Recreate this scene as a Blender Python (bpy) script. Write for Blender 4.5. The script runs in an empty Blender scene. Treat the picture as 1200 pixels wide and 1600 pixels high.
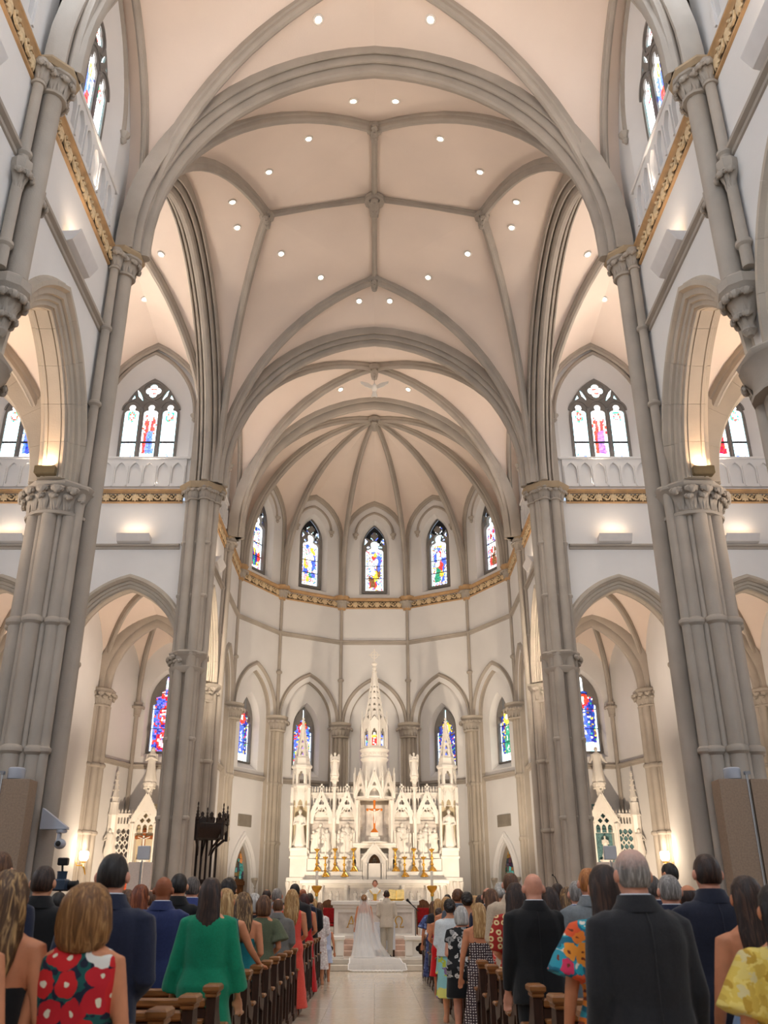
import bpy, bmesh, random
from math import *
from mathutils import Vector as V, Matrix as M
from mathutils.geometry import tessellate_polygon
from mathutils.bvhtree import BVHTree
random.seed(7)
SC = bpy.context.scene
COL = SC.collection
# ------------------------------------------------------------------ camera
H = 1.45
PITCH = atan(625 / 1400)
cam = bpy.data.cameras.new('camera')
cam.sensor_fit = 'VERTICAL'; cam.sensor_height = 36; cam.lens = 31.5
cam.shift_x = 15 / 1600
cam.clip_end = 200
cam.dof.use_dof = True; cam.dof.focus_distance = 27; cam.dof.aperture_fstop = 3.5
co = bpy.data.objects.new('camera', cam); COL.objects.link(co)
co.location = (0, 0, H); co.rotation_euler = (pi / 2 + PITCH, 0, 0)
SC.camera = co
# ------------------------------------------------------------------ world, exposure
w = bpy.data.worlds.new('sky'); SC.world = w; w.use_nodes = True
w.node_tree.nodes['Background'].inputs[0].default_value = (.62, .75, .95, 1)
w.node_tree.nodes['Background'].inputs[1].default_value = 1.0
SC.view_settings.view_transform = 'Standard'; SC.view_settings.look = 'None'
SC.view_settings.gamma = 1; SC.view_settings.use_curve_mapping = False
SC.view_settings.exposure = 0.1
cy = SC.cycles
cy.use_denoising = True
cy.max_bounces = 6; cy.diffuse_bounces = 4; cy.glossy_bounces = 3; cy.transmission_bounces = 4; cy.transparent_max_bounces = 10
cy.sample_clamp_indirect = 6; cy.caustics_reflective = False; cy.caustics_refractive = False
cy.use_light_tree = True
WARM = (1, .82, .66); DAY = (.80, .89, 1.0); NEUT = (1, .93, .84)
def lamp(name, kind, loc, power, color, target=None, size=.3, sizey=None, spot=60, blend=.5, parent=None, spread=180):
    l = bpy.data.lights.new(name, kind); l.energy = power; l.color = color
    if kind == 'AREA':
        l.size = size
        l.spread = radians(spread)
        if sizey: l.shape = 'RECTANGLE'; l.size_y = sizey
    else:
        l.shadow_soft_size = size
        if kind == 'SPOT': l.spot_size = radians(spot); l.spot_blend = blend
    o = bpy.data.objects.new(name, l); COL.objects.link(o); o.location = loc
    if target is not None:
        o.rotation_euler = (V(target) - V(loc)).to_track_quat('-Z', 'Y').to_euler()
    if parent: o.parent = parent
    return o
# lamps added as daylight from assumed, mostly unmodelled windows beside and behind the view
DAYP = 420
for yy in (9.85, 4.55, -.75):
    for s in (-1, 1): lamp('assumed_clerestory_daylight', 'AREA', (s * 6.8, yy, 19.6), DAYP, DAY, (0, yy + 1, 15), 2.0, 3.4)  # assumed daylight in the nearer bays, most built without a window
lamp('assumed_west_daylight', 'AREA', (0, -5.6, 12.5), 700, DAY, (0, 20, 9), 6.5, 11)  # assumed window light; the west wall is built solid
for s in (-1, 1):
    lamp('assumed_transept_daylight', 'AREA', (s * 16.2, 23.5, 13), 300, DAY, (s * 9, 30, 12), 6, 9)  # stands in for an assumed end window that is not built
    lamp('assumed_transept_west_daylight', 'AREA', (s * 9.2, 18.2, 19.6), 200, DAY, (s * 9.5, 31, 14), 2.2, 3.6)  # assumed west windows of the transept, not built
    lamp('added_aisle_daylight', 'AREA', (s * 11.6, 9.8, 6), 250, DAY, (s * 7, 12, 5), 1.8, 4)  # added lamp beside a plain aisle wall without windows
# bare area lamps added over the leaf cornice to light the vault; strips assumed
    for yy in (15.15, 9.85): lamp('assumed_cove_lamp', 'AREA', (s * 6.25, yy, 16.55), 80, WARM, (s * 1.5, yy + 1.5, 23), 4, .16, spread=100)
    for xx in (9.0, 13.75): lamp('assumed_cove_lamp', 'AREA', (s * xx, 31.0, 16.55), 230, WARM, (s * (xx - 1.5), 25.5, 23), 3.6, .16, spread=100)
    lamp('assumed_cove_lamp', 'AREA', (s * 6.25, 33.7, 16.55), 60, WARM, (s * 2, 33, 23), 3.4, .16, spread=100)
# ------------------------------------------------------------------ helpers
def tag(o, label=None, cat=None, group=None, kind=None):
    if label: o['label'] = label
    if cat: o['category'] = cat
    if group: o['group'] = group
    if kind: o['kind'] = kind
    return o
def empty(name, loc=(0, 0, 0), rz=0, label=None, cat=None, group=None, parent=None, kind=None):
    o = bpy.data.objects.new(name, None); COL.objects.link(o)
    o.empty_display_size = .1
    o.location = loc; o.rotation_euler = (0, 0, rz)
    if parent: o.parent = parent
    return tag(o, label, cat, group, kind)
def link(name, me, parent=None, loc=(0, 0, 0), rot=(0, 0, 0), scale=(1, 1, 1)):
    o = bpy.data.objects.new(name, me); COL.objects.link(o)
    o.location = loc; o.rotation_euler = rot; o.scale = scale
    if parent: o.parent = parent
    return o
def linkm(name, me, mat, parent=None):
    o = bpy.data.objects.new(name, me); COL.objects.link(o)
    if parent: o.parent = parent
    l, r, sc = mat.decompose()
    o.location = l; o.rotation_euler = r.to_euler(); o.scale = sc
    return o
def dup(root, loc=None, rz=None, label=None, group=None, scale=None):
    r = root.copy(); COL.objects.link(r)
    if loc is not None: r.location = loc
    if rz is not None: r.rotation_euler = (0, 0, rz)
    if scale is not None: r.scale = (scale,) * 3
    if label: r['label'] = label
    if group: r['group'] = group
    for ch in list(root.children):
        c = ch.copy(); COL.objects.link(c); c.parent = r
        for g in list(ch.children):
            d = g.copy(); COL.objects.link(d); d.parent = c
    return r
Z3 = V((0, 0, 1))
def frame(origin, N):
    N = V(N).normalized(); U = N.cross(Z3)
    m = M.Identity(4)
    for i in range(3):
        m[i][0] = U[i]; m[i][1] = N[i]; m[i][2] = Z3[i]; m[i][3] = origin[i]
    return m
class MB:
    def __init__(s, xf=None): s.v = []; s.f = []; s.mi = []; s.xf = xf; s.cur = 0
    def add(s, vs, fs):
        b = len(s.v)
        if s.xf is not None: vs = [s.xf @ V(v) for v in vs]
        s.v += [tuple(v) for v in vs]
        s.f += [tuple(i + b for i in f) for f in fs]
        s.mi += [s.cur] * len(fs)
        return s
    def box(s, x0, x1, y0, y1, z0, z1):
        return s.add([(x, y, z) for z in (z0, z1) for x, y in ((x0, y0), (x1, y0), (x1, y1), (x0, y1))],
                     [(3, 2, 1, 0), (4, 5, 6, 7), (0, 1, 5, 4), (1, 2, 6, 5), (2, 3, 7, 6), (3, 0, 4, 7)])
    def bbox(s, x0, x1, y0, y1, z0, z1, b=.01):
        r = lambda d, z: [(x0 + d, y0 + d, z), (x1 - d, y0 + d, z), (x1 - d, y1 - d, z), (x0 + d, y1 - d, z)]
        return s.loft([r(b, z0), r(0, z0 + b), r(0, z1 - b), r(b, z1)])
    def loft(s, rings, cap=True, closed=True):
        n = len(rings[0]); vs = [p for r in rings for p in r]; fs = []
        for i in range(len(rings) - 1):
            for j in range(n if closed else n - 1):
                k = (j + 1) % n
                fs.append((i * n + j, i * n + k, (i + 1) * n + k, (i + 1) * n + j))
        if cap and closed: fs += [tuple(reversed(range(n))), tuple(range((len(rings) - 1) * n, len(rings) * n))]
        return s.add(vs, fs)
    def lathe(s, prof, c=(0, 0, 0), seg=12, ph=0, sx=1, sy=1, cap=True):
        return s.loft([[(c[0] + r * sx * cos(ph + 2 * pi * j / seg), c[1] + r * sy * sin(ph + 2 * pi * j / seg), c[2] + z) for j in range(seg)] for r, z in prof], cap)
    def prism(s, poly, z0, z1):
        return s.loft([[(x, y, z) for x, y in poly] for z in (z0, z1)])
    def tube(s, path, r, seg=6, cap=True):
        path = [V(p) for p in path]; rs = r if isinstance(r, (list, tuple)) else [r] * len(path)
        rings = []; ref = None
        for i, p in enumerate(path):
            t = (path[min(i + 1, len(path) - 1)] - path[max(i - 1, 0)]).normalized()
            if ref is None: ref = V((0, 0, 1)) if abs(t.z) < .9 else V((1, 0, 0))
            a = (ref - t * ref.dot(t)).normalized(); b = t.cross(a); ref = a
            rings.append([p + (a * cos(2 * pi * j / seg) + b * sin(2 * pi * j / seg)) * rs[i] for j in range(seg)])
        return s.loft(rings, cap)
    def sweep(s, path, prof, N, hint=Z3, cap=True, closed=False):
        path = [V(p) for p in path]; N = V(N).normalized(); n = len(path)
        fr = []
        for i in range(n):
            if closed: p0, p1 = path[i - 1], path[(i + 1) % n]
            else: p0, p1 = path[max(i - 1, 0)], path[min(i + 1, n - 1)]
            d0 = (path[i] - p0).normalized() if (path[i] - p0).length > 1e-9 else None
            d1 = (p1 - path[i]).normalized() if (p1 - path[i]).length > 1e-9 else None
            d0 = d0 or d1; d1 = d1 or d0
            t = (d0 + d1).normalized(); fr.append((t, max(.35, t.dot(d0))))
        hi = max(range(n), key=lambda i: path[i].dot(hint)) if hint is Z3 else n // 2
        sg = 1 if N.cross(fr[hi][0]).dot(hint) >= 0 else -1
        rings = []
        for p, (t, c) in zip(path, fr):
            B = N.cross(t).normalized() * (sg / c)
            rings.append([p + B * a + N * b for a, b in prof])
        if closed: rings.append(rings[0])
        return s.loft(rings, cap and not closed)
    def ball(s, c, r, seg=10, rin=6, sq=(1, 1, 1)):
        return s.loft([[(c[0] + sq[0] * r * sin(pi * i / rin) * cos(2 * pi * j / seg), c[1] + sq[1] * r * sin(pi * i / rin) * sin(2 * pi * j / seg), c[2] - sq[2] * r * cos(pi * i / rin)) for j in range(seg)] for i in range(rin + 1)] if rin else [], False)
    def sheet(s, outline, holes=(), y=0):
        bm = bmesh.new(); ed = []
        for q in [outline] + list(holes):
            vv = [bm.verts.new((u, 0, z)) for u, z in q]
            ed += [bm.edges.new((vv[k], vv[(k + 1) % len(vv)])) for k in range(len(vv))]
        bmesh.ops.triangle_fill(bm, use_beauty=False, use_dissolve=False, edges=ed)
        bm.verts.index_update(); vs = [(v.co.x, y, v.co.z) for v in bm.verts]; fs = [tuple(v.index for v in f.verts) for f in bm.faces]
        bm.free(); return s.add(vs, fs)
    def plate(s, outline, holes=(), y0=0, y1=.1, back=True):
        s.sheet(outline, holes, y1)
        if back: s.sheet(outline, holes, y0)
        for q in [outline] + list(holes):
            n = len(q)
            s.add([(u, y, z) for y in (y0, y1) for u, z in q], [(i, (i + 1) % n, n + (i + 1) % n, n + i) for i in range(n)])
        return s
    def mesh(s, mat, name='m', sharp=35, fix=True):
        me = bpy.data.meshes.new(name); me.from_pydata(s.v, [], s.f)
        for m_ in (mat if isinstance(mat, (list, tuple)) else [mat]): me.materials.append(m_)
        if any(s.mi): me.polygons.foreach_set('material_index', s.mi)
        if fix:
            bm = bmesh.new(); bm.from_mesh(me)
            bmesh.ops.remove_doubles(bm, verts=bm.verts, dist=1e-5)
            bmesh.ops.recalc_face_normals(bm, faces=bm.faces); bm.to_mesh(me); bm.free()
        if sharp is not None:
            me.polygons.foreach_set('use_smooth', [True] * len(me.polygons))
            me.set_sharp_from_angle(angle=radians(sharp))
        me.update(); return me
    def build(s, name, mat, parent=None, sharp=35, kind=None, loc=(0, 0, 0), fix=True):
        o = link(name, s.mesh(mat, name, sharp, fix), parent, loc)
        if kind: o['kind'] = kind
        return o
# 2D outlines -----------------------------------------------------------
def arch(hs, rise, n=12, z=0, c=0):
    rise = max(rise, hs * 1.001); R = (hs * hs + rise * rise) / (2 * hs); cx = R - hs; ta = acos(-cx / R)
    L = [(cx + R * cos(pi + (ta - pi) * i / n), R * sin(pi + (ta - pi) * i / n)) for i in range(n + 1)]
    return [(c + u, z + v) for u, v in L] + [(c - u, z + v) for u, v in reversed(L[:-1])]
def lancet(hs, z0, zs, za, n=10, c=0):
    return [(c - hs, z0)] + arch(hs, za - zs, n, zs, c) + [(c + hs, z0)]
def half3(p0, p1, n=14, stilt=0):
    p0, p1 = V(p0), V(p1); d = V((p1.x - p0.x, p1.y - p0.y, 0)); s_ = d.length; d.normalize()
    r = p1.z - p0.z - stilt; q = p0 + Z3 * stilt
    if r >= s_:
        R = (s_ * s_ + r * r) / (2 * s_); cx = R - s_; ta = acos(-cx / R)
        L = [(s_ + cx + R * cos(pi + (ta - pi) * i / n), R * sin(pi + (ta - pi) * i / n)) for i in range(n + 1)]
    else:
        L = [(s_ * (1 - cos(pi / 2 * i / n)), r * sin(pi / 2 * i / n)) for i in range(n + 1)]
    out = [q + d * a + Z3 * b for a, b in L]
    return ([p0] if stilt > 0 else []) + out if stilt > 0 else out
def mirp(h): return h + [(a, -b) for a, b in reversed(h)]
def ribprof(wd, d):
    return mirp([(.12, -wd / 2), (-d * .3, -wd / 2), (-d * .42, -wd * .36), (-d * .62, -wd * .40), (-d * .8, -wd * .34), (-d * .9, -wd * .18), (-d, -wd * .12)])
def circ(r, n=12, cx=0, cz=0, a0=0, a1=2 * pi): return [(cx + r * cos(a0 + (a1 - a0) * i / n), cz + r * sin(a0 + (a1 - a0) * i / n)) for i in range(n if a1 - a0 > 6.28 else n + 1)]
def quatre(r, cx=0, cz=0, k=4, n=6, ph=0):
    L = []
    al = pi / 2 if k == 4 else radians(108)
    for i in range(k):
        a = ph + 2 * pi * i / k
        L += [(cx + r * cos(a) + r * (1 if k == 4 else .95) * cos(a - al + 2 * al * j / n), cz + r * sin(a) + r * (1 if k == 4 else .95) * sin(a - al + 2 * al * j / n)) for j in range(n)]
    return L
def trefoil_light(w, z0, z1, c=0, n=5):
    # lancet light with a cusped head; w = half width, z1 = shoulder height
    L = [(-w, z0), (-w, z1)]
    L += [(-w + .62 * w * (1 - cos(pi / 2 * i / n)), z1 + .5 * w * sin(pi / 2 * i / n)) for i in range(1, n + 1)]
    L += [(.46 * w * cos(a), z1 + .95 * w + .46 * w * sin(a)) for a in [radians(215 - 250 * i / 8) for i in range(9)]]
    L2 = [(-u, z) for u, z in reversed(L[:2 + n])]
    return [(c + u, z) for u, z in L + L2]
def inside(p, poly):
    x, y = p; r = False; j = len(poly) - 1
    for i in range(len(poly)):
        if (poly[i][1] > y) != (poly[j][1] > y) and x < (poly[j][0] - poly[i][0]) * (y - poly[i][1]) / (poly[j][1] - poly[i][1]) + poly[i][0]: r = not r
        j = i
    return r
# materials -------------------------------------------------------------
MATS = {}
def nodes(name):
    m = bpy.data.materials.new(name); m.use_nodes = True; nt = m.node_tree
    return m, nt, nt.nodes['Principled BSDF']
def lk(nt, a, b): nt.links.new(a, b)
def ramp(nt, fac, stops, const=False):
    r = nt.nodes.new('ShaderNodeValToRGB'); e = r.color_ramp.elements
    if const: r.color_ramp.interpolation = 'CONSTANT'
    while len(e) < len(stops): e.new(.5)
    for el, (p, c) in zip(e, stops): el.position = p; el.color = (*c[:3], 1)
    lk(nt, fac, r.inputs[0]); return r.outputs[0]
def s2l(c): return tuple(((x / 255) / 12.92 if x / 255 <= .04045 else ((x / 255 + .055) / 1.055) ** 2.4) for x in c)
def mat(name, rgb, rough=.7, noise=.06, scale=3, bump=0, bscale=40, metal=0, sheen=0, detail=4, spec=.35, coord='Object', stretch=None):
    if name in MATS: return MATS[name]
    m, nt, b = nodes(name); c = s2l(rgb)
    tc = nt.nodes.new('ShaderNodeTexCoord'); src = tc.outputs[coord]
    if stretch:
        mp = nt.nodes.new('ShaderNodeMapping'); mp.inputs['Scale'].default_value = stretch; lk(nt, src, mp.inputs[0]); src = mp.outputs[0]
    n = nt.nodes.new('ShaderNodeTexNoise'); n.inputs['Scale'].default_value = scale; n.inputs['Detail'].default_value = detail
    lk(nt, src, n.inputs['Vector'])
    lo = tuple(x * (1 - noise * 2) for x in c); hi = tuple(min(1, x * (1 + noise * 2)) for x in c)
    lk(nt, ramp(nt, n.outputs[0], [(.3, lo), (.7, hi)]), b.inputs['Base Color'])
    b.inputs['Roughness'].default_value = rough; b.inputs['Metallic'].default_value = metal; b.inputs['Specular IOR Level'].default_value = spec
    if sheen: b.inputs['Sheen Weight'].default_value = sheen
    if bump:
        n2 = nt.nodes.new('ShaderNodeTexNoise'); n2.inputs['Scale'].default_value = bscale; n2.inputs['Detail'].default_value = 3; lk(nt, src, n2.inputs['Vector'])
        bp = nt.nodes.new('ShaderNodeBump'); bp.inputs['Strength'].default_value = bump; bp.inputs['Distance'].default_value = .02
        lk(nt, n2.outputs[0], bp.inputs['Height']); lk(nt, bp.outputs[0], b.inputs['Normal'])
    MATS[name] = m; return m
def emis(name, rgb, st):
    m, nt, b = nodes(name); b.inputs['Base Color'].default_value = (*s2l(rgb), 1); b.inputs['Emission Color'].default_value = (*s2l(rgb), 1); b.inputs['Emission Strength'].default_value = st
    return m
PAINT = mat('wall_paint', (226, 224, 222), .85, .02, .6, .12, 30)
VAULT = mat('vault_plaster', (232, 216, 203), .9, .02, .5, .15, 25)
STONE = mat('painted_stone', (172, 163, 152), .75, .05, 1.2, .2, 30)
STONEL = mat('pale_stone', (184, 174, 160), .75, .05, 1.2, .2, 30)
MARBLE = mat('white_marble', (242, 236, 226), .35, .03, 2.0, .05, 12, detail=8)
MARBLEG = mat('veined_marble', (222, 214, 204), .3, .10, 3.5, 0, detail=10)
GOLD = mat('gilt_metal', (226, 176, 74), .3, .08, 6, 0, metal=.85)
GOLDLIT = mat('gold_lit_moulding', (186, 150, 108), .6, .08, 4, .1)  # gold tone of the warm light on the cornice, put into its colour
TANST = mat('tan_stone', (172, 152, 124), .7, .05, 3, .1)
FRIEZE = mat('frieze_leaf_paint', (214, 190, 152), .7, .06, 6, .1)
FRIEZED = mat('frieze_ground', (92, 76, 58), .85, .1, 8, .1)
LEAD = mat('dark_lead', (38, 40, 44), .6)
TRACERY = mat('tracery_stone', (128, 124, 120), .8, .05, 3, .1)
WOOD = mat('dark_walnut', (58, 34, 22), .42, .22, 5, .06, 30, stretch=(6, 6, .8))
WOODM = mat('lit_pew_wood', (142, 92, 50), .35, .2, 6, .05, 30, stretch=(1, 8, 8))  # honey tone puts the light on pew rails and caps into the wood
WOODD = mat('black_oak', (40, 26, 20), .45, .2, 5, .1, 30, stretch=(6, 6, 1))
CARVE = mat('oak_door', (104, 66, 36), .5, .2, 5, .15, 30, stretch=(5, 5, 1))
CHROME = mat('chrome', (210, 214, 220), .12, .02, 3, metal=1)
BLACKM = mat('black_plastic', (22, 22, 24), .4, .05)
WHITEC = mat('white_cloth', (236, 238, 244), .9, .02, 5, .15, 30)
REDC = mat('red_velvet', (150, 22, 24), .9, .1, 12, .1)
GREYP = mat('grey_plastic', (178, 184, 196), .5, .03)
# ------------------------------------------------------------------ dimensions
W = 6.45                       # nave wall face
ZC0, ZC1 = 9.15, 9.85          # pier capitals
ZR1, ZR2 = 4.26, 6.8           # shaft rings
ZS = 13.95                     # string course
ZF0, ZF1 = 15.75, 16.2         # leaf frieze
ZA = 23.1                      # crown of the great arches
YW, YE, YC, YA = 17.8, 30.9, 36.1, 44.3
BAYS = [12.5, 7.2, 1.9, -3.4]
AC = (0, YA - 6.34); AR = 6.34 / cos(radians(15))
apv = [(AC[0] + AR * sin(radians(a)), AC[1] + AR * cos(radians(a))) for a in (-105, -75, -45, -15, 15, 45, 75, 105)]
TX = [6.65, 11.4, 16.15]       # transept bay lines
YTE = 31.2                     # transept east wall face
vault_bms = []
# ------------------------------------------------------------------ floor
mf, nt, b = nodes('terrazzo_floor')
tc = nt.nodes.new('ShaderNodeTexCoord'); n1 = nt.nodes.new('ShaderNodeTexNoise'); n1.inputs['Scale'].default_value = 14; n1.inputs['Detail'].default_value = 8
oi = nt.nodes.new('ShaderNodeObjectInfo'); mx = nt.nodes.new('ShaderNodeMix'); mx.data_type = 'RGBA'; mx.blend_type = 'MULTIPLY'; mx.inputs[0].default_value = 1
lk(nt, tc.outputs['Object'], n1.inputs['Vector'])
lk(nt, ramp(nt, n1.outputs[0], [(.3, s2l((206, 190, 168))), (.7, s2l((226, 212, 192)))]), mx.inputs['A'])
lk(nt, ramp(nt, oi.outputs['Random'], [(0, (.94, .94, .94)), (1, (1.0, 1.0, 1.0))]), mx.inputs['B'])
lk(nt, mx.outputs['Result'], b.inputs['Base Color']); b.inputs['Roughness'].default_value = .13; b.inputs['Specular IOR Level'].default_value = .5
FLOORM = mf
fl = MB(); fl.box(-17, 17, -7, 46, -.3, -.012); floor = fl.build('floor', mat('floor_joint', (176, 162, 144), .4), kind='structure')
tm = MB(); tm.bbox(-.3855, .3855, -.3855, .3855, -.02, 0, .003); tme = tm.mesh(FLOORM, 'floor_tile')
for i in range(-2, 2):
    for j in range(20): link('tile', tme, floor, ((i + .5) * .775, 11.8 + j * .775, random.uniform(-.0008, .0008)))
tb = MB()
for i in list(range(-21, -2)) + list(range(2, 21)):
    tb.bbox((i + .5) * .775 - .3855, (i + .5) * .775 + .3855, -6, 30.6, -.02, 0, .006)
tb.bbox(-1.54, 1.54, -6, 11.4, -.02, 0, .006)
tb.build('paving', FLOORM, floor)
# raised sanctuary: steps and platforms
def steps():
    st = MB(); MA = mat('step_marble', (206, 196, 182), .3, .05, 4)
    st.bbox(-6.6, 6.6, 26.9, 31, 0, .15, .015)
    st.bbox(-6.5, 6.5, 27.25, 31, .15, .28, .015)
    o = st.build('sanctuary_step', MA, floor)
    st = MB()
    for k, (y, z) in enumerate(((29.0, .42), (29.3, .57), (29.6, .72))): st.bbox(-5.9 + k * .1, 5.9 - k * .1, y, 46, z - .16, z, .015)
    st.build('sanctuary_step', mat('rose_marble', (208, 178, 160), .3, .08, 4), floor)
    st = MB()
    for k in range(5): st.bbox(-5.2 + k * .15, 5.2 - k * .15, 36.2 + k * .35, 45, .72 + k * .17 - .02, .72 + (k + 1) * .17, .015)
    st.build('altar_step', MA, floor)
steps()
# ------------------------------------------------------------------ reusable ornaments
def leaf_mesh():
    b = MB(); pts = [(0, -.5), (.12, -.3), (.34, -.36), (.3, -.12), (.5, .04), (.28, .14), (.3, .4), (.1, .3), (0, .55)]
    o = [(x, y) for x, y in pts] + [(-x, y) for x, y in reversed(pts[1:-1])]
    b.add([(0, .22, 0)] + [(x, .0 + .1 * (1 if i % 2 else .4), y) for i, (x, y) in enumerate(o)] + [(x * 1.04, -.05, y * 1.04) for x, y in o],
          [(0, 1 + i, 1 + (i + 1) % 16) for i in range(16)] + [(1 + i, 17 + i, 17 + (i + 1) % 16, 1 + (i + 1) % 16) for i in range(16)])
    return b.mesh(FRIEZE, 'leaf', 50)
def curl_mesh(mt, name):
    # crocket: a leaf that climbs a bell and curls outward into a knob
    b = MB(); path = [(0, .0, 0), (0, .05, .35), (0, .16, .62), (0, .36, .8), (0, .5, .72), (0, .48, .58)]
    ws = [.12, .2, .26, .3, .24, .14]
    rings = []
    for p, w_ in zip(path, ws): rings.append([(-w_, p[1] + .02, p[2]), (-w_ * .5, p[1] + .1, p[2] + .05), (0, p[1] + .05, p[2] + .03), (w_ * .5, p[1] + .1, p[2] + .05), (w_, p[1] + .02, p[2]), (0, p[1] - .08, p[2] - .06)])
    b.loft(rings); b.ball((0, .47, .68), .17, 6, 4); b.ball((-.17, .4, .72), .12, 5, 4); b.ball((.17, .4, .72), .12, 5, 4)
    return b.mesh(mt, name, 50)
def scroll_mesh():
    b = MB()
    b.tube([(-.5, .08, .2), (-.3, .1, -.28), (0, .1, -.3), (.2, .1, -.05), (.05, .12, .15), (-.12, .12, .05), (-.05, .12, -.08)], [.08, .1, .11, .1, .09, .07, .06], 5)
    b.tube([(0, .1, -.3), (.3, .1, -.2), (.5, .08, .2)], [.09, .08, .07], 5)
    b.ball((.3, .1, .28), .14, 5, 4); b.ball((-.25, .1, .3), .13, 5, 4)
    return b.mesh(FRIEZE, 'scroll', 50)
LEAF, SCROLL = leaf_mesh(), scroll_mesh()
CURL, CURLG = curl_mesh(STONE, 'crocket'), curl_mesh(MARBLE, 'crocket')
def crockets(parent, c, r, z, h, n, a0=0, a1=2 * pi, me=None, name='leaf'):
    for i in range(n):
        a = a0 + (a1 - a0) * (i + .5) / n
        link(name, me or CURL, parent, (c[0] + r * cos(a), c[1] + r * sin(a), z), (0, 0, a - pi / 2), (h * .9, h * .8, h))
tn = [0]
def trim(mb, m, sharp=35):
    tn[0] += 1
    return mb.build('trim_%d' % tn[0], m, kind='structure', sharp=sharp)
def string_course(path, hint):
    b = MB(); b.sweep(path, [(-.02, -.12), (.04, -.1), (.05, -.03), (.13, .0), (.14, .06), (-.02, .14)], Z3, hint); return trim(b, STONE)
def frieze(path, hint, leaves=True):
    b = MB(); b.sweep(path, [(-.02, ZF0 + .06 - 16), (.04, ZF0 + .06 - 16), (.04, ZF1 - .1 - 16), (-.02, ZF1 - .1 - 16)], Z3, hint)
    t = trim(b, FRIEZED)
    b = MB(); b.sweep(path, [(-.02, -.06), (.06, -.06), (.07, -.02), (.12, .03), (.14, .04), (.14, .09), (-.02, .11)], Z3, hint)
    for i in range(len(b.v)): b.v[i] = (b.v[i][0], b.v[i][1], b.v[i][2] + ZF1 - 16 - .0)
    u = b.build('cornice', GOLDLIT, t)
    b = MB(); b.sweep(path, [(-.02, ZF0 - 16 - .02), (.05, ZF0 - 16), (.06, ZF0 - 16 + .04), (.03, ZF0 - 16 + .06), (-.02, ZF0 - 16 + .07)], Z3, hint)
    b.build('fillet', GOLDLIT, t)
    t.location.z = 0
    if leaves:
        k = len(path) // 2; sg = 1 if Z3.cross(V(path[k]) - V(path[k - 1])).dot(V(hint)) > 0 else -1
        for p, q in zip(path, path[1:]):
            p, q = V(p), V(q); L = (q - p).length; n = max(1, round(L / .56)); d = (q - p).normalized()
            N = Z3.cross(d) * sg
            for i in range(n):
                for k, (me, nm) in enumerate(((LEAF, 'leaf'), (SCROLL, 'scroll'))):
                    c = p + d * (L * (i + .25 + .5 * k) / n) + N * .04
                    m = frame((c.x, c.y, (ZF0 + ZF1) / 2 - .01), N)
                    linkm(nm, me, m @ M.Diagonal((.30 if k else .36, .4, .32 if k else .36, 1)), t)
    return t
def path16(pts): return [(x, y, 16.0) for x, y in pts]
# ------------------------------------------------------------------ stained glass
glassm, nt, b = nodes('stained_glass')
at = nt.nodes.new('ShaderNodeAttribute'); at.attribute_name = 'Col'
lk(nt, at.outputs['Color'], b.inputs['Base Color']); lk(nt, at.outputs['Color'], b.inputs['Emission Color'])
b.inputs['Emission Strength'].default_value = 1.7; b.inputs['Roughness'].default_value = .2
def glassmat(st):
    m = glassm.copy(); m.node_tree.nodes['Principled BSDF'].inputs['Emission Strength'].default_value = st; return m
GL_HI, GL_MID = glassmat(4.2), glassmat(1.9)
WHT, AQ, BLU, DBL, RED, CRI, GRN, YEL, PUR, BRN, PNK = (1, 1, 1), (.55, .92, 1), (.10, .18, .85), (.03, .05, .35), (.9, .06, .05), (.5, .02, .03), (.05, .35, .2), (.95, .7, .08), (.35, .15, .6), (.25, .12, .05), (.9, .45, .5)
def glass(frm, outline, colf, nx, nz, rng, parent, name='pane', m=None, gap=.08, y=-.08, cur=None):
    us = [p[0] for p in outline]; zs = [p[1] for p in outline]
    u0, u1, z0, z1 = min(us), max(us), min(zs), max(zs)
    P = {}
    for i in range(nx + 1):
        for j in range(nz + 1):
            ju = rng.uniform(-.3, .3) if 0 < i < nx else 0; jz = rng.uniform(-.3, .3) if 0 < j < nz else 0
            P[i, j] = (u0 + (u1 - u0) * (i + ju) / nx, z0 + (z1 - z0) * (j + jz) / nz)
    vs, fs, cs = [], [], []
    for i in range(nx):
        for j in range(nz):
            q = [P[i, j], P[i + 1, j], P[i + 1, j + 1], P[i, j + 1]]
            c = (sum(a[0] for a in q) / 4, sum(a[1] for a in q) / 4)
            if not any(inside(a, outline) for a in q + [c]): continue
            col = colf((c[0] - (u0 + u1) / 2) / ((u1 - u0) / 2), (c[1] - z0) / (z1 - z0), rng)
            if col is None: continue
            k = len(vs)
            vs += [(a[0] + (c[0] - a[0]) * gap, y, a[1] + (c[1] - a[1]) * gap) for a in q]
            fs.append((k, k + 1, k + 2, k + 3)); cs.append(col)
    mb = MB(frm); mb.add(vs, fs); me = mb.mesh(m or GL_MID, 'pane', None, False)
    ca = me.color_attributes.new('Col', 'FLOAT_COLOR', 'CORNER')
    ca.data.foreach_set('color', [x for c in cs for _ in range(4) for x in (*c, 1)])
    return link(name, me, parent)
def jit(c, r, a=.25):
    k = 1 - r.uniform(0, a); return tuple(min(1, max(0, x * k + r.uniform(-.02, .02))) for x in c)
def blob(u, v, cu, cv, ru, rv): return ((u - cu) / ru) ** 2 + ((v - cv) / rv) ** 2 < 1
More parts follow.
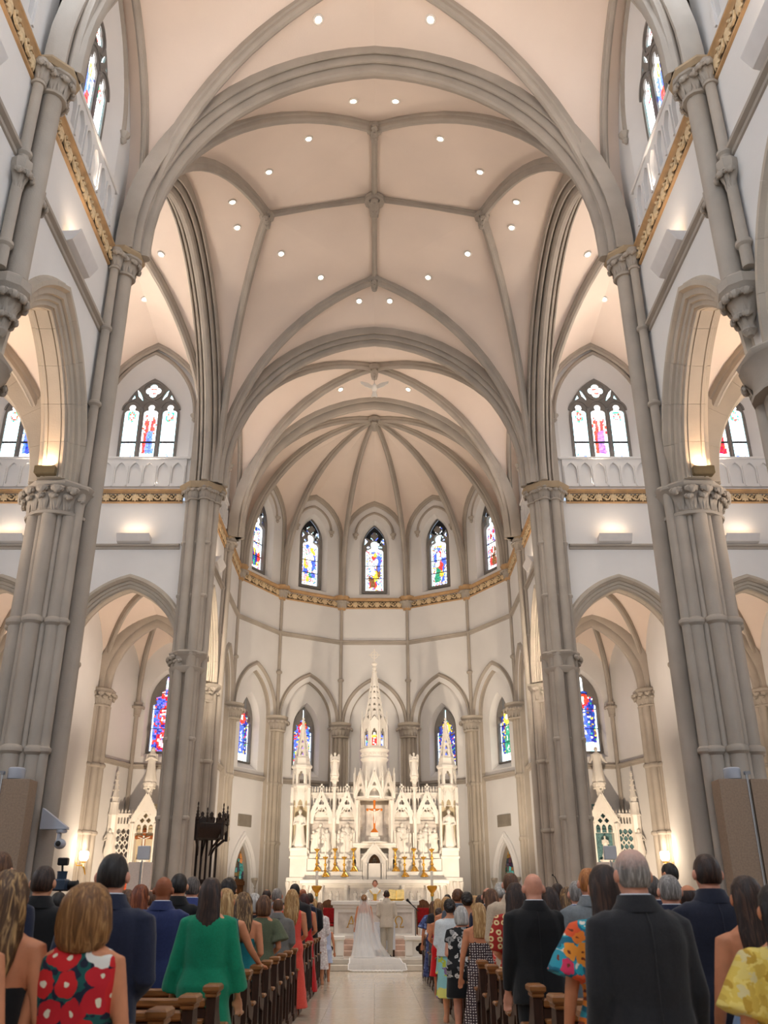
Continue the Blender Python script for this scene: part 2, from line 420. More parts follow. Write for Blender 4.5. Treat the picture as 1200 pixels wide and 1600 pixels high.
def col_grisaille(u, v, r):
    if abs(u) > .86: return jit(AQ, r, .1)
    d = hypot(u / .62, (v - .78) / .105)
    if .72 < d < 1.0: return jit(GRN if r.random() < .7 else AQ, r)
    if .45 < d <= .72: return jit(RED if min(abs(u), abs(v - .78) * 6) < .22 else WHT, r)
    if v < .05 and r.random() < .15: return jit(BLU, r)
    if r.random() < .05: return (.55, .6, .75)
    return jit(WHT, r, .06)
def col_saint(robe, cape, halo):
    def f(u, v, r):
        if abs(u) > .88: return jit(AQ if r.random() < .6 else WHT, r, .1)
        if v > .86: return jit(WHT, r, .08)
        if blob(u, v, 0, .76, .2, .045): return jit((.95, .85, .78), r)
        if blob(u, v, 0, .77, .42, .09): return jit(halo, r, .4)
        w_ = .3 + .45 * max(0, (.72 - v)) if v < .72 else 0
        if .06 < v < .72 and abs(u - .06) < w_ + .18:
            if v > .5: return jit(cape if abs(u) > .18 else WHT, r, .4)
            return jit(robe if u + .5 * v < .45 else cape, r, .55)
        if .45 < v < .8 and r.random() < .35: return jit(cape, r, .5)
        return jit(WHT, r, .1)
    return f
def col_scene(seed, pal):
    rr = random.Random(seed)
    bl = [(rr.uniform(-.55, .55), rr.uniform(.1, .66), rr.uniform(.14, .36), rr.uniform(.05, .16), rr.choice(pal)) for _ in range(11)]
    heads = [(rr.uniform(-.5, .5), rr.uniform(.35, .62), .14, .028) for _ in range(4)]
    top = [(rr.uniform(-.4, .4), rr.uniform(.66, .8), .2, .04, rr.choice(pal)) for _ in range(3)]
    def f(u, v, r):
        if abs(u) > .86 or v < .03: return jit((.8, .93, 1), r, .15)
        if v < .09: return jit(WHT if r.random() < .75 else rr.choice(pal), r, .1)
        if v > .8: return jit(WHT if r.random() < .8 else AQ, r, .12)
        for h in heads:
            if blob(u, v, *h): return jit((.98, .93, .88), r, .05)
            if blob(u, v, h[0], h[1], h[2] * 1.8, h[3] * 1.8): return jit(WHT, r, .05)
        for c in bl:
            if blob(u, v, *c[:4]): return jit(c[4], r, .6)
        for c in top:
            if blob(u, v, *c[:4]): return jit(c[4], r, .5)
        return jit(rr.choice(pal) if r.random() < .3 else (.5, .62, .85) if r.random() < .4 else WHT, r, .4)
    return f
def col_figure(robe, bg, halo, top=.8):
    def f(u, v, r):
        if abs(u) > .84: return jit((.75, .9, 1), r, .2)
        if v > top: return jit(WHT if r.random() < .85 else AQ, r, .15)
        if v < .12: return jit(WHT if r.random() < .65 else AQ, r, .3)
        if blob(u, v, 0, .68, .22, .045): return jit((1, .95, .9), r, .05)
        if blob(u, v, 0, .68, .5, .1): return jit(halo, r, .5)
        if v < .64 and abs(u) < .28 + .3 * (.64 - v): return jit(WHT if abs(u) < .1 and r.random() < .4 else robe, r, .55)
        return jit(bg if r.random() < .65 else r.choice((YEL, WHT, GRN, BRN, RED)), r, .5)
    return f
def col_medallion(u, v, r):
    if abs(u) > .86: return jit((.6, .8, 1), r, .2)
    if v > .82: return jit(r.choice((WHT, AQ, BLU, PNK)), r, .2)
    k = (v * 3.6) % 1.2; d = hypot(u / .62, (k - .5) / .52)
    if d < .62: return jit(r.choice((WHT, WHT, PNK, BLU, RED)), r, .3)
    if d < .85: return jit(RED if r.random() < .6 else CRI, r, .3)
    return jit(r.choice((BLU, PUR, DBL, BLU, RED)), r, .4)
wn = [0]
def window(origin, N, kind, colf, m=None, seed=0, hs=None, z0=None, zs=None, za=None, side=None):
    """stone tracery plate with glass panes behind; origin = centre of the wall opening at floor height"""
    wn[0] += 1
    rng = random.Random(seed + wn[0] * 13)
    w_ = empty('window_%d' % wn[0], kind='structure')
    fr = frame(origin, N); out = lancet(hs, z0, zs, za, 12)
    Hh = za - z0
    if kind == 'three':
        cs = (-.655 * hs, 0, .655 * hs); hw = .245 * hs
        holes = [trefoil_light(hw, z0 + .035 * Hh, z0 + .56 * Hh + (.0 if c else .0), c) for c in cs]
        zq = z0 + .842 * Hh
        holes.append(quatre(.118 * hs * 1.15, 0, zq, n=8))
        for s in (-1, 1):
            holes.append([(s * a * hs, z0 + b_ * Hh) for a, b_ in ((.33, .715), (.5, .775), (.56, .86), (.47, .83), (.36, .76))])
            holes.append([(s * a * hs, z0 + b_ * Hh) for a, b_ in ((.60, .75), (.74, .725), (.64, .79))])
        for c, h, cf in zip(cs, holes[:3], (col_grisaille, colf, col_grisaille)):
            glass(fr, h, cf, 9, 30, rng, w_, m=m, y=-.01)
        glass(fr, holes[3], lambda u, v, r: jit(RED, r) if abs(u) < .36 and (.3 < v < .42 or .58 < v < .7) else (jit(AQ, r) if hypot(u, v * 2 - 1) > .9 else WHT), 10, 10, rng, w_, m=m, y=-.01)
        for h in holes[4:]: glass(fr, h, lambda u, v, r: jit(AQ if r.random() < .6 else WHT, r), 4, 5, rng, w_, m=m, y=-.01)
        t = MB(fr); t.plate(out, holes, -.1, .045, False); t.build('tracery', TRACERY, w_)
        bar = MB(fr)
        for c in cs: bar.box(c - hw, c + hw, -.005, .015, z0 + .2 * Hh, z0 + .222 * Hh)
        bar.build('glazing_bar', LEAD, w_)
        mo = MB(fr)
        for c in (-.327 * hs, .327 * hs): mo.lathe([(.05, z0), (.05, z0 + .6 * Hh), (.09, z0 + .61 * Hh), (.05, z0 + .63 * Hh)], (c, .05, 0), 8)
        for c in cs: mo.sweep([(u, .045, z) for u, z in arch(.32 * hs, .36 * hs, 8, z0 + .6 * Hh, c)], [(-.02, -.04), (-.02, .035), (.05, .04), (.05, -.04)], (0, 1, 0))
        mo.sweep([(u, .045, z) for u, z in circ(.36 * hs, 20, 0, zq)], [(-.03, -.04), (-.03, .04), (.04, .04), (.04, -.04)], (0, 1, 0), closed=True)
        mo.build('mullion', TRACERY, w_)
    elif kind == 'scene':
        L = trefoil_light(.74 * hs, z0 + .035 * Hh, z0 + .6 * Hh)
        zq = z0 + .845 * Hh
        holes = [L, quatre(.155 * hs, 0, zq, n=6)] + [[(s * a * hs, z0 + b_ * Hh) for a, b_ in ((.84, .70), (.5, .765), (.78, .82))] for s in (-1, 1)]
        L2 = lancet(.74 * hs, z0 + .035 * Hh, z0 + .6 * Hh, z0 + .75 * Hh)
        holes[0] = L
        for s in (-1, 1): holes.append(circ(.17 * hs, 10, s * .5 * hs, z0 + .675 * Hh))
        glass(fr, L, colf, 18, 48, rng, w_, m=m)
        for h in holes[1:]: glass(fr, h, lambda u, v, r: jit(r.choice((WHT, WHT, AQ, BLU)), r), 5, 5, rng, w_, m=m)
        t = MB(fr); t.plate(out, holes, -.1, .1, False); t.build('tracery', TRACERY, w_)
        bar = MB(fr)
        for k in (.22, .4): bar.box(-.74 * hs, .74 * hs, -.06, -.03, z0 + k * Hh, z0 + (k + .008) * Hh)
        bar.build('glazing_bar', LEAD, w_)
    else:
        a = .84 * hs
        L = [(-a, z0 + .02 * Hh), (-a, zs - .02 * Hh), (-.62 * hs, zs), (-.7 * hs, zs + .08 * Hh), (-.34 * hs, zs + .10 * Hh), (-.34 * hs, zs + .15 * Hh), (-.12 * hs, zs + .17 * Hh), (-.1 * hs, za - .05 * Hh)]
        L = L + [(0, za - .02 * Hh)] + [(-u, z) for u, z in reversed(L)]
        glass(fr, L, colf, 14, 40, rng, w_, m=m)
        t = MB(fr); t.plate(out, [L], -.1, .08, False); t.build('tracery', TRACERY, w_)
        bar = MB(fr)
        for k in (.3, .55, .75): bar.box(-a, a, -.06, -.03, z0 + k * Hh, z0 + (k + .008) * Hh)
        bar.build('glazing_bar', LEAD, w_)
    bk = MB(fr); bk.sheet(out, (), -.12); bk.build('leading', LEAD, w_)
    return w_
def splay(fr, parent, out0, out1, y0, y1, m, name='reveal'):
    b = MB(fr); n = len(out0)
    b.add([(u, y0, z) for u, z in out0] + [(u, y1, z) for u, z in out1], [(i, (i + 1) % n, n + (i + 1) % n, n + i) for i in range(n)])
    return b.build(name, m, parent)
def hood(fr, parent, hs, zs, za, drop=0, corbel=True, wd=.09):
    b = MB(fr); p = [(-hs, 0, zs - drop)] * (drop > 0) + [(u, 0, z) for u, z in arch(hs, za - zs, 12, zs)] + [(hs, 0, zs - drop)] * (drop > 0)
    b.sweep(p, [(-wd, -.02), (-wd * .7, wd * .8), (0, wd), (wd * .8, wd * .5), (wd, -.02)], (0, 1, 0))
    b.build('hood_mould', STONE, parent)
    if corbel:
        b = MB(fr)
        for s in (-1, 1):
            b.lathe([(.03, -.32), (.1, -.22), (.07, -.16), (.15, -.06), (.17, 0), (.1, .04)], (s * hs, .05, zs - drop), 8)
        b.build('corbel', STONE, parent)
def clerestory(fr, N, origin, wall, hw, seed, colf, m, zlow=ZF1, ztop=24.2):
    """one bay of upper wall: blind arcade, splayed recess, three-light window"""
    r0 = lancet(1.72, 17.62, 19.75, 22.45, 12); r1 = lancet(1.17, 17.75, 19.55, 21.5, 12)
    b = MB(fr); b.sheet([(-hw, zlow - .2), (hw, zlow - .2), (hw, ztop), (-hw, ztop)], [r0]); b.build('clerestory_wall', PAINT, wall)
    splay(fr, wall, r0, r1, 0, -.28, PAINT)
    hood(fr, wall, 1.83, 19.6, 22.6)
    window(V(origin) - V(N) * .28, N, 'three', colf, m, seed, 1.17, 17.75, 19.55, 21.5)
    b = MB(fr); pw = 3.3 / 6
    holes = [lancet(pw * .37, 16.55, 17.1, 17.45, 6, -1.65 + pw * (i + .5)) for i in range(6)]
    b.plate([(-1.72, 16.42), (1.72, 16.42), (1.72, 17.62), (-1.72, 17.62)], holes, -.005, .09, False)
    b.build('blind_arcade', PAINT, wall)
    b = MB(fr); b.bbox(-1.85, 1.85, -.02, .14, 17.6, 17.7, .02)
    for i in range(7): b.box(-1.65 + pw * i - .03, -1.65 + pw * i + .03, .08, .13, 16.45, 17.3)
    b.build('window_ledge', PAINT, wall)
def arcade_arch(fr, parent, hs, zs, za, depth, n=9, both=False, wd=.62, joints=True, m=None):
    """moulded arch round an opening of half width hs: voussoir stones, each its own piece"""
    prof = [(.05, -depth * .5 - .02), (.05, -depth * .42), (.0, -depth * .38), (.0, -depth * .3), (.03, -depth * .28), (.0, -depth * .26), (.0, depth * .1), (.03, depth * .12), (.0, depth * .14), (.0, depth * .22), (.06, depth * .25), (.05, depth * .31), (.14, depth * .33), (.16, depth * .40), (.26, depth * .42), (.27, depth * .5 + .01), (wd * .62, depth * .5 + .03), (wd * .7, depth * .5 + .12), (wd * .85, depth * .5 + .12), (wd * .92, depth * .5 + .02), (wd, depth * .5 + .0), (wd, -depth * .5 - .02)]
    pts = [V((u, -depth / 2, z)) for u, z in arch(hs, za - zs, n * 2, zs)]
    k = 4 if joints else 2
    for i in range(0, len(pts) - 1, k):
        seg = pts[i:i + k + 1]
        if joints:
            d0 = (seg[1] - seg[0]).normalized() * .003; d1 = (seg[-1] - seg[-2]).normalized() * .003
            seg = [seg[0] + d0] + seg[1:-1] + [seg[-1] - d1]
        b = MB(fr)
        # same local radial frame for each stone
        ring = []
        full = pts
        def bn(j):
            p0, p1 = full[max(j - 1, 0)], full[min(j + 1, len(full) - 1)]
            if j == len(full) // 2: return V((0, 0, 1)), 1 / max(.5, (full[j] - p0).normalized().dot(V((1, 0, 0))))
            t = (p1 - p0).normalized(); return V((-t.z, 0, t.x)), 1
        for q, p in enumerate(seg):
            B, sc = bn(i + q)
            ring.append([p + B * (a * sc) + V((0, b_, 0)) for a, b_ in prof])
        b.loft(ring); b.build('stone', m or STONEL, parent, 40)
# ------------------------------------------------------------------ piers
def shaft(parent, x, y, r, z0, z1, rings=True, seg=12, m=None):
    p = [(r * 1.5, z0), (r * 1.5, z0 + .12), (r * 1.15, z0 + .2), (r, z0 + .26)] if z0 < 1.5 else [(r, z0)]
    if rings:
        for z in (ZR1, ZR2):
            if z0 < z < z1: p += [(r, z - .1), (r * 1.4, z - .05), (r * 1.45, z), (r * 1.3, z + .05), (r, z + .08)]
    p += [(r, z1)]
    b = MB(); b.lathe(p, (x, y, 0), seg); return b.build('shaft', m or STONE, parent, 40)
def small_capital(parent, x, y, r, z0, z1, face=None, n=6):
    b = MB(); h = z1 - z0
    b.lathe([(r * 1.3, z0 - .05), (r * 1.35, z0), (r * 1.05, z0 + .04), (r * 1.1, z0 + h * .4), (r * 1.75, z0 + h * .78), (r * 1.9, z0 + h * .8), (r * 1.9, z1), (r * 1.4, z1 + .01)], (x, y, 0), 12)
    c = b.build('capital', STONE, parent, 40)
    crockets(c, (x, y), r * 1.02, z0 + .03, h * .78, n, face - 1.6 if face is not None else 0, face + 1.6 if face is not None else 2 * pi)
    return c
def cluster(parent, cx, cy, R=.52, z0=0, z1=ZC0, skip=(), m=None):
    for k in range(16):
        a = 2 * pi * k / 16
        if any(abs((a - q + pi) % (2 * pi) - pi) < wd for q, wd in skip): continue
        big = k % 2 == 0
        rr = R + (.02 if big else -.005)
        shaft(parent, cx + rr * cos(a), cy + rr * sin(a), .155 if big else .07, z0, z1, big, m=m)
    b = MB(); b.lathe([(R + .2, z0), (R + .2, z0 + .45), (R + .12, z0 + .5), (R, z0 + .55), (R, z1)], (cx, cy, 0), 16); b.build('core', m or STONE, parent)
def big_capital(parent, cx, cy, R=.66, a0=0, a1=2 * pi, n=12, rot=0):
    b = MB(); b.lathe([(R + .06, ZC0 - .06), (R + .07, ZC0), (R, ZC0 + .05), (R + .02, ZC0 + .3), (R + .16, ZC0 + .5), (R + .18, ZC0 + .52)], (cx, cy, 0), 16)
    b.lathe([(R + .1, ZC0 + .5), (R + .17, ZC0 + .56), (R + .2, ZC1 - .06), (R + .14, ZC1)], (cx, cy, 0), 8, pi / 8)
    c = b.build('capital', STONE, parent, 40)
    crockets(c, (cx, cy), R + .0, ZC0 + .05, .56, n + 2, a0, a1)
    crockets(c, (cx, cy), R - .0, ZC0 + .02, .4, n + 2, a0 + pi / n, a1 + pi / n)
def vault_shafts(parent, x, y, ang, z0, z1=ZF0 - .05, rad=(.2, .1), off=.36, ringed=True):
    """tall shafts that carry the vault, with leaf capitals under the frieze"""
    d = V((cos(ang), sin(ang), 0)); t = V((-d.y, d.x, 0))
    for o, r in ((0, rad[0]), (-off, rad[1]), (off, rad[1])):
        px, py = x + t.x * o - d.x * (.13 if o else 0), y + t.y * o - d.y * (.13 if o else 0)
        b = MB(); p = [(r, z0)] + [q for z in (ZR1, ZR2, ZC1 - .1, 11.9, ZS) if o and z0 < z - .2 for q in ((r, z - .08), (r * 1.45, z - .03), (r * 1.45, z + .03), (r, z + .07))] + [(r, z1)]
        b.lathe(p, (px, py, 0), 14); b.build('shaft', STONE, parent, 40)
        small_capital(parent, px, py, r * 1.05, z1, ZF1 + .02, ang, 5)
    R_ = off + rad[0] * 1.15; b = MB()
    b.loft([[(x - d.x * .12 + q * R_ * cos(ang + pi / 8 + k * pi / 4), y - d.y * .12 + q * R_ * sin(ang + pi / 8 + k * pi / 4), z) for k in range(8)] for q, z in ((.84, ZF1 - .04), (.97, ZF1 + .04), (.97, ZF1 + .09), (.85, ZF1 + .13))]); b.build('abacus', TANST, parent)
pn = 0
for s in (-1, 1):
    side = 'left' if s < 0 else 'right'
    nav = pi if s > 0 else 0
    for k, (yy, what) in enumerate(((YW, 'west crossing'), (12.5, 'second'))):
        e = empty('pier', (0, 0, 0), label=('Tall clustered stone pier at the front of the %s nave arcade, beige banner box at its foot' if k == 0 else 'Nearest stone pier on the %s with leaf capital at the frame edge') % side, cat='pier', kind='structure', group='clustered nave piers')
        cx = s * 6.85
        cluster(e, cx, yy, .5, skip=[(nav, .5)])
        big_capital(e, cx, yy, .62, nav + .75, nav + 2 * pi - .75, 10)
        if k == 0:
            vault_shafts(e, s * 6.17, yy, nav, 0)
            vault_shafts(e, cx + s * .1, yy + .55, pi / 2, 0)
            b = MB(); b.bbox(min(s * 6.5, s * 7.3), max(s * 6.5, s * 7.3), yy - .35, yy + .6, ZC1, 24); b.build('upper_core', STONE, e)
        else:
            b = MB(); b.lathe([(.06, 10.25), (.13, 10.35), (.1, 10.5), (.2, 10.75), (.34, 11.05), (.4, 11.12), (.4, 11.3), (.26, 11.42)], (s * 6.3, yy, 0), 10); c = b.build('corbel', STONE, e)
            crockets(c, (s * 6.3, yy), .16, 10.6, .5, 6, nav - 1.6, nav + 1.6); crockets(c, (s * 6.3, yy), .08, 10.3, .4, 4, nav - 1.6, nav + 1.6)
            vault_shafts(e, s * 6.2, yy, nav, 11.4)
            for q in (-.36, .36):
                b = MB(); b.lathe([(.04, 12.9), (.1, 13.05), (.08, 13.2), (.17, 13.5), (.2, 13.6), (.2, 13.72), (.12, 13.8)], (s * 6.33, yy + q, 0), 8); c = b.build('corbel', STONE, e)
                crockets(c, (s * 6.33, yy + q), .07, 13.1, .42, 4, nav - 1.6, nav + 1.6)
    # east crossing pier: shafts to the west and to the nave
    e = empty('pier', label='Slender clustered pier at the %s of the sanctuary, rising to the leaf frieze' % side, cat='pier', kind='structure', group='sanctuary piers')
    cx = s * 6.6
    cluster(e, cx, 31.25, .42, skip=[(nav, .5), (-pi / 2, .6)])
    big_capital(e, cx, 31.25, .53, -pi / 2 + .6 if s > 0 else pi / 2 - .2, pi / 2 + .2 if s > 0 else 3 * pi / 2 - .6, 7)
    vault_shafts(e, s * 6.12, 31.2, nav, 0)
    vault_shafts(e, s * 6.42, 30.75, -pi / 2, 0, rad=(.17, .09), off=.24)
    vault_shafts(e, s * 6.83, 30.8, -pi / 2, 0, rad=(.17, .09), off=.24)
    b = MB(); b.lathe([(.56, ZC0 - .1), (.64, ZC0), (.66, ZC0 + .1), (.54, ZC0 + .16)], (cx, 31.2, 0), 16); b.build('ring', STONE, e)
    b = MB(); b.bbox(min(s * 6.35, s * 7.1), max(s * 6.35, s * 7.1), 30.85, 31.6, ZC1, 24); b.build('upper_core', STONE, e)
    b = MB(); b.loft([[(cx + r_ * cos(a) * 1.0, 31.2 + r_ * sin(a), z) for a in [pi / 8 + k * pi / 4 for k in range(8)]] for r_, z in ((.8, ZF1 - .12), (.9, ZF1 + .04), (.9, ZF1 + .11), (.75, ZF1 + .16))]); b.build('cornice', TANST, e)
    # chancel pier at the mouth of the apse
    e = empty('pier', label='Narrow pier between the %s chancel arch and the apse wall' % side, cat='pier', kind='structure', group='chancel piers')
    cluster(e, s * 6.85, 36.2, .42, skip=[(nav, .4)]); big_capital(e, s * 6.85, 36.2, .52, nav + .7, nav + 2 * pi - .7, 8)
    vault_shafts(e, s * 6.28, 36.1, nav, 0, rad=(.15, .08), off=.22)
    # piers of the transept aisle
    for xx, wht in ((11.4, 'middle'), (16.15, 'outer')):
        e = empty('pier', label='Transept arcade pier between the %s side chapels, %s of the pair' % (side, wht), cat='pier', kind='structure', group='transept piers')
        cluster(e, s * xx, 31.55, .46); big_capital(e, s * xx, 31.55, .58)
        b = MB(); b.lathe([(.06, 10.4), (.14, 10.6), (.3, 11.0), (.32, 11.2), (.2, 11.3)], (s * xx, 31.1, 0), 10); b.build('corbel', STONE, e)
        vault_shafts(e, s * xx, 31.05, -pi / 2, 11.25)
        e = empty('pier', label='Back pier beside the %s chapel window wall, %s of the pair' % (side, wht), cat='pier', kind='structure', group='chapel back piers')
        cluster(e, s * (xx + .02), 36.9, .42); big_capital(e, s * (xx + .02), 36.9, .52)
# ------------------------------------------------------------------ walls
def resample(P, n):
    L = [0]
    for a, b in zip(P, P[1:]): L.append(L[-1] + (b - a).length)
    out = []; k = 0
    for i in range(n + 1):
        t = L[-1] * i / n
        while k < len(P) - 2 and L[k + 1] < t: k += 1
        f = (t - L[k]) / max(1e-9, L[k + 1] - L[k]); out.append(P[k].lerp(P[k + 1], min(1, max(0, f))))
    return out
ceiling = empty('ceiling', kind='structure')
def web(mb, A, B, n=14, m=6, dome=.05):
    A, B = resample(A, n), resample(B, n); vs = []
    for i in range(n + 1):
        wdt = (A[i] - B[i]).length
        for j in range(m + 1):
            t = j / m; vs.append(A[i].lerp(B[i], t) + Z3 * (dome * wdt * sin(pi * t) * .6 * (1 - (i / n) ** 3) + .02))
    mb.add(vs, [(i * (m + 1) + j, i * (m + 1) + j + 1, (i + 1) * (m + 1) + j + 1, (i + 1) * (m + 1) + j) for i in range(n) for j in range(m)])
RIB = ribprof(.3, .3); RIBS = ribprof(.2, .2)
GREAT = mirp([(.3, -.46), (-.02, -.46), (-.12, -.43), (-.12, -.385), (-.0, -.36), (-.02, -.32), (-.19, -.30), (-.27, -.26), (-.27, -.205), (-.18, -.18), (-.1, -.165), (-.28, -.145), (-.41, -.11), (-.45, -.05)])
TRANSV = mirp([(.3, -.36), (-.02, -.36), (-.12, -.31), (-.12, -.24), (-.02, -.2), (-.06, -.165), (-.26, -.155), (-.36, -.1), (-.39, -.04)])
def rib(A, prof=RIB, N=None, name='rib', m=None):
    d = A[-1] - A[0]; N = N or V((-d.y, d.x, 0)).normalized()
    b = MB(); b.sweep(A, prof, N, Z3, True); return b.build(name, m or STONE, ceiling, 30)
def full(A, B): return A + list(reversed(B))[1:]
def great(p0, p1, za, prof=GREAT, zs=16.3, stilt=.4, name='arch'):
    m = ((p0[0] + p1[0]) / 2, (p0[1] + p1[1]) / 2, za)
    A, B = half3((*p0, zs), m, 16, stilt), half3((*p1, zs), m, 16, stilt)
    rib(full(A, B), prof, V((-(p1[1] - p0[1]), p1[0] - p0[0], 0)).normalized(), name)
    return A, B
def boss(p, r=.32, parent=None, n=8):
    b = MB(); b.lathe([(.0, -r * 1.1), (r * .4, -r), (r * .55, -r * .6), (r, -r * .4), (r * 1.05, 0), (r * .8, r * .3)], p, 10); o = b.build('boss', STONE, ceiling)
    for i in range(n):
        a = 2 * pi * i / n
        link('leaf', CURL, o, (p[0] + r * .55 * cos(a), p[1] + r * .55 * sin(a), p[2] - r * .2), (pi, 0, -a - pi / 2), (r * 1.3,) * 3)
    return o
def rect_vault(x0, x1, y0, y1, zs, zx, zy, zc, sx=.4, sy=.4, prof=RIB, bs=.32, wallribs=(), dome=.05, centre=True):
    mb = MB(); xm, ym = (x0 + x1) / 2, (y0 + y1) / 2
    for xc in (x0, x1):
        for yc in (y0, y1):
            p = (xc, yc, zs)
            D = half3(p, (xm, ym, zc), 16, .3); X = half3(p, (xm, yc, zx), 16, sx); Y = half3(p, (xc, ym, zy), 16, sy)
            web(mb, X, D, dome=dome); web(mb, Y, D, dome=dome)
            rib(D, prof)
    for wch in wallribs:
        if wch[0] == 'x': xc = x0 if wch[1] == '0' else x1; q0, q1, mm, st = (xc, y0, zs), (xc, y1, zs), (xc, ym, zy), sy
        else: yc = y0 if wch[1] == '0' else y1; q0, q1, mm, st = (x0, yc, zs), (x1, yc, zs), (xm, yc, zx), sx
        WR = full(half3(q0, mm, 14, st), half3(q1, mm, 14, st)); on = (V(mm) - V((xm, ym, 0))); on.z = 0; on.normalize()
        rib(WR, RIBS, on)
        mb.loft([[p + Z3 * .02 for p in WR], [p + Z3 * .02 + on * .55 for p in WR]], False, False)
    mb.build('web', VAULT, ceiling, 60, fix=False); vault_bms.append(mb)
    if bs: boss((xm, ym, zc - .12), bs)
XV = 6.05
# nave bays
for k, (y0, y1) in enumerate(((12.5, 17.8), (7.2, 12.5), (1.9, 7.2), (-3.4, 1.9), (-8.7, -3.4))):
    rect_vault(-XV, XV, y0, y1, 16.3, 23.2, 22.7, 23.6, .4, 2.4, wallribs=('x0', 'x1') if k < 2 else ())
    if k: great((-XV, y1), (XV, y1), 23.2, TRANSV)
great((-XV, YW), (XV, YW), 23.2)
great((-XV, YE), (XV, YE), 23.2)
great((-XV, YC), (XV, YC), 23.2, TRANSV)
rect_vault(-XV, XV, YE, YC, 16.3, 23.2, 22.7, 23.5, .4, 2.4, wallribs=('x0', 'x1'))
# crossing vault: eight tiercerons and a cross of ridge ribs
XX = 6.3; ym = (YW + YE) / 2
bN, bW, cen = {}, {}, V((0, ym, 24.5))
arms_y = {-1: V((0, ym - 3.55, 24.05)), 1: V((0, ym + 3.85, 24.05))}
arms_x = {-1: V((-3.75, ym, 23.75)), 1: V((3.75, ym, 23.75))}
mb = MB()
for sx in (-1, 1):
    great((sx * (XX + .1), YW + .25), (sx * (XX + .1), YE - .25), 23.2)
    for sy in (-1, 1):
        yc = YW if sy < 0 else YE
        p = V((sx * XV, yc + (-sy) * .15, 16.3))
        T1 = half3(p, arms_y[sy], 18, .4); T2 = half3(p, arms_x[sx], 18, .4)
        rib(T1); rib(T2)
        A1 = half3((sx * XV, yc, 16.3), (0, yc, 23.2), 18, .4); A2 = half3((sx * XX, yc, 16.3), (sx * XX, ym, 23.2), 18, .4)
        web(mb, A1, T1); web(mb, T1, T2, dome=.03); web(mb, T2, A2)
        n = 6
        mb.add([arms_y[sy] + Z3 * .02, cen + Z3 * .02, arms_x[sx] + Z3 * .02], [(0, 1, 2)])
for a in (-1, 1):
    for arm in (arms_y[a], arms_x[a]):
        N = (cen - arm).cross(Z3).normalized()
        rib([arm, arm.lerp(cen, .5) + Z3 * .06, cen], RIBS, N); boss(arm - Z3 * .1, .26)
boss(cen - Z3 * .12, .36, n=10)
mb.build('web', VAULT, ceiling, 60, fix=False); vault_bms.append(mb)
# transept bays
for s in (-1, 1):
    for a, b_ in ((6.45, 11.4), (11.4, 16.3)):
        x0, x1 = sorted((s * a, s * b_))
        rect_vault(x0, x1, YW + .5, YTE - .15, 16.3, 22.9, 23.2, 23.6, 2.6, .4, wallribs=('y1',))
    great((s * 11.4, YW + .5), (s * 11.4, YTE - .15), 23.2, TRANSV)
# apse vault
HUB = V((0, AC[1] - .3, 23.25))
mb = MB(); mids = []
for i, (x, y) in enumerate(apv):
    d = (V((x, y, 0)) - V((*AC, 0))).normalized(); p = V((x, y, 16.3)) - d * .15
    R_ = half3(p, HUB, 18, .4); rib(R_, ribprof(.24, .28))
    for j in (i - 1, i + 1):
        if 0 <= j < 8:
            q = V(((x + apv[j][0]) / 2, (y + apv[j][1]) / 2, 0))
            Wl = half3((x, y, 16.3), (q.x, q.y, 21.75), 14, 3.2)
            web(mb, Wl, R_, m=5, dome=.03)
            if j > i:
                W2 = half3((*apv[j], 16.3), (q.x, q.y, 21.75), 14, 3.2)
                inn = (V((*AC, 0)) - q).normalized()
                rib([v + inn * .06 for v in full(Wl, W2)], RIBS, inn)
for s in (-1, 1):
    v = apv[0] if s < 0 else apv[7]; d = (V((*v, 0)) - V((*AC, 0))).normalized()
    web(mb, half3((s * XV, YC, 16.3), (0, YC, 23.22), 16, .4), half3(V((*v, 16.3)) - d * .15, HUB, 18, .4), m=3, dome=0)
mb.build('web', VAULT, ceiling, 60, fix=False); vault_bms.append(mb)
boss(HUB - Z3 * .1, .34, n=10)
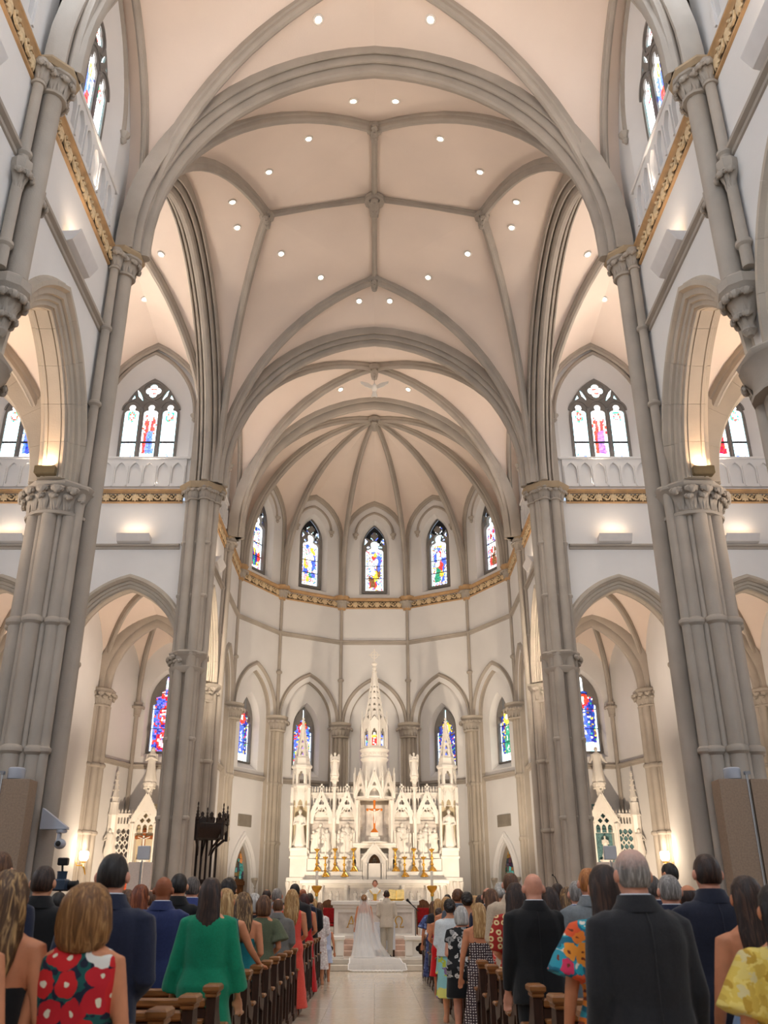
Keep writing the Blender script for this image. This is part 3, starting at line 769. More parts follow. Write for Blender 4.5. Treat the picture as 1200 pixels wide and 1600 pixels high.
# nave walls
bigs = {}
for s in (-1, 1):
    side = 'left' if s < 0 else 'right'
    N = V((-s, 0, 0))
    wl = empty('wall_' + side, kind='structure')
    for k, yb in enumerate((15.15, 9.85, 4.55, -.75, -6.05)):
        org = V((s * W, yb, 0)); fr = frame(org, N)
        if k < 2:
            b = MB(fr); b.plate([(-2.65, ZC1), (-2.3, ZC1)] + arch(2.3, 3.35, 14, ZC1)[1:-1] + [(2.3, ZC1), (2.65, ZC1), (2.65, ZF0 + .1), (-2.65, ZF0 + .1)], (), -.7, 0)
            b.build('spandrel', PAINT, wl)
            arcade_arch(fr, wl, 1.85, ZC1, 12.75, .7)
            clerestory(fr, N, org, wl, 2.65, 31 + k, col_saint(RED, BLU, YEL), GL_HI)
        else:
            b = MB(fr); b.sheet([(-2.65, 0), (2.65, 0), (2.65, 24.2), (-2.65, 24.2)]); b.build('spandrel', PAINT, wl)
    frieze([(s * W, 1, 16), (s * W, YW - .45, 16)], N); string_course([(s * W, -2, ZS), (s * W, YW - .4, ZS)], N)
    # aisle behind the arcade
    ao = s * 11.75
    b = MB(); b.box(*sorted((ao, ao + s * .4)), -7, YW, 0, 15); b.build('aisle_wall', PAINT, wl)
    x0, x1 = sorted((s * 7.15, s * 11.75))
    for y0, y1 in ((12.5, 17.8), (7.2, 12.5), (1.9, 7.2)):
        rect_vault(x0, x1, y0, y1, ZC1, 13.15, 13.2, 13.4, .2, .2, ribprof(.24, .26), .22)
        b = MB(); b.box(x0, x1, y0, y1, 14.4, 14.6); b.build('aisle_roof', PAINT, wl)
    great((s * 7.2, 12.5), (s * 11.7, 12.5), 13.1, TRANSV, ZC1, .1)
    # arch from the aisle into the transept, transept west wall
    frt = frame((s * 9.35, YW + .15, 0), (0, 1, 0))
    b = MB(frt); b.plate([(-2.4, ZC1), (-2.25, ZC1)] + arch(2.2, 3.2, 14, ZC1)[1:-1] + [(2.25, ZC1), (2.4, ZC1), (2.4, 24), (-2.4, 24)], (), -.7, 0); b.build('transept_west_wall', PAINT, wl)
    arcade_arch(frt, wl, 1.9, ZC1, 12.8, .7)
    b = MB(); b.box(*sorted((s * 11.75, s * 16.6)), YW - .3, YW + .1, 0, 24); b.box(*sorted((s * 16.4, s * 16.8)), YW, 38, 0, 24.2); b.build('transept_end_wall', PAINT, wl)
    # transept east wall with its two arches and windows
    wt = empty('wall_%s_transept' % side, kind='structure'); N = V((0, -1, 0))
    for k, xb in enumerate((9.03, 13.78)):
        org = V((s * xb, YTE, 0)); fr = frame(org, N)
        b = MB(fr); b.plate([(-2.375, ZC1), (-2.3, ZC1)] + arch(2.28, 3.0, 14, ZC1)[1:-1] + [(2.3, ZC1), (2.375, ZC1), (2.375, ZF0 + .1), (-2.375, ZF0 + .1)], (), -.7, 0)
        b.build('spandrel', PAINT, wt)
        arcade_arch(fr, wt, 1.9, ZC1, 12.35, .7, wd=.5)
        pal = ((RED, BLU) if k == 0 else (BLU, DBL)) if s < 0 else ((RED, PUR) if k == 0 else (RED, CRI))
        clerestory(fr, N, org, wt, 2.375, 61 + k, col_saint(pal[1], pal[0], AQ), GL_HI)
    frieze(path16([(s * 7.35, YTE), (s * 16.3, YTE)]), (0, -1, 0)); string_course([(s * 7.3, YTE, ZS), (s * 16.3, YTE, ZS)], (0, -1, 0))
    # chancel wall with its arch
    N = V((-s, 0, 0)); wc = empty('wall_%s_chancel' % side, kind='structure'); org = V((s * W, 33.7, 0)); fr = frame(org, N)
    b = MB(fr); b.plate([(-2.4, ZC1), (-2.0, ZC1)] + arch(2.0, 3.3, 14, ZC1)[1:-1] + [(2.0, ZC1), (2.4, ZC1), (2.4, ZF0 + .1), (-2.4, ZF0 + .1)], (), -.7, 0); b.build('spandrel', PAINT, wc)
    arcade_arch(fr, wc, 1.6, ZC1, 12.8, .7, wd=.5)
    clerestory(fr, N, org, wc, 2.4, 81, col_saint(BLU, RED, YEL), GL_HI)
    frieze(path16([(s * W, 31.9), (s * W, 36.0)]), N); string_course([(s * W, 31.8, ZS), (s * W, 36, ZS)], N)
    # side chapels
    for k, xc in enumerate((9.25, 13.85)):
        wk = empty('wall_%s_chapel' % side if not k else 'wall_%s_outer_chapel' % side, kind='structure')
        h = 2.1 if not k else 2.28
        poly = [(s * xc + u, y) for u, y in ((-h, 32), (-h, 36.9), (-1.2, 39.5), (1.2, 39.5), (h, 36.9), (h, 32))]
        for i in range(5):
            p, q = V((*poly[i], 0)), V((*poly[i + 1], 0)); L = (q - p).length; Nn = Z3.cross(q - p).normalized()
            if Nn.dot(V((s * xc, 36.5, 0)) - p) < 0: Nn = -Nn
            f2 = frame((p + q) / 2, Nn)
            if i == 2:
                o0 = lancet(.82, 7.55, 9.9, 11.35, 10); o1 = lancet(.68, 7.75, 9.9, 11.2, 10)
                b = MB(f2); b.sheet([(-L / 2, 0), (L / 2, 0), (L / 2, 14.5), (-L / 2, 14.5)], [o0]); b.build('panel', PAINT, wk)
                splay(f2, wk, o0, o1, 0, -.3, PAINT)
                window((p + q) / 2 - Nn * .3, Nn, 'figure', col_medallion if s < 0 else col_figure(BLU, DBL, RED), GL_MID, 200 + k, .68, 7.75, 9.9, 11.2)
            else:
                b = MB(f2); b.sheet([(-L / 2, 0), (L / 2, 0), (L / 2, 14.5), (-L / 2, 14.5)]); b.build('panel', PAINT, wk)
            if 0 < i < 4: string_course([(p.x, p.y, 7.15), (q.x, q.y, 7.15)], Nn)
        hub = V((s * xc, 37.2, 13.4)); mb = MB()
        vv = [V((*poly[i], ZC1)) for i in (1, 2, 3, 4)]
        for i, p in enumerate(vv):
            c = V((s * xc, 37.2, 0)); dd = (c - p); dd.z = 0; dd.normalize()
            R_ = half3(p + dd * .1, hub, 14, .1); rib(R_, ribprof(.2, .22))
            if 0 < i < 3: shaft(wk, p.x + dd.x * .12, p.y + dd.y * .12, .09, .7, 9.3, False); small_capital(wk, p.x + dd.x * .12, p.y + dd.y * .12, .11, 9.3, ZC1, atan2(dd.y, dd.x), 5)
            for j in (i - 1, i + 1):
                if 0 <= j < 4:
                    q = (p + vv[j]) / 2; Wl = half3(p, (q.x, q.y, 12.6), 12, .9); web(mb, Wl, R_, n=10, m=4, dome=.03)
        mb.build('web', VAULT, ceiling, 60, fix=False)
        x0, x1 = sorted((s * (xc - h), s * (xc + h)))
        rect_vault(x0, x1, 32, 36.9, ZC1, 12.9, 13.0, 13.4, .2, .2, ribprof(.22, .24), 0)
        great((x0 + .05, 36.9), (x1 - .05, 36.9), 12.95, TRANSV, ZC1, .1)
        b = MB(); b.box(x0, x1, 31.9, 40, 14.6, 14.8); b.build('chapel_roof', PAINT, wk)
# apse walls
wa = empty('wall_apse', kind='structure')
ACV = V((*AC, 0))
DOORS = []
for i in range(7):
    p, q = V((*apv[i], 0)), V((*apv[i + 1], 0)); mid = (p + q) / 2; N = (ACV - mid).normalized(); fr = frame(mid, N); hw = (q - p).length / 2
    r0 = lancet(1.22, .72, ZC1, 11.75, 12) ; o0 = lancet(.72, 7.3, 9.45, 10.75, 10); o1 = lancet(.58, 7.6, 9.45, 10.6, 10)
    u0 = lancet(.8, 16.5, 19.3, 20.75, 12); u1 = lancet(.64, 16.7, 19.25, 20.55, 12)
    b = MB(fr); b.sheet([(-hw, .7), (hw, .7), (hw, ZF1), (-hw, ZF1)], [r0]); b.build('panel', PAINT, wa)
    back = [(-1.3, .7), (1.3, .7), (1.3, 11.9), (-1.3, 11.9)]
    dd = lancet(.62, .75, 2.75, 4.3, 8); door = i in (1, 5)
    b = MB(fr); b.sheet(back, ([o0] if i not in (0, 6) else []) + ([dd] if door else []), -.22); b.build('panel', PAINT, wa)
    splay(fr, wa, r0, r0, 0, -.22, STONEL)
    arcade_arch(frame(mid - N * .0, N), wa, 1.2, ZC1, 11.7, .36, 8, wd=.46, joints=False, m=STONE)
    if 0 < i < 6:
        splay(fr, wa, o0, o1, -.22, -.6, PAINT)
        fig = {1: (BLU, DBL, RED), 2: (PUR, BLU, CRI), 3: (RED, BLU, YEL), 4: (BLU, DBL, YEL), 5: (GRN, DBL, YEL)}[i]
        window(mid - N * .6, N, 'figure', col_figure(*fig), GL_MID, 300 + i, .58, 7.6, 9.45, 10.6)
        b = MB(fr); b.sheet([(-hw, ZF1 - .1), (hw, ZF1 - .1), (hw, 23.2), (-hw, 23.2)], [u0]); b.build('clerestory_wall', PAINT, wa)
        splay(fr, wa, u0, u1, 0, -.4, PAINT)
        pal = {1: [BLU, RED, GRN, YEL, DBL], 2: [BLU, BLU, PNK, GRN, CRI, YEL], 3: [BLU, RED, GRN, YEL, BRN, BLU], 4: [BLU, RED, BLU, BRN, YEL, GRN], 5: [BRN, RED, CRI, BLU, WHT]}[i]
        window(mid - N * .4, N, 'scene', col_scene(40 + i, pal), GL_MID, 400 + i, .64, 16.7, 19.25, 20.55)
        hood(fr, wa, 1.0, 19.9, 21.15, .0, True, .07)
    else:
        b = MB(fr); b.sheet([(-hw, ZF1 - .1), (hw, ZF1 - .1), (hw, 23.2), (-hw, 23.2)]); b.build('clerestory_wall', PAINT, wa)
    if door: DOORS.append((i, fr, mid, N))
inp = [V((*v, 0)).lerp(ACV, .0) for v in apv]
string_course([(v.x, v.y, ZS) for v in inp], (0, -1, 0)); frieze([(v.x, v.y, 16) for v in inp], (0, -1, 0))
b = MB()
for k in range(7):
    pp, qq = inp[k], inp[k + 1]; d = (qq - pp).normalized()
    a_, c_ = pp + d * .3, qq - d * .3
trim_pts = [(v.x, v.y, 7.0) for v in [i_.lerp(ACV, -.03) for i_ in inp]]
string_course(trim_pts, (0, -1, 0))
for k, v in enumerate(inp[1:-1]):
    d = (ACV - v).normalized(); t = V((-d.y, d.x, 0)); e = empty('wall_shaft_cluster', kind='structure', parent=wa)
    for o, r in ((-.36, .08), (-.2, .1), (0, .13), (.2, .1), (.36, .08)):
        c = v + d * (.14 - abs(o) * .22) + t * o
        shaft(wa, c.x, c.y, r, .72, ZC0 + .05, True, 10, STONEL)
    bpy.data.objects.remove(e)
    c = v + d * .02
    b = MB(); b.lathe([(.44, ZC0), (.46, ZC0 + .06), (.4, ZC0 + .1), (.42, ZC0 + .3), (.52, ZC1 - .14), (.56, ZC1 - .1), (.56, ZC1), (.44, ZC1 + .03)], (c.x, c.y, 0), 12); cp = b.build('capital', STONEL, wa)
    crockets(cp, (c.x, c.y), .42, ZC0 + .08, .48, 8, atan2(d.y, d.x) - 1.5, atan2(d.y, d.x) + 1.5)
    c = v + d * .06
    b = MB(); b.lathe([(.09, ZC1), (.09, 11.9), (.15, 11.95), (.16, 12.02), (.08, 12.1), (.075, ZF0)], (c.x, c.y, 0), 10); b.build('shaft', STONE, wa)
    b = MB(); b.lathe([(.2, ZF0 - .1), (.24, ZF0), (.3, ZF1 - .1), (.42, ZF1 + .1), (.42, ZF1 + .16), (.3, ZF1 + .2)], (v.x, v.y, 0), 10); cc = b.build('capital', GOLDLIT, wa)
    crockets(cc, (v.x, v.y), .24, ZF0, .42, 6, atan2(d.y, d.x) - 1.5, atan2(d.y, d.x) + 1.5)
# doors and vent grilles of the apse
for k, (i, fr, mid, N) in enumerate(DOORS):
    e = empty('door_%d' % (k + 1), kind='structure')
    hsD, z0, zs, za = .62, .75, 2.75, 4.3
    f2 = frame(mid - N * .22, N)
    b = MB(f2); o = lancet(.62, z0, zs, za, 8)
    b.plate(lancet(.66, z0, zs, za + .1, 8), [lancet(.56, z0 - .0, zs, za - .1, 8)], -.1, .06); 
    path = [(u, .0, z) for u, z in lancet(.66, z0, zs, za, 10)]
    b.sweep([V(p) for p in path], [(0, -.02), (0, .12), (.06, .16), (.12, .1), (.18, .14), (.24, .08), (.24, -.02)], (0, 1, 0)); b.build('door_arch', PAINT, e)
    b = MB(f2)
    for u in (-.78, .78): b.lathe([(.12, z0), (.12, z0 + .2), (.08, z0 + .28), (.07, zs - .4), (.1, zs - .36), (.08, zs - .3), (.15, zs - .06), (.17, zs - .04), (.17, zs + .04)], (u, .1, 0), 10)
    b.build('door_shaft', STONEL, e)
    b = MB(f2); b.box(-.66, .66, -.4, -.34, z0, zs)
    b.box(-.6, .6, -.42, -.26, zs - .25, zs - .08); b.build('door_leaf', CARVE, e)
    dd = lancet(.62, z0, zs, za, 8); splay(f2, e, dd, dd, .02, -.6, STONEL)
    b = MB(f2); b.box(-.8, .8, -.66, -.6, .4, 4.6); b.build('door_backing', WOODD, e)
    b = MB(f2)
    for u in (-.42, -.14, .14, .42):
        b.plate([(u - .1, 1.0), (u + .1, 1.0), (u + .1, 2.2), (u, 2.42), (u - .1, 2.2)], [], -.345, -.31)
    b.build('door_panel', mat('oak_door_panel', (122, 80, 44), .5, .2, 5, stretch=(5, 5, 1)), e)
    glass(f2, lancet(.64, zs - .05, zs, za, 8), lambda u, v, r: jit(r.choice((BRN, (.12, .08, .05), (.1, .4, .35), (.55, .2, .06), (.05, .05, .06))), r, .5), 8, 9, random.Random(5 + k), e, 'tympanum_glass', glassmat(.5), y=-.36)
    b = MB(f2); b.bbox(-.46, .46, .0, .04, 4.85, 5.35, .01)
    for j in range(9): b.box(-.42, .42, .035, .055, 4.89 + j * .05, 4.915 + j * .05)
    tag(b.build('vent_grille', mat('grille_grey', (150, 142, 130), .5)), 'Grey slatted air vent on the apse wall above the %s sacristy door' % ('left', 'right')[k], 'vent')
# closure: west end and outer shell
ww = empty('wall_west', kind='structure')
b = MB(); b.box(-12.2, 12.2, -6.4, -6.1, 0, 25); b.build('panel', PAINT, ww)
# ------------------------------------------------------------------ ceiling downlights
bv = MB()
for q in vault_bms:
    bv.add(q.v, q.f)
BVH = BVHTree.FromPolygons([V(v) for v in bv.v], bv.f)
def ray(px, py):
    """world direction through a photograph pixel"""
    x, y = (px - 585) / 1400, (800 - py) / 1400
    return V((x, cos(PITCH) - y * sin(PITCH), sin(PITCH) + y * cos(PITCH))).normalized()
LENS = emis('lamp_lens', (255, 238, 214), 14)
RIM = mat('lamp_rim', (236, 230, 222), .5)
b = MB(); b.lathe([(.15, .05), (.15, -.03), (.13, -.045), (.095, -.04), (.09, -.015)], seg=18, cap=False); rim = b.mesh(RIM, 'lamp_rim')
b = MB(); b.lathe([(.0, -.02), (.094, -.02)], seg=18, cap=False); lens = b.mesh(LENS, 'lens')
LP = [(88, 30, 1), (33, 157, 1), (103, 216, 0), (165, 268, 0), (222, 315, 0), (214.5, 355, 1), (333, 397, 1), (146, 396, 1), (84, 433, 1), (359, 467, 1), (24, 470, 0), (57, 546, 1), (53, 608, 1)]
zones = ['nave bay nearest the camera', 'front web of the crossing vault', 'inner side web of the crossing vault', 'side crossing web, nearer its boss', 'side crossing web, beside the boss', 'side web behind the boss', 'transept vault, upper', 'back web of the crossing vault, outer', 'back web of the crossing vault, inner', 'transept vault, lower', 'crown of the rear crossing web', 'chancel vault, front', 'chancel vault, behind the dove']
for (dx, py, on), zn in zip(LP, zones):
    for s in (-1, 1):
        d = ray(585 + s * dx, py); hit, nrm, idx, dist = BVH.ray_cast(V((0, 0, H)), d)
        if hit is None: continue
        if nrm.z > 0: nrm = -nrm
        e = empty('ceiling_light', hit, label='Small round downlight in the %s, %s' % (zn, 'left' if s < 0 else 'right'), cat='light', group='recessed ceiling downlights')
        q = nrm.to_track_quat('-Z', 'Y').to_euler()
        link('rim', rim, e, rot=q); link('lens', lens, e, rot=q)
        if on: lamp('downlight', 'SPOT', hit + nrm * .12, 480, NEUT, hit + nrm * .12 - Z3, .12, spot=75, blend=.6, parent=None)
# ------------------------------------------------------------------ wall uplights
SCW = mat('uplight_box', (226, 222, 220), .6, .02)
GLOW = emis('uplight_lens', (255, 214, 160), 5)
b = MB()
prof = [(0, -.28), (.06, -.32), (.24, -.26), (.38, -.05), (.4, 0), (.36, .0), (.34, -.03), (0, -.05)]
b.loft([[(u, y, z) for y, z in prof] for u in (-.62, -.6, .6, .62)]); sbox = b.mesh(SCW, 'housing', 30)
b = MB(); b.box(-.5, .5, .04, .3, -.03, -.01); slen = b.mesh(GLOW, 'lens')
def uplight(loc, N, label, power=16, aim=None, w=1.0):
    fr = frame(loc, N); e = empty('wall_uplight', label=label, cat='wall light', group='box uplights on the walls'); e.matrix_world = fr
    link('housing', sbox, e); link('lens', slen, e)
    p = V(loc) + V(N) * .22 + Z3 * .04
    lamp('uplight', 'AREA', p, power, WARM, aim or p + Z3 + V(N) * .9, .8 * w, .2)
for s in (-1, 1):
    sd = 'left' if s < 0 else 'right'
    for xx, q in ((9.0, 'nearer the sanctuary'), (13.75, 'further out')):
        uplight((s * xx, YTE, 14.35), (0, -1, 0), 'White box uplight on the %s transept wall under the leaf frieze, %s' % (sd, q))
    uplight((s * W, 15.15, 14.35), (-s, 0, 0), 'White box uplight on the %s nave wall beside the large arch' % sd)
    uplight((s * W, 9.85, 14.35), (-s, 0, 0), 'White box uplight on the %s nave wall at the very edge of the frame' % sd)
    uplight((s * W, 33.7, 14.35), (-s, 0, 0), 'White box uplight on the %s chancel wall above its narrow arch' % sd)
    # small floods on the pier capitals
    for (px, py, pz, tx, ty, tz, nm, pw) in ((6.95, 17.0, 9.87, 7.6, 15.0, 13.5, 'nave pier capital', 75), (6.55, 31.95, 9.87, 0, 44, 8.5, 'sanctuary pier capital', 900)):
        if pz is None: continue
        b = MB(); b.bbox(-.22, .22, -.14, .14, 0, .2, .02); e = empty('capital_floodlight', (s * px, py, pz), label='Small bronze floodlight standing on the %s %s' % (sd, nm), cat='light')
        b.build('housing', mat('bronze_box', (110, 96, 70), .5), e); b = MB(); b.box(-.18, .18, -.1, .1, .2, .21); b.build('lens', GLOW, e)
        lamp('capital_flood', 'AREA', (s * px, py, pz + .25), pw, (1, .62, .34) if py < 30 else (1, .83, .64), (s * tx, ty, tz), .25, .15)
    # added uplights on aisle and chapel walls, out of view, to warm their vaults
    for x, y, tx, nm, pw in ((11.5, 15.15, 9.5, 'aisle wall, out of the main view', 260), (-7.3, 34.3, 9.4, 'inner chapel wall behind the pier', 120), (-11.75, 34.3, 14, 'outer chapel wall behind the pier', 120)):
        uplight((s * abs(x), y, 8.3), (-s if x > 0 else s, 0, 0), 'Added white box uplight on the %s %s' % (sd, nm), pw, (s * tx, y, 13.2))
    # sanctuary floods that light the altar wall, low behind the pews
    b = MB(); b.bbox(-.2, .2, -.12, .12, .5, .8, .02); b.tube([(0, 0, 0), (0, 0, .5)], .03); b.lathe([(.18, 0), (.18, .03), (.04, .05)]); fm = b.mesh(BLACKM)
    e = empty('floodlight', (s * 3.75, 35.6, .72), label='Black floodlight on a short post on the sanctuary floor, %s of the high altar' % sd, cat='light'); link('housing', fm, e)
    lamp('altar_flood', 'SPOT', (s * 3.7, 35.75, 1.65), 1350, (1, .83, .64), (s * 2.2, 43.5, 11.0), .08, spot=110, blend=1)
    for xc, pw in ((9.25, 1700), (13.85, 900)):
        e = empty('floodlight', (s * (xc - 1.65), 32.0, .3), label='Black floodlight on a short post in the %s, facing its altar' % (sd + (' inner chapel' if xc < 10 else ' outer chapel')), cat='light'); link('housing', fm, e)
        lamp('chapel_flood', 'SPOT', (s * (xc - 1.65), 32.15, 1.2), pw, (1, .80, .60), (s * (xc + .3), 39, 5.0), .08, spot=80, blend=.8)
# ------------------------------------------------------------------ marble carving helpers
RY = 40.5
def face_frame(c, ang, r0, z0, r1=None, z1=None):
    """frame of one face of a polygonal tower: x across, y outward, z up the slope"""
    o = V((c[0] + r0 * cos(ang), c[1] + r0 * sin(ang), z0)); U = V((-sin(ang), cos(ang), 0)) * -1
    Zd = Z3 if r1 is None else V(((r1 - r0) * cos(ang), (r1 - r0) * sin(ang), z1 - z0)).normalized()
    U = -U; N = Zd.cross(U) * 1
    if N.dot(V((cos(ang), sin(ang), 0))) < 0: U = -U; N = -N
    m = M.Identity(4)
    for i in range(3): m[i][0] = U[i]; m[i][1] = N[i]; m[i][2] = Zd[i]; m[i][3] = o[i]
    return m
def poly_tower(parent, name, c, n, R, z0, z1, holes, t=.05, ph=0, m=None, gable=0):
    a_ = R * cos(pi / n); hw = R * sin(pi / n)
    b = MB()
    for k in range(n):
        b.xf = face_frame(c, ph + 2 * pi * (k + .5) / n, a_, z0); hh = z1 - z0
        out = [(-hw, 0), (hw, 0), (hw, hh)] + ([(0, hh + gable)] if gable else []) + [(-hw, hh)]
        b.plate(out, holes(hw, hh), -t, 0)
    return b.build(name, m or MARBLE, parent)
def spire(parent, c, n, R, z0, z1, rows, ph=0, t=.035, m=None):
    b = MB(); tip = .04
    for k in range(n):
        a0, a1 = R * cos(pi / n), tip * cos(pi / n); L = hypot(a0 - a1, z1 - z0); w0, w1 = R * sin(pi / n), tip * sin(pi / n)
        b.xf = face_frame(c, ph + 2 * pi * (k + .5) / n, a0, z0, a1, z1)
        hs = []
        for f, s_ in rows:
            hw = (w0 + (w1 - w0) * f) * .55
            if hw > .012: hs.append([(-hw, f * L), (hw, f * L), (hw * .55, f * L + s_ * .6), (0, f * L + s_), (-hw * .55, f * L + s_ * .6)])
        b.plate([(-w0, 0), (w0, 0), (w1, L), (-w1, L)], hs, -t, 0)
    o = b.build('spire', m or MARBLE, parent)
    b = MB()
    for k in range(n):
        a = ph + 2 * pi * k / n
        b.tube([(c[0] + R * cos(a), c[1] + R * sin(a), z0), (c[0] + tip * cos(a), c[1] + tip * sin(a), z1)], [.022, .012], 5)
        for j in range(1, 9):
            f = j / 9; r = R + (tip - R) * f + .02; b.ball((c[0] + r * cos(a), c[1] + r * sin(a), z0 + (z1 - z0) * f), .028, 5, 3)
    b.build('rib', m or MARBLE, parent); return o
def pinnacle(b, x, y, z0, z1, r=.05):
    h = z1 - z0
    b.lathe([(r, z0), (r, z0 + h * .5), (r * 1.35, z0 + h * .52), (r * .9, z0 + h * .56), (r * .15, z0 + h * .93), (r * .5, z0 + h * .95), (r * .1, z1)], (x, y, 0), 6)
    for k in range(1, 5):
        f = .56 + .09 * k
        for a in range(4): b.ball((x + r * (1.05 - k * .2) * cos(a * pi / 2), y + r * (1.05 - k * .2) * sin(a * pi / 2), z0 + h * f), r * .28, 4, 3)
def cross_finial(b, x, y, z, s):
    b.box(x - s * .12, x + s * .12, y - .02, y + .02, z, z + s); b.box(x - s * .35, x + s * .35, y - .02, y + .02, z + s * .5, z + s * .72)
def gable(parent, cx, y, hw, z0, za, depth=.16, tref=True, m=None, name='gable'):
    """crocketed gable with pierced tracery over a cusped arch"""
    b = MB(frame((cx, y, 0), (0, -1, 0)))
    h = za - z0
    holes = [[(-hw * .62, z0 - .28)] + arch(hw * .62, hw * .95, 8, z0 - .12) + [(hw * .62, z0 - .28)]]
    if tref:
        holes.append(quatre(hw * .12, 0, z0 + h * .56, 3, 5, pi / 2))
        for s in (-1, 1): holes.append([(s * hw * .5, z0 + h * .22), (s * hw * .34, z0 + h * .40), (s * hw * .28, z0 + h * .34)])
        holes.append([(-hw * .07, z0 + h * .74), (hw * .07, z0 + h * .74), (0, z0 + h * .86)])
    b.plate([(-hw, z0 - .28), (hw, z0 - .28), (hw, z0), (0, za), (-hw, z0)], holes, -.06, .03)
    for s in (-1, 1):
        b.sweep([(s * hw * 1.04, 0, z0 - .04), (0, 0, za + .05)], [(-.035, -.06), (-.035, .07), (.035, .07), (.035, -.06)], (0, 1, 0))
        for k in range(7):
            f = (k + .5) / 7; b.ball((s * hw * (1 - f) * 1.04 + s * .03, .02, z0 + h * f + .04), .035, 5, 3)
        for k in range(3):  # cusps
            a = .5 + k * .45; b.ball((s * hw * .56 * cos(a), .0, z0 - .12 + hw * .85 * sin(a)), .045, 5, 3)
    cross_finial(b, 0, .02, za + .02, .3)
    return b.build(name, m or MARBLE, parent, 30)
def relief_figure(b, x, y, z, h, seed):
    r = random.Random(seed); tw = r.uniform(-.2, .2)
    n = 10; rings = []
    for f, rx in ((0, .15), (.15, .17), (.4, .14), (.6, .13), (.74, .16), (.82, .14), (.86, .05)):
        rings.append([(x + tw * f * h * .2 + rx * h * cos(2 * pi * j / n) * (1 + .12 * cos(5 * 2 * pi * j / n + f * 3)), y + rx * h * .6 * sin(2 * pi * j / n), z + f * h) for j in range(n)])
    b.loft(rings); b.ball((x + tw * h * .2, y, z + h * .92), h * .07, 8, 5, (1, 1, 1.2))
    s = r.choice((-1, 1)); b.tube([(x + s * .13 * h, y, z + .76 * h), (x + s * .2 * h, y - .06 * h, z + .55 * h), (x + s * .04 * h, y - .12 * h, z + .6 * h)], .03 * h, 5)
def statue(name, loc, h, label, cat='statue', mt=None, wings=False, veil=False, arms='pray', group=None, base=.1):
    e = empty(name, loc, label=label, cat=cat, group=group); mt = mt or MARBLE
    n = 20; rings = []
    P = ((0, .165, .15), (.04, .18, .16), (.2, .15, .135), (.42, .125, .11), (.55, .115, .09), (.66, .12, .085), (.74, .135, .085), (.795, .13, .075), (.825, .085, .06), (.85, .036, .036), (.88, .033, .035))
    for f, rx, ry in P:
        fo = .13 * (1 - f) ** .6 if f < .8 else 0
        rings.append([(rx * h * cos(2 * pi * j / n) * (1 + fo * cos(6 * 2 * pi * j / n + f * 4)), ry * h * sin(2 * pi * j / n) * (1 + fo * cos(6 * 2 * pi * j / n + f * 4)), base + f * h) for j in range(n)])
    b = MB(); b.loft(rings); b.build('robe', mt, e, 60)
    b = MB(); zc = base + h * .925
    b.ball((0, -.005 * h, zc), .05 * h, 12, 8, (.9, 1.05, 1.25)); b.ball((0, -.055 * h, zc - .005 * h), .012 * h, 6, 4, (.8, 1, 1.5))
    b.ball((0, .012 * h, zc + .012 * h), .055 * h, 10, 6, (1, 1, 1.15))
    if veil: b.loft([[(r_ * h * cos(2 * pi * j / 12), .012 * h + r_ * h * .8 * sin(2 * pi * j / 12), base + z * h) for j in range(12)] for r_, z in ((.115, .72), (.1, .8), (.075, .86), (.066, .93), (.05, .985), (.01, 1.0))])
    b.build('head', mt, e, 60)
    b = MB()
    for s in (-1, 1):
        sh = (s * .125 * h, 0, base + .78 * h)
        if arms == 'pray': pts = [sh, (s * .15 * h, -.05 * h, base + .62 * h), (s * .02 * h, -.12 * h, base + .68 * h)]
        elif arms == 'open': pts = [sh, (s * .18 * h, -.05 * h, base + .62 * h), (s * .24 * h, -.12 * h, base + .54 * h)]
        else: pts = [sh, (s * .16 * h, -.03 * h, base + .6 * h), (s * .05 * h, -.12 * h, base + (.56 if s > 0 else .62) * h)]
        b.tube(pts, [.04 * h, .042 * h, .03 * h], 8); b.ball(pts[-1], .026 * h, 7, 5)
    b.build('arms', mt, e, 60)
    b = MB(); b.lathe([(.2 * h, 0), (.2 * h, base * .6), (.17 * h, base), (.16 * h, base + .01)], seg=8, ph=pi / 8); b.build('plinth', mt, e)
    if wings:
        for s in (-1, 1):
            b = MB(); o = [(.03, .7), (.09, .86), (.15, .95), (.2, .92), (.215, .78), (.2, .55), (.17, .3), (.13, .22), (.1, .4), (.06, .58)]
            b.xf = M.Translation((0, .09 * h, base)); b.plate([(s * u * h, z * h) for u, z in o], [], -.01, .03)
            for k in range(5): b.tube([(s * (.07 + .025 * k) * h, -.015, (.75 + .03 * k) * h), (s * (.11 + .02 * k) * h, -.015, (.3 + .06 * k) * h)], .009 * h, 4)
            b.build('wing', mt, e)
    return e
# ------------------------------------------------------------------ high altar reredos
rer = empty('reredos', (0, 0, 0), label='White marble Gothic altar screen with spires filling the middle of the apse', cat='altar screen')
b = MB(); b.bbox(-3.95, 3.95, RY - .35, RY + 1.6, 1.57, 1.72, .02); b.bbox(-3.0, 3.0, RY - 1.0, RY + .5, 1.57, 1.64, .02); b.build('plinth', MARBLE, rer)
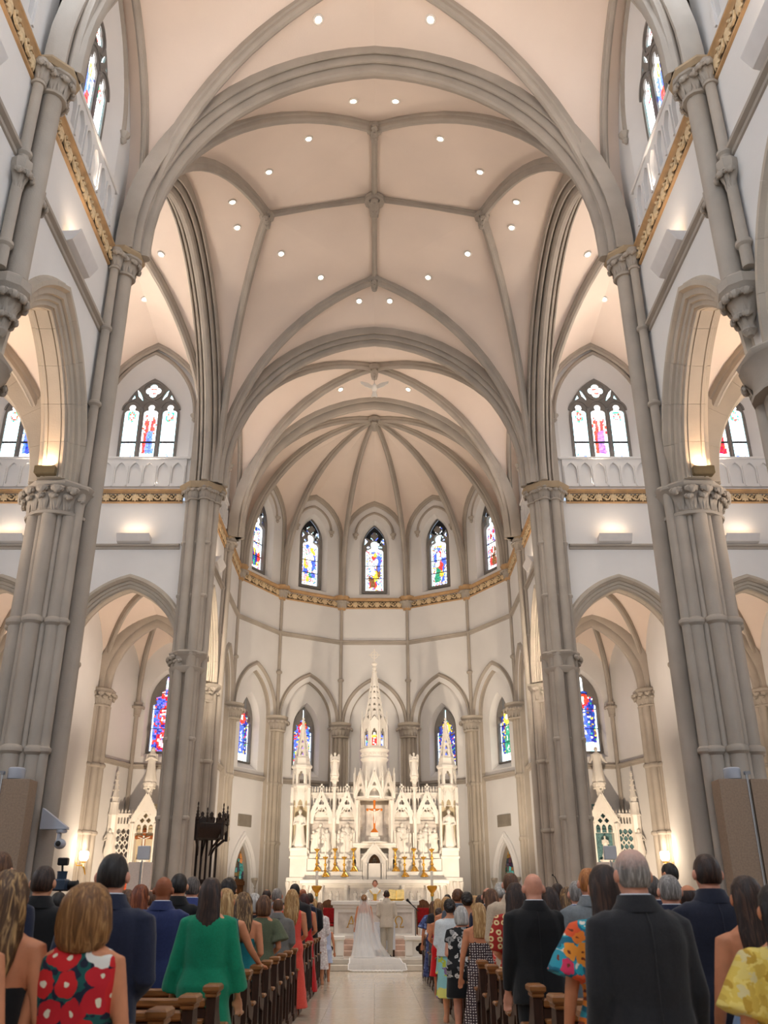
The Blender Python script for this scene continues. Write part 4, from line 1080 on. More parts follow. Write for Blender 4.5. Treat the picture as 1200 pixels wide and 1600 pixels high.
# altar table in front of the screen
b = MB(); b.bbox(-3.05, 3.05, RY - .95, RY - .1, 2.5, 2.66, .02); b.bbox(-2.95, 2.95, RY - .9, RY - .1, 2.44, 2.5, .01); b.build('altar_slab', MARBLE, rer)
b = MB(); b.box(-2.85, 2.85, RY - .7, RY, 1.6, 2.46); b.build('altar_front', MARBLEG, rer)
b = MB(frame((0, RY - .72, 0), (0, -1, 0)))
b.plate([(-2.85, 1.64), (2.85, 1.64), (2.85, 2.46), (-2.85, 2.46)], [lancet(.17, 1.7, 2.1, 2.34, 6, s * c) for s in (-1, 1) for c in (2.45,)] + [[(u0, 1.72), (u1, 1.72), (u1, 2.36), (u0, 2.36)] for u0, u1 in ((-2.05, -1.25), (-1.05, 1.05), (1.25, 2.05))], -.02, .05); b.build('altar_panelling', MARBLE, rer)
for x in (-2.75, -2.15, -1.15, 1.15, 2.15, 2.75):
    b = MB(); b.lathe([(.09, 1.64), (.09, 1.7), (.05, 1.76), (.05, 2.26), (.07, 2.29), (.06, 2.33), (.1, 2.42), (.1, 2.46)], (x, RY - .84, 0), 10); b.build('column', MARBLE, rer)
for k, x in enumerate([-.8, -.5, -.2, .15, .5, .8, -1.8, -1.5, 1.5, 1.8]): b = MB(); relief_figure(b, x, RY - .73, 1.74, .5, k); b.build('altar_relief', MARBLE, rer, 60)
# gradines (candle shelves)
for z0, z1, y in ((2.66, 2.78, RY - .45), (2.78, 3.0, RY - .2), (3.0, 3.5, RY)):
    b = MB()
    for s in (-1, 1): b.bbox(*sorted((s * .5, s * 2.85)), y, RY + .6, z0, z1, .012)
    b.build('candle_shelf', MARBLE, rer)
b = MB()
for s in (-1, 1):
    for c in (1.2, 2.1):
        b.xf = frame((s * c, RY - .01, 0), (0, -1, 0)); b.plate([(-.42, 3.03), (.42, 3.03), (.42, 3.47), (-.42, 3.47)], [quatre(.095, u, 3.25, 4, 5) for u in (-.2, .2)], 0, .04)
b.build('shelf_panel', MARBLE, rer)
# back wall and relief bays
b = MB(); b.box(-2.9, 2.9, RY + .45, RY + .8, 1.6, 5.72)
b.build('back_wall', MARBLEG, rer)
b = MB(); b.bbox(-2.9, 2.9, RY + .1, RY + .6, 3.5, 3.72, .02); b.build('ledge', MARBLE, rer)
for s in (-1, 1):
    for q, cx in enumerate((1.19, 2.3)):
        gable(rer, s * cx, RY + .2, .52, 5.2, 6.25)
        for u, h_ in ((-.3, .95), (-.12, 1.05), (.08, .9), (.27, 1.0), (0, 1.25)):
            b = MB(); relief_figure(b, s * cx + u, RY + .42 - (.06 if h_ < 1.2 else 0), 3.72, h_, int(cx * 10 + u * 70 + s * 5)); b.build('relief', MARBLE, rer, 60)
    # colonnettes between the bays
    for x, top in ((.66, 0), (1.745, 6.7), (2.83, 0)):
        b = MB(); r = .07 if top else .05
        b.lathe([(r * 1.6, 3.72), (r * 1.6, 3.8), (r, 3.86), (r, 5.0), (r * 1.5, 5.08), (r * 1.5, 5.16), (r, 5.2)] + ([(r, 6.45), (r * 1.5, 6.5), (r * 1.1, 6.55), (r * 2.4, 6.76), (r * 2.4, 6.84)] if top else [(r, 5.7), (.01, 6.1)]), (s * x, RY + .12, 0), 8); cb = b.build('colonnette', MARBLE, rer, 40)
        if top: crockets(cb, (s * x, RY + .12), .08, 6.55, .22, 8, me=CURLG); crockets(cb, (s * x, RY + .12), .08, 6.3, .16, 8, me=CURLG)
    # pierced gallery behind the gables
    b = MB(frame((s * 1.85, RY + .36, 0), (0, -1, 0)))
    holes = [lancet(.045, 5.42, 5.85, 6.0, 3, -.93 + .124 * (k + .5)) for k in range(15)]
    b.plate([(-1, 5.2), (1, 5.2), (1, 6.2), (-1, 6.2)], holes, -.05, .05)
    b.bbox(-1, 1, -.08, .1, 6.14, 6.22, .01); b.build('gallery', MARBLE, rer)
    for k in range(15):
        b = MB(); x = s * 1.85 - .93 + .124 * (k + .5); b.lathe([(.02, 6.2), (.045, 6.3), (.05, 6.36), (.02, 6.4), (.035, 6.44), (.0, 6.5)], (x, RY + .36, 0), 5); b.build('cresting', MARBLE, rer)
    # side tower
    cx = s * 3.2; c = (cx, RY + .25)
    b = MB()
    for r, z0, z1 in ((.56, 1.72, 2.62), (.68, 2.62, 2.76), (.5, 2.76, 3.5), (.56, 3.5, 3.6), (.5, 3.6, 3.8), (.54, 3.8, 3.92)): b.lathe([(r, z0), (r, z1 - .02), (r * .98, z1)], (*c, 0), 4, pi / 4)
    b.bbox(cx - .36, cx + .36, RY - .26, RY - .05, 3.82, 3.92); b.build('tower_pedestal', MARBLE, rer)
    b = MB()
    for q in (-.42, -.15, .15, .42): b.lathe([(.05, 1.74), (.05, 2.3), (.09, 2.45), (.09, 2.6)], (cx + q, RY - .2, 0), 8)
    b.build('tower_column', MARBLE, rer)
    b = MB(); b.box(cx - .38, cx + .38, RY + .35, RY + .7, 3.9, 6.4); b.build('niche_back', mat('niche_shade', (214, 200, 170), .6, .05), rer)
    for q in (-.36, .36):
        b = MB(); b.lathe([(.075, 3.92), (.05, 4.0), (.045, 5.45), (.07, 5.5), (.06, 5.54), (.085, 5.62)], (cx + q, RY - .12, 0), 8); b.bbox(cx + q - .06, cx + q + .06, RY - .04, RY + .4, 3.92, 6.4, .01); b.build('niche_jamb', MARBLE, rer)
    poly_tower(rer, 'canopy', c, 8, .42, 5.62, 6.1, lambda hw, hh: [[(-hw * .6, .0 + .02)] + arch(hw * .6, .2, 4, .08) + [(hw * .6, .02)]], .05, pi / 8, gable=.22)
    b = MB()
    for k in range(8): a = pi / 8 + k * pi / 4; pinnacle(b, c[0] + .43 * cos(a), c[1] + .43 * sin(a), 5.55, 6.5, .035)
    b.build('canopy_pinnacle', MARBLE, rer)
    b = MB(); b.lathe([(.36, 6.1), (.4, 6.38), (.46, 6.42), (.46, 6.48), (.4, 6.5)], (*c, 0), 8, pi / 8); b.build('cornice', MARBLE, rer)
    poly_tower(rer, 'lantern', c, 6, .4, 6.5, 7.2, lambda hw, hh: [trefoil_light(hw * .6, .06, .42)], .06)
    b = MB(); b.lathe([(.36, 7.18), (.46, 7.26), (.46, 7.34), (.38, 7.4), (.34, 7.6), (.36, 7.66), (.3, 7.7)], (*c, 0), 6); b.build('cornice', MARBLE, rer)
    spire(rer, c, 6, .3, 7.68, 9.25, [(.06, .2), (.24, .18), (.42, .14)])
    b = MB(); b.lathe([(.03, 9.2), (.09, 9.28), (.03, 9.34), (.06, 9.4), (.0, 9.5)], (*c, 0), 8); b.build('finial', MARBLE, rer)
    statue('statue', (cx, RY + .06, 3.92), 1.52, 'Marble robed saint in the %s tower niche of the altar screen' % ('left' if s < 0 else 'right'), arms='hold', base=.06)
    statue('angel_statue', (s * 1.745, RY + .12, 6.84), 1.02, 'Winged marble angel on the %s column of the altar screen' % ('left' if s < 0 else 'right'), wings=True, base=.05)
# central tower
c = (0, RY + .35)
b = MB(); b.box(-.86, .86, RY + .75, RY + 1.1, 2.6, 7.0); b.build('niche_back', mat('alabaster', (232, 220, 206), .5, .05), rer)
for s in (-1, 1):
    b = MB(); b.bbox(*sorted((s * .6, s * .88)), RY - .05, RY + .8, 2.66, 4.05, .01); b.bbox(*sorted((s * .68, s * .86)), RY + .0, RY + .5, 4.05, 5.95, .01); b.build('niche_jamb', MARBLE, rer)
    b = MB(); b.lathe([(.08, 4.12), (.05, 4.2), (.05, 5.6), (.09, 5.75), (.09, 5.85)], (s * .74, RY - .06, 0), 8); b.build('colonnette', MARBLE, rer)
    b = MB(); relief_figure(b, s * .48, RY + .55, 4.12, 1.1, 91 + s); b.build('relief', MARBLE, rer, 60)
b = MB(); b.bbox(-.92, .92, RY - .2, RY + .6, 4.0, 4.12, .02); b.bbox(-.86, .86, RY - .15, RY + .6, 3.92, 4.0, .01)
b.loft([[(x * (1 - .0), RY + .2 + y, 4.12 + z) for x, y in circ(.62, 16)] for z in (0, .05)]); b.build('niche_shelf', MARBLE, rer)
# tabernacle
b = MB(frame((0, RY - .3, 0), (0, -1, 0)))
b.plate([(-.48, 2.66), (.48, 2.66), (.48, 3.5), (0, 4.05), (-.48, 3.5)], [lancet(.24, 2.68, 3.28, 3.66, 8)], -.2, .0)
for s in (-1, 1):
    b.sweep([(s * .54, 0, 3.44), (0, 0, 4.1)], [(-.04, -.06), (-.04, .07), (.04, .07), (.04, -.06)], (0, 1, 0)); b.lathe([(.05, 2.68), (.035, 2.74), (.035, 3.2), (.06, 3.3)], (s * .33, .05, 0), 8)
    for k in range(5): f = (k + .5) / 5; b.ball((s * (.54 - .54 * f), .03, 3.5 + .62 * f), .035, 5, 3)
cross_finial(b, 0, .0, 4.08, .2); b.build('tabernacle_gable', MARBLE, rer)
b = MB(frame((0, RY - .42, 0), (0, -1, 0))); b.plate([(-.24, 2.68), (.24, 2.68), (.24, 3.3), (-.24, 3.3)], [], 0, .05); b.build('tabernacle_door', MARBLE, rer)
b = MB(frame((0, RY - .42, 0), (0, -1, 0))); b.plate(lancet(.24, 3.3, 3.31, 3.66, 8), [quatre(.05, 0, 3.42, 3, 5, pi / 2)], -.02, .01); b.build('tabernacle_tympanum', mat('dark_bronze', (70, 48, 28), .4, .1, 6, metal=.6), rer)
b = MB(frame((0, RY - .36, 0), (0, -1, 0))); b.box(-.012, .012, 0, .02, 2.8, 3.2); b.box(-.09, .09, 0, .02, 3.06, 3.085); b.build('tabernacle_cross', GOLD, rer)
# canopy crown of gables
b = MB(); b.lathe([(.88, 5.9), (.92, 5.98), (.9, 6.02)], (*c, 0), 8, pi / 8); b.build('cornice', MARBLE, rer)
for k in range(8):
    a = 2 * pi * (k + .5) / 8 + pi / 8
    fr = face_frame(c, a, .86, 5.98); b = MB(fr); hw = .34
    b.plate([(-hw, -.1), (hw, -.1), (hw, .12), (0, 1.0), (-hw, .12)], [[(-hw * .66, -.1 + .01)] + arch(hw * .66, .36, 6, .0) + [(hw * .66, -.09)], quatre(.05, 0, .5, 3, 4, pi / 2)], -.05, 0)
    for s in (-1, 1):
        b.sweep([(s * hw * 1.05, 0, .1), (0, 0, 1.06)], [(-.03, -.05), (-.03, .06), (.03, .06), (.03, -.05)], (0, 1, 0))
        for j in range(6): f = (j + .5) / 6; b.ball((s * hw * (1.05 - 1.05 * f), .03, .13 + .95 * f), .03, 5, 3)
    b.box(-.02, .02, -.02, .02, 1.05, 1.2)
    b.build('crown_gable', MARBLE, rer)
    a = 2 * pi * k / 8 + pi / 8; b = MB(); pinnacle(b, c[0] + .92 * cos(a), c[1] + .92 * sin(a), 5.95, 7.25, .055); b.build('crown_pinnacle', MARBLE, rer)
b = MB(); b.lathe([(.66, 5.95), (.64, 6.7), (.6, 7.15), (.56, 7.2), (.54, 7.5), (.58, 7.56), (.62, 7.6), (.62, 7.66), (.57, 7.7), (.57, 7.92), (.64, 7.97), (.66, 8.04), (.6, 8.1)], (*c, 0), 16); b.build('drum', MARBLE, rer)
b = MB()
for k in range(20): a = 2 * pi * k / 20; b.ball((c[0] + .575 * cos(a), c[1] + .575 * sin(a), 7.81), .06, 6, 4, (.8, .8, 1))
b.build('drum_ornament', MARBLE, rer)
poly_tower(rer, 'lantern', c, 8, .57, 8.1, 9.2, lambda hw, hh: [trefoil_light(hw * .5, .08, .68)], .07, pi / 8, gable=.28)
b = MB()
for k in range(8): a = pi / 8 + k * pi / 4; pinnacle(b, c[0] + .6 * cos(a), c[1] + .6 * sin(a), 8.1, 9.75, .04)
b.build('lantern_pinnacle', MARBLE, rer)
b = MB(); b.lathe([(.48, 9.2), (.5, 9.3), (.46, 9.34)], (*c, 0), 8, pi / 8); b.build('cornice', MARBLE, rer)
spire(rer, c, 8, .46, 9.3, 11.85, [(.03, .2), (.17, .13), (.27, .12), (.39, .1), (.5, .1), (.6, .08)], pi / 8)
b = MB(); b.lathe([(.05, 11.6), (.12, 11.75), (.06, 11.85), (.16, 11.95), (.05, 12.05), (.03, 12.1)], (*c, 0), 8)
b.xf = M.Translation((c[0], c[1], 12.38)); b.box(-.022, .022, -.02, .02, -.34, .3); b.box(-.27, .27, -.02, .02, -.02, .025)
b.xf = b.xf @ M.Rotation(0, 4, 'X'); b.sweep([(u, 0, z) for u, z in circ(.16, 16)], [(-.018, -.018), (-.018, .018), (.018, .018), (.018, -.018)], (0, 1, 0), closed=True); b.build('cross_finial', MARBLE, rer)
# crucifix
cr = empty('crucifix', (0, RY + .0, 4.17), label='Golden crucifix on a stepped foot in the central niche of the altar screen', cat='crucifix')
OR = mat('orange_gilt', (214, 120, 40), .35, .08, 6, metal=.3)
b = MB(); b.bbox(-.045, .045, -.02, .02, .5, 1.65, .008); b.bbox(-.3, .3, -.02, .02, 1.26, 1.35, .008); b.loft([[(-.17, -.08, .38), (.17, -.08, .38), (.17, .08, .38), (-.17, .08, .38)], [(-.05, -.03, .54), (.05, -.03, .54), (.05, .03, .54), (-.05, .03, .54)]])
for x, z in ((-.3, 1.305), (.3, 1.305), (0, 1.65)): b.ball((x, 0, z), .06, 8, 5, (1, .4, 1))
b.build('cross', OR, cr)
b = MB(); b.bbox(-.24, .24, -.12, .12, 0, .2); b.bbox(-.17, .17, -.1, .1, .2, .38); b.build('foot', MARBLE, cr)
b = MB(); b.tube([(0, -.05, .75), (.02, -.06, .95), (0, -.05, 1.15), (0, -.05, 1.24)], [.02, .035, .05, .03], 8); b.ball((0, -.06, 1.29), .045, 8, 5)
for s in (-1, 1): b.tube([(s * .04, -.05, 1.2), (s * .26, -.04, 1.3)], .018, 6)
b.build('corpus', MARBLE, cr)
# candlesticks
def candlestick(loc, h, label, ch=.62):
    e = empty('candlestick', loc, label=label, cat='candlestick', group='gilt candlesticks on the altar shelves')
    b = MB(); k = h / .95
    b.lathe([(.15, 0), (.15, .03), (.1, .08), (.05, .16), (.035, .24), (.075, .3), (.035, .36), (.03, .5), (.06, .55), (.065, .6), (.03, .64), (.028, .8), (.05, .84), (.1, .9), (.13, .95), (.04, .95)], seg=12); b.v = [(x, y, z * k) for x, y, z in b.v]; b.build('stem', GOLD, e, 40)
    for q in range(3):
        a = q * 2.1; b = MB(); b.tube([(.05 * cos(a), .05 * sin(a), .2 * k), (.12 * cos(a), .12 * sin(a), .12 * k), (.17 * cos(a), .17 * sin(a), .0)], [.02, .022, .03], 5); b.build('foot', GOLD, e)
    b = MB(); b.lathe([(.028, h), (.028, h + ch), (.006, h + ch + .01)], seg=8); b.build('candle', mat('wax', (250, 244, 230), .5, .01), e)
    return e
for s in (-1, 1):
    sd = 'left' if s < 0 else 'right'
    for k, (x, dz, y, h) in enumerate(((2.42, 3.0, .05 - .18, .88), (2.05, 2.78, -.35, .78), (1.66, 3.0, -.13, .9), (1.26, 2.78, -.35, .78), (.88, 3.0, -.13, .9))):
        candlestick((s * x, RY + y, dz), h, 'Gilt altar candlestick on the %s of the tabernacle, %s counting outward' % (sd, ('fifth', 'fourth', 'third', 'second', 'first')[k]))
# ------------------------------------------------------------------ free-standing altar table
T = 30.2
at_ = empty('altar_table', (.02, T, .72), label='White marble altar table with gold Greek letters behind the couple', cat='altar')
b = MB(); b.bbox(-1.34, 1.34, -.5, .5, .92, 1.04, .015); b.bbox(-1.28, 1.28, -.45, .45, .84, .92, .01); b.build('top', MARBLE, at_)
b = MB(frame((0, -.4, 0), (0, -1, 0))); b.plate([(-1.24, .0), (1.24, .0), (1.24, .86), (-1.24, .86)], [[(u0, .14), (u1, .14), (u1, .72), (u0, .72)] for u0, u1 in ((-1.12, -.42), (-.32, .32), (.42, 1.12))], -.8, .0); b.build('body', MARBLE, at_)
b = MB(); b.box(-1.13, 1.13, -.36, .3, .1, .8); b.build('panel', MARBLEG, at_)
b = MB(); b.bbox(-1.3, 1.3, -.46, .46, 0, .1, .01); b.build('plinth', MARBLE, at_)
b = MB(frame((-.72, -.36, .3), (0, -1, 0)))  # letter alpha (frame x runs to the viewer's left)
b.xf = b.xf @ M.Diagonal((-1, 1, 1, 1))
for q in (([(-.13, 0), (-.105, 0), (.01, .3), (-.012, .32)]), ([(-.012, .32), (.02, .32), (.13, 0), (.08, 0)]), ([(-.085, .1), (.09, .1), (.085, .118), (-.08, .118)]), ([(-.16, 0), (-.07, 0), (-.07, .015), (-.16, .015)]), ([(.05, 0), (.16, 0), (.16, .015), (.05, .015)])): b.plate(q, [], 0, .012)
b.build('letter', GOLD, at_)
b = MB(frame((.72, -.36, .3), (0, -1, 0))); b.xf = b.xf @ M.Diagonal((-1, 1, 1, 1))
oo = [(.12 * cos(a), .19 + .13 * sin(a)) for a in [radians(-55 + 290 * k / 16) for k in range(17)]]; ii = [(.085 * cos(a), .19 + .108 * sin(a)) for a in [radians(-55 + 290 * k / 16) for k in range(17)]]
b.plate(oo + ii[::-1], [], 0, .012)
for s in (-1, 1): b.plate([(s * .05, .1), (s * .075, .085), (s * .05, .02), (s * .13, .02), (s * .14, .05), (s * .15, .05), (s * .145, 0), (s * .03, 0)], [], 0, .012)
b.build('letter', GOLD, at_)
# missal stand on the altar, microphone
e = empty('missal_stand', (.68, T + .05, 1.76), rz=.0, label='Gilt book stand with an open missal on the altar, right of the groom', cat='book stand')
b = MB(); b.loft([[(-.24, -.1, .03), (.24, -.1, .03), (.24, -.08, .03), (-.24, -.08, .03)], [(-.24, .14, .3), (.24, .14, .3), (.24, .16, .3), (-.24, .16, .3)]]); b.bbox(-.2, .2, -.08, .12, 0, .04); b.build('stand', GOLD, e)
b = MB()
for s in (-1, 1): b.loft([[(s * .01, -.12, .06), (s * .23, -.12, .075), (s * .23, -.1, .05), (s * .01, -.1, .04)], [(s * .01, .12, .32), (s * .23, .12, .34), (s * .23, .14, .31), (s * .01, .14, .3)]])
b.build('book', mat('gilt_page', (236, 206, 130), .6, .1, 10), e)
def micstand(loc, h, label, rz=0):
    e = empty('microphone_stand', loc, rz, label=label, cat='microphone')
    b = MB(); b.lathe([(.14, 0), (.14, .02), (.02, .04), (.012, .06), (.012, h - .1)], seg=12); b.build('stand', BLACKM, e)
    b = MB(); b.tube([(.1, 0, h - .16), (-.14, 0, h + .06)], .014, 6); b.tube([(-.12, 0, h + .04), (-.2, 0, h + .12)], [.02, .03], 8); b.ball((-.22, 0, h + .14), .045, 8, 6); b.build('microphone', BLACKM, e)
micstand((1.2, 28.9, .28), 1.35, 'Black microphone on a stand to the right of the groom')
# two sanctuary chairs
def sanctuary_chair(loc, label):
    e = empty('sanctuary_chair', loc, label=label, cat='chair', group='red sanctuary chairs'); e.scale = (.74, .74, .74)
    b = MB(); b.bbox(-.32, .32, .22, .3, .4, 1.25, .01); b.plate([(-.32, 1.25), (.32, 1.25), (.2, 1.42), (0, 1.5), (-.2, 1.42)], [], .22, .3); b.build('backrest', CARVE, e)
    b = MB(); b.bbox(-.25, .25, .17, .24, .55, 1.15, .02); b.build('back_cushion', REDC, e)
    b = MB(); b.bbox(-.3, .3, -.28, .24, .42, .52, .03); b.build('seat', REDC, e)
    for sx in (-1, 1):
        b = MB(); b.bbox(sx * .3 - .03, sx * .3 + .03, -.3, .25, .68, .74, .01); b.build('armrest', CARVE, e)
        for sy in (-.26, .24):
            b = MB(); b.bbox(sx * .3 - .035, sx * .3 + .035, sy - .035, sy + .035, 0, .7, .006); b.build('leg', CARVE, e)
sanctuary_chair((-1.5, 31.7, .72), 'Carved wooden chair with red cushion left of the altar table')
sanctuary_chair((1.58, 31.7, .72), 'Carved wooden chair with red cushion right of the altar table')
# draped credence table, low gold rail
e = empty('credence_table', (1.78, 29.5, .57), label='Small table under a white cloth, right behind the communion rail', cat='table')
b = MB(); b.loft([[(u * k, v * k, z) for u, v in ((-.38, -.25), (-.1, -.27), (.12, -.24), (.38, -.25), (.38, .25), (-.38, .25))] for k, z in ((1.06, .25), (1.02, .5), (1, .62), (.98, .64))]); b.build('cloth', WHITEC, e)
for sx in (-.3, .3):
    for sy in (-.2, .2): b = MB(); b.bbox(sx - .03, sx + .03, sy - .03, sy + .03, 0, .4); b.build('leg', WOOD, e)
# processional standing candles
for s in (-1, 1):
    e = empty('standing_candlestick', (s * 1.84, 31.0, .60), label='Tall floor candlestick with gold bowl and white candle %s of the altar' % ('left' if s < 0 else 'right'), cat='candlestick', group='floor candlesticks')
    b = MB(); b.lathe([(.17, 0), (.17, .04), (.06, .12), (.04, .2), (.04, .62), (.06, .66)], seg=12); b.build('base', GOLD, e)
    b = MB(); b.lathe([(.035, .66), (.035, 1.3)], seg=12); b.build('stem', mat('green_onyx', (150, 170, 150), .3, .15, 8), e)
    b = MB(); b.lathe([(.04, 1.3), (.06, 1.34), (.05, 1.4), (.15, 1.52), (.17, 1.6), (.13, 1.62), (.05, 1.6)], seg=14); b.build('bowl', GOLD, e)
    b = MB(); b.lathe([(.04, 1.6), (.04, 2.05), (.01, 2.06)], seg=10); b.build('candle', mat('wax', (250, 244, 230)), e)
# communion rail, two runs with an open gate between
for s in (-1, 1):
    e = empty('communion_rail', (0, 27.5, .28), label='White marble communion rail with pierced panels, %s of the gate' % ('left' if s < 0 else 'right'), cat='altar rail')
    b = MB(); b.bbox(*sorted((s * .82, s * 6.2)), -.2, .2, .46, .56, .015); b.build('top', MARBLE, e)
    b = MB(); b.bbox(*sorted((s * .84, s * 6.2)), -.17, .17, 0, .06, .01); b.build('base', MARBLE, e)
    for k in range(5):
        x = s * (.95 + 1.15 * k); b = MB(); b.bbox(x - .1, x + .1, -.15, .15, .06, .46, .01); b.xf = frame((x, -.15, 0), (0, -1, 0)); b.plate([(-.09, .08), (.09, .08), (.09, .36), (0, .45), (-.09, .36)], [], 0, .03); b.build('post', MARBLE, e)
        if k < 4:
            b = MB(frame((x + s * .575, -.02, 0), (0, -1, 0))); b.plate([(-.475, .06), (.475, .06), (.475, .46), (-.475, .46)], [quatre(.075, u, .25, 4, 5) for u in (-.24, .24)] + [lancet(.04, .1, .3, .38, 3, 0)], -.05, .05); b.build('pierced_panel', MARBLE, e)
            b = MB(); b.box(*sorted((x + s * .11, x + s * 1.04)), .06, .08, .08, .44); b.build('panel_shade', mat('panel_shadow', (40, 30, 24), .6), e)  # dark sheet standing in for the shade behind the piercings
            b = MB()
            for u in (.335, .815):
                xx = x + s * u; b.ball((xx, -.03, .24), .07, 8, 5, (.8, .5, 1.3)); b.ball((xx + .02, -.04, .36), .035, 6, 4); b.tube([(xx - .09, -.03, .16), (xx, -.05, .12), (xx + .09, -.03, .16)], .015, 5)
            b.build('medallion', mat('dark_bronze', (70, 48, 28)), e)
# prie-dieu kneelers draped in white
for s, x in ((-1, -.3), (1, .3)):
    e = empty('kneeler', (x, 28.75, .28), label='Prie-dieu draped in white cloth in front of the %s' % ('bride' if s < 0 else 'groom'), cat='kneeler', group='draped kneelers')
    b = MB(); b.loft([[(u * .3, v * .2, z) for u, v in ((-1, -1), (-.3, -1.06), (.3, -.97), (1, -1), (1, 1), (-1, 1))] for z in (.18, .6, .86, .9)]); b.build('drape', WHITEC, e)
    for sx in (-.25, .25):
        b = MB(); b.bbox(sx - .03, sx + .03, -.15, .15, 0, .3); b.build('leg', WOOD, e)
# marble ambo on the right with a gooseneck microphone
e = empty('ambo', (5.5, 29.2, .57), label='White marble ambo with a sloping desk before the right crossing pier', cat='lectern')
b = MB(); b.bbox(-.5, .5, -.3, .3, 0, 1.05, .02); b.build('pedestal', MARBLE, e)
b = MB(); b.bbox(-.62, .62, -.4, .4, 1.05, 1.2, .02); b.build('shelf', MARBLE, e)
b = MB(); b.loft([[(-.42, -.32, 1.2), (.42, -.32, 1.2), (.42, .3, 1.2), (-.42, .3, 1.2)], [(-.42, -.3, 1.52), (.42, -.3, 1.52), (.42, .25, 1.36), (-.42, .25, 1.36)]]); b.build('desk', MARBLE, e)
e = empty('gooseneck_microphone', (5.5, 29.1, 2.04), label='Thin black gooseneck microphone on the marble ambo', cat='microphone'); b = MB(); b.tube([(0, 0, 0), (0, 0, .2), (-.05, .05, .36), (-.1, .1, .42)], .015, 6); b.ball((-.11, .11, .43), .03, 6, 4); b.build('stem', BLACKM, e)
# dark carved pulpit against the left sanctuary pier
e = empty('pulpit', (-6.0, 32.9, .0), label='Dark carved wooden pulpit with crested canopy against the left sanctuary pier', cat='pulpit')
b = MB(); n = 6
b.lathe([(.75, 3.75), (.8, 3.85), (.92, 4.0), (.95, 4.06), (.95, 4.2), (.9, 4.24)], seg=6, ph=pi / 6); b.build('canopy', WOODD, e)
for k in range(18):
    a = 2 * pi * k / 18; b = MB(); b.xf = face_frame((0, 0), a, .9, 4.22); b.plate([(-.12, 0), (.12, 0), (.13, .16), (.05, .2), (.06, .3), (0, .36), (-.06, .3), (-.05, .2), (-.13, .16)], [quatre(.03, 0, .14, 4, 3)], -.03, .03); b.build('cresting', WOODD, e)
for k in range(6):
    a = pi / 6 + k * pi / 3; b = MB(); pinnacle(b, .92 * cos(a), .92 * sin(a), 3.7, 4.9, .06); b.tube([(.85 * cos(a), .85 * sin(a), 3.75), (.5 * cos(a), .5 * sin(a), 3.45), (.4 * cos(a), .4 * sin(a), 3.2)], [.05, .04, .02], 6); b.build('pendant', WOODD, e)
b = MB(); b.lathe([(.62, 1.3), (.66, 1.36), (.62, 1.45), (.62, 2.3), (.7, 2.36), (.7, 2.44)], seg=8, ph=pi / 8, cap=False); b.build('tub', WOODD, e)
for k in range(8):
    b = MB(); b.xf = face_frame((0, 0), 2 * pi * (k + .5) / 8 + pi / 8, .58, 1.45); b.plate([(-.2, .05), (.2, .05), (.2, .8), (-.2, .8)], [lancet(.13, .1, .5, .7, 4)], 0, .03); b.build('panel', CARVE, e)
b = MB(); b.lathe([(.3, 0), (.3, .1), (.12, .3), (.12, 1.0), (.55, 1.32)], seg=8); b.build('stem', WOODD, e)
b = MB()
for k in range(7): b.bbox(-.55 + k * .17 - .035, -.55 + k * .17 + .035, .5, .58, 1.2, 3.85)
b.build('back_panel', WOODD, e)
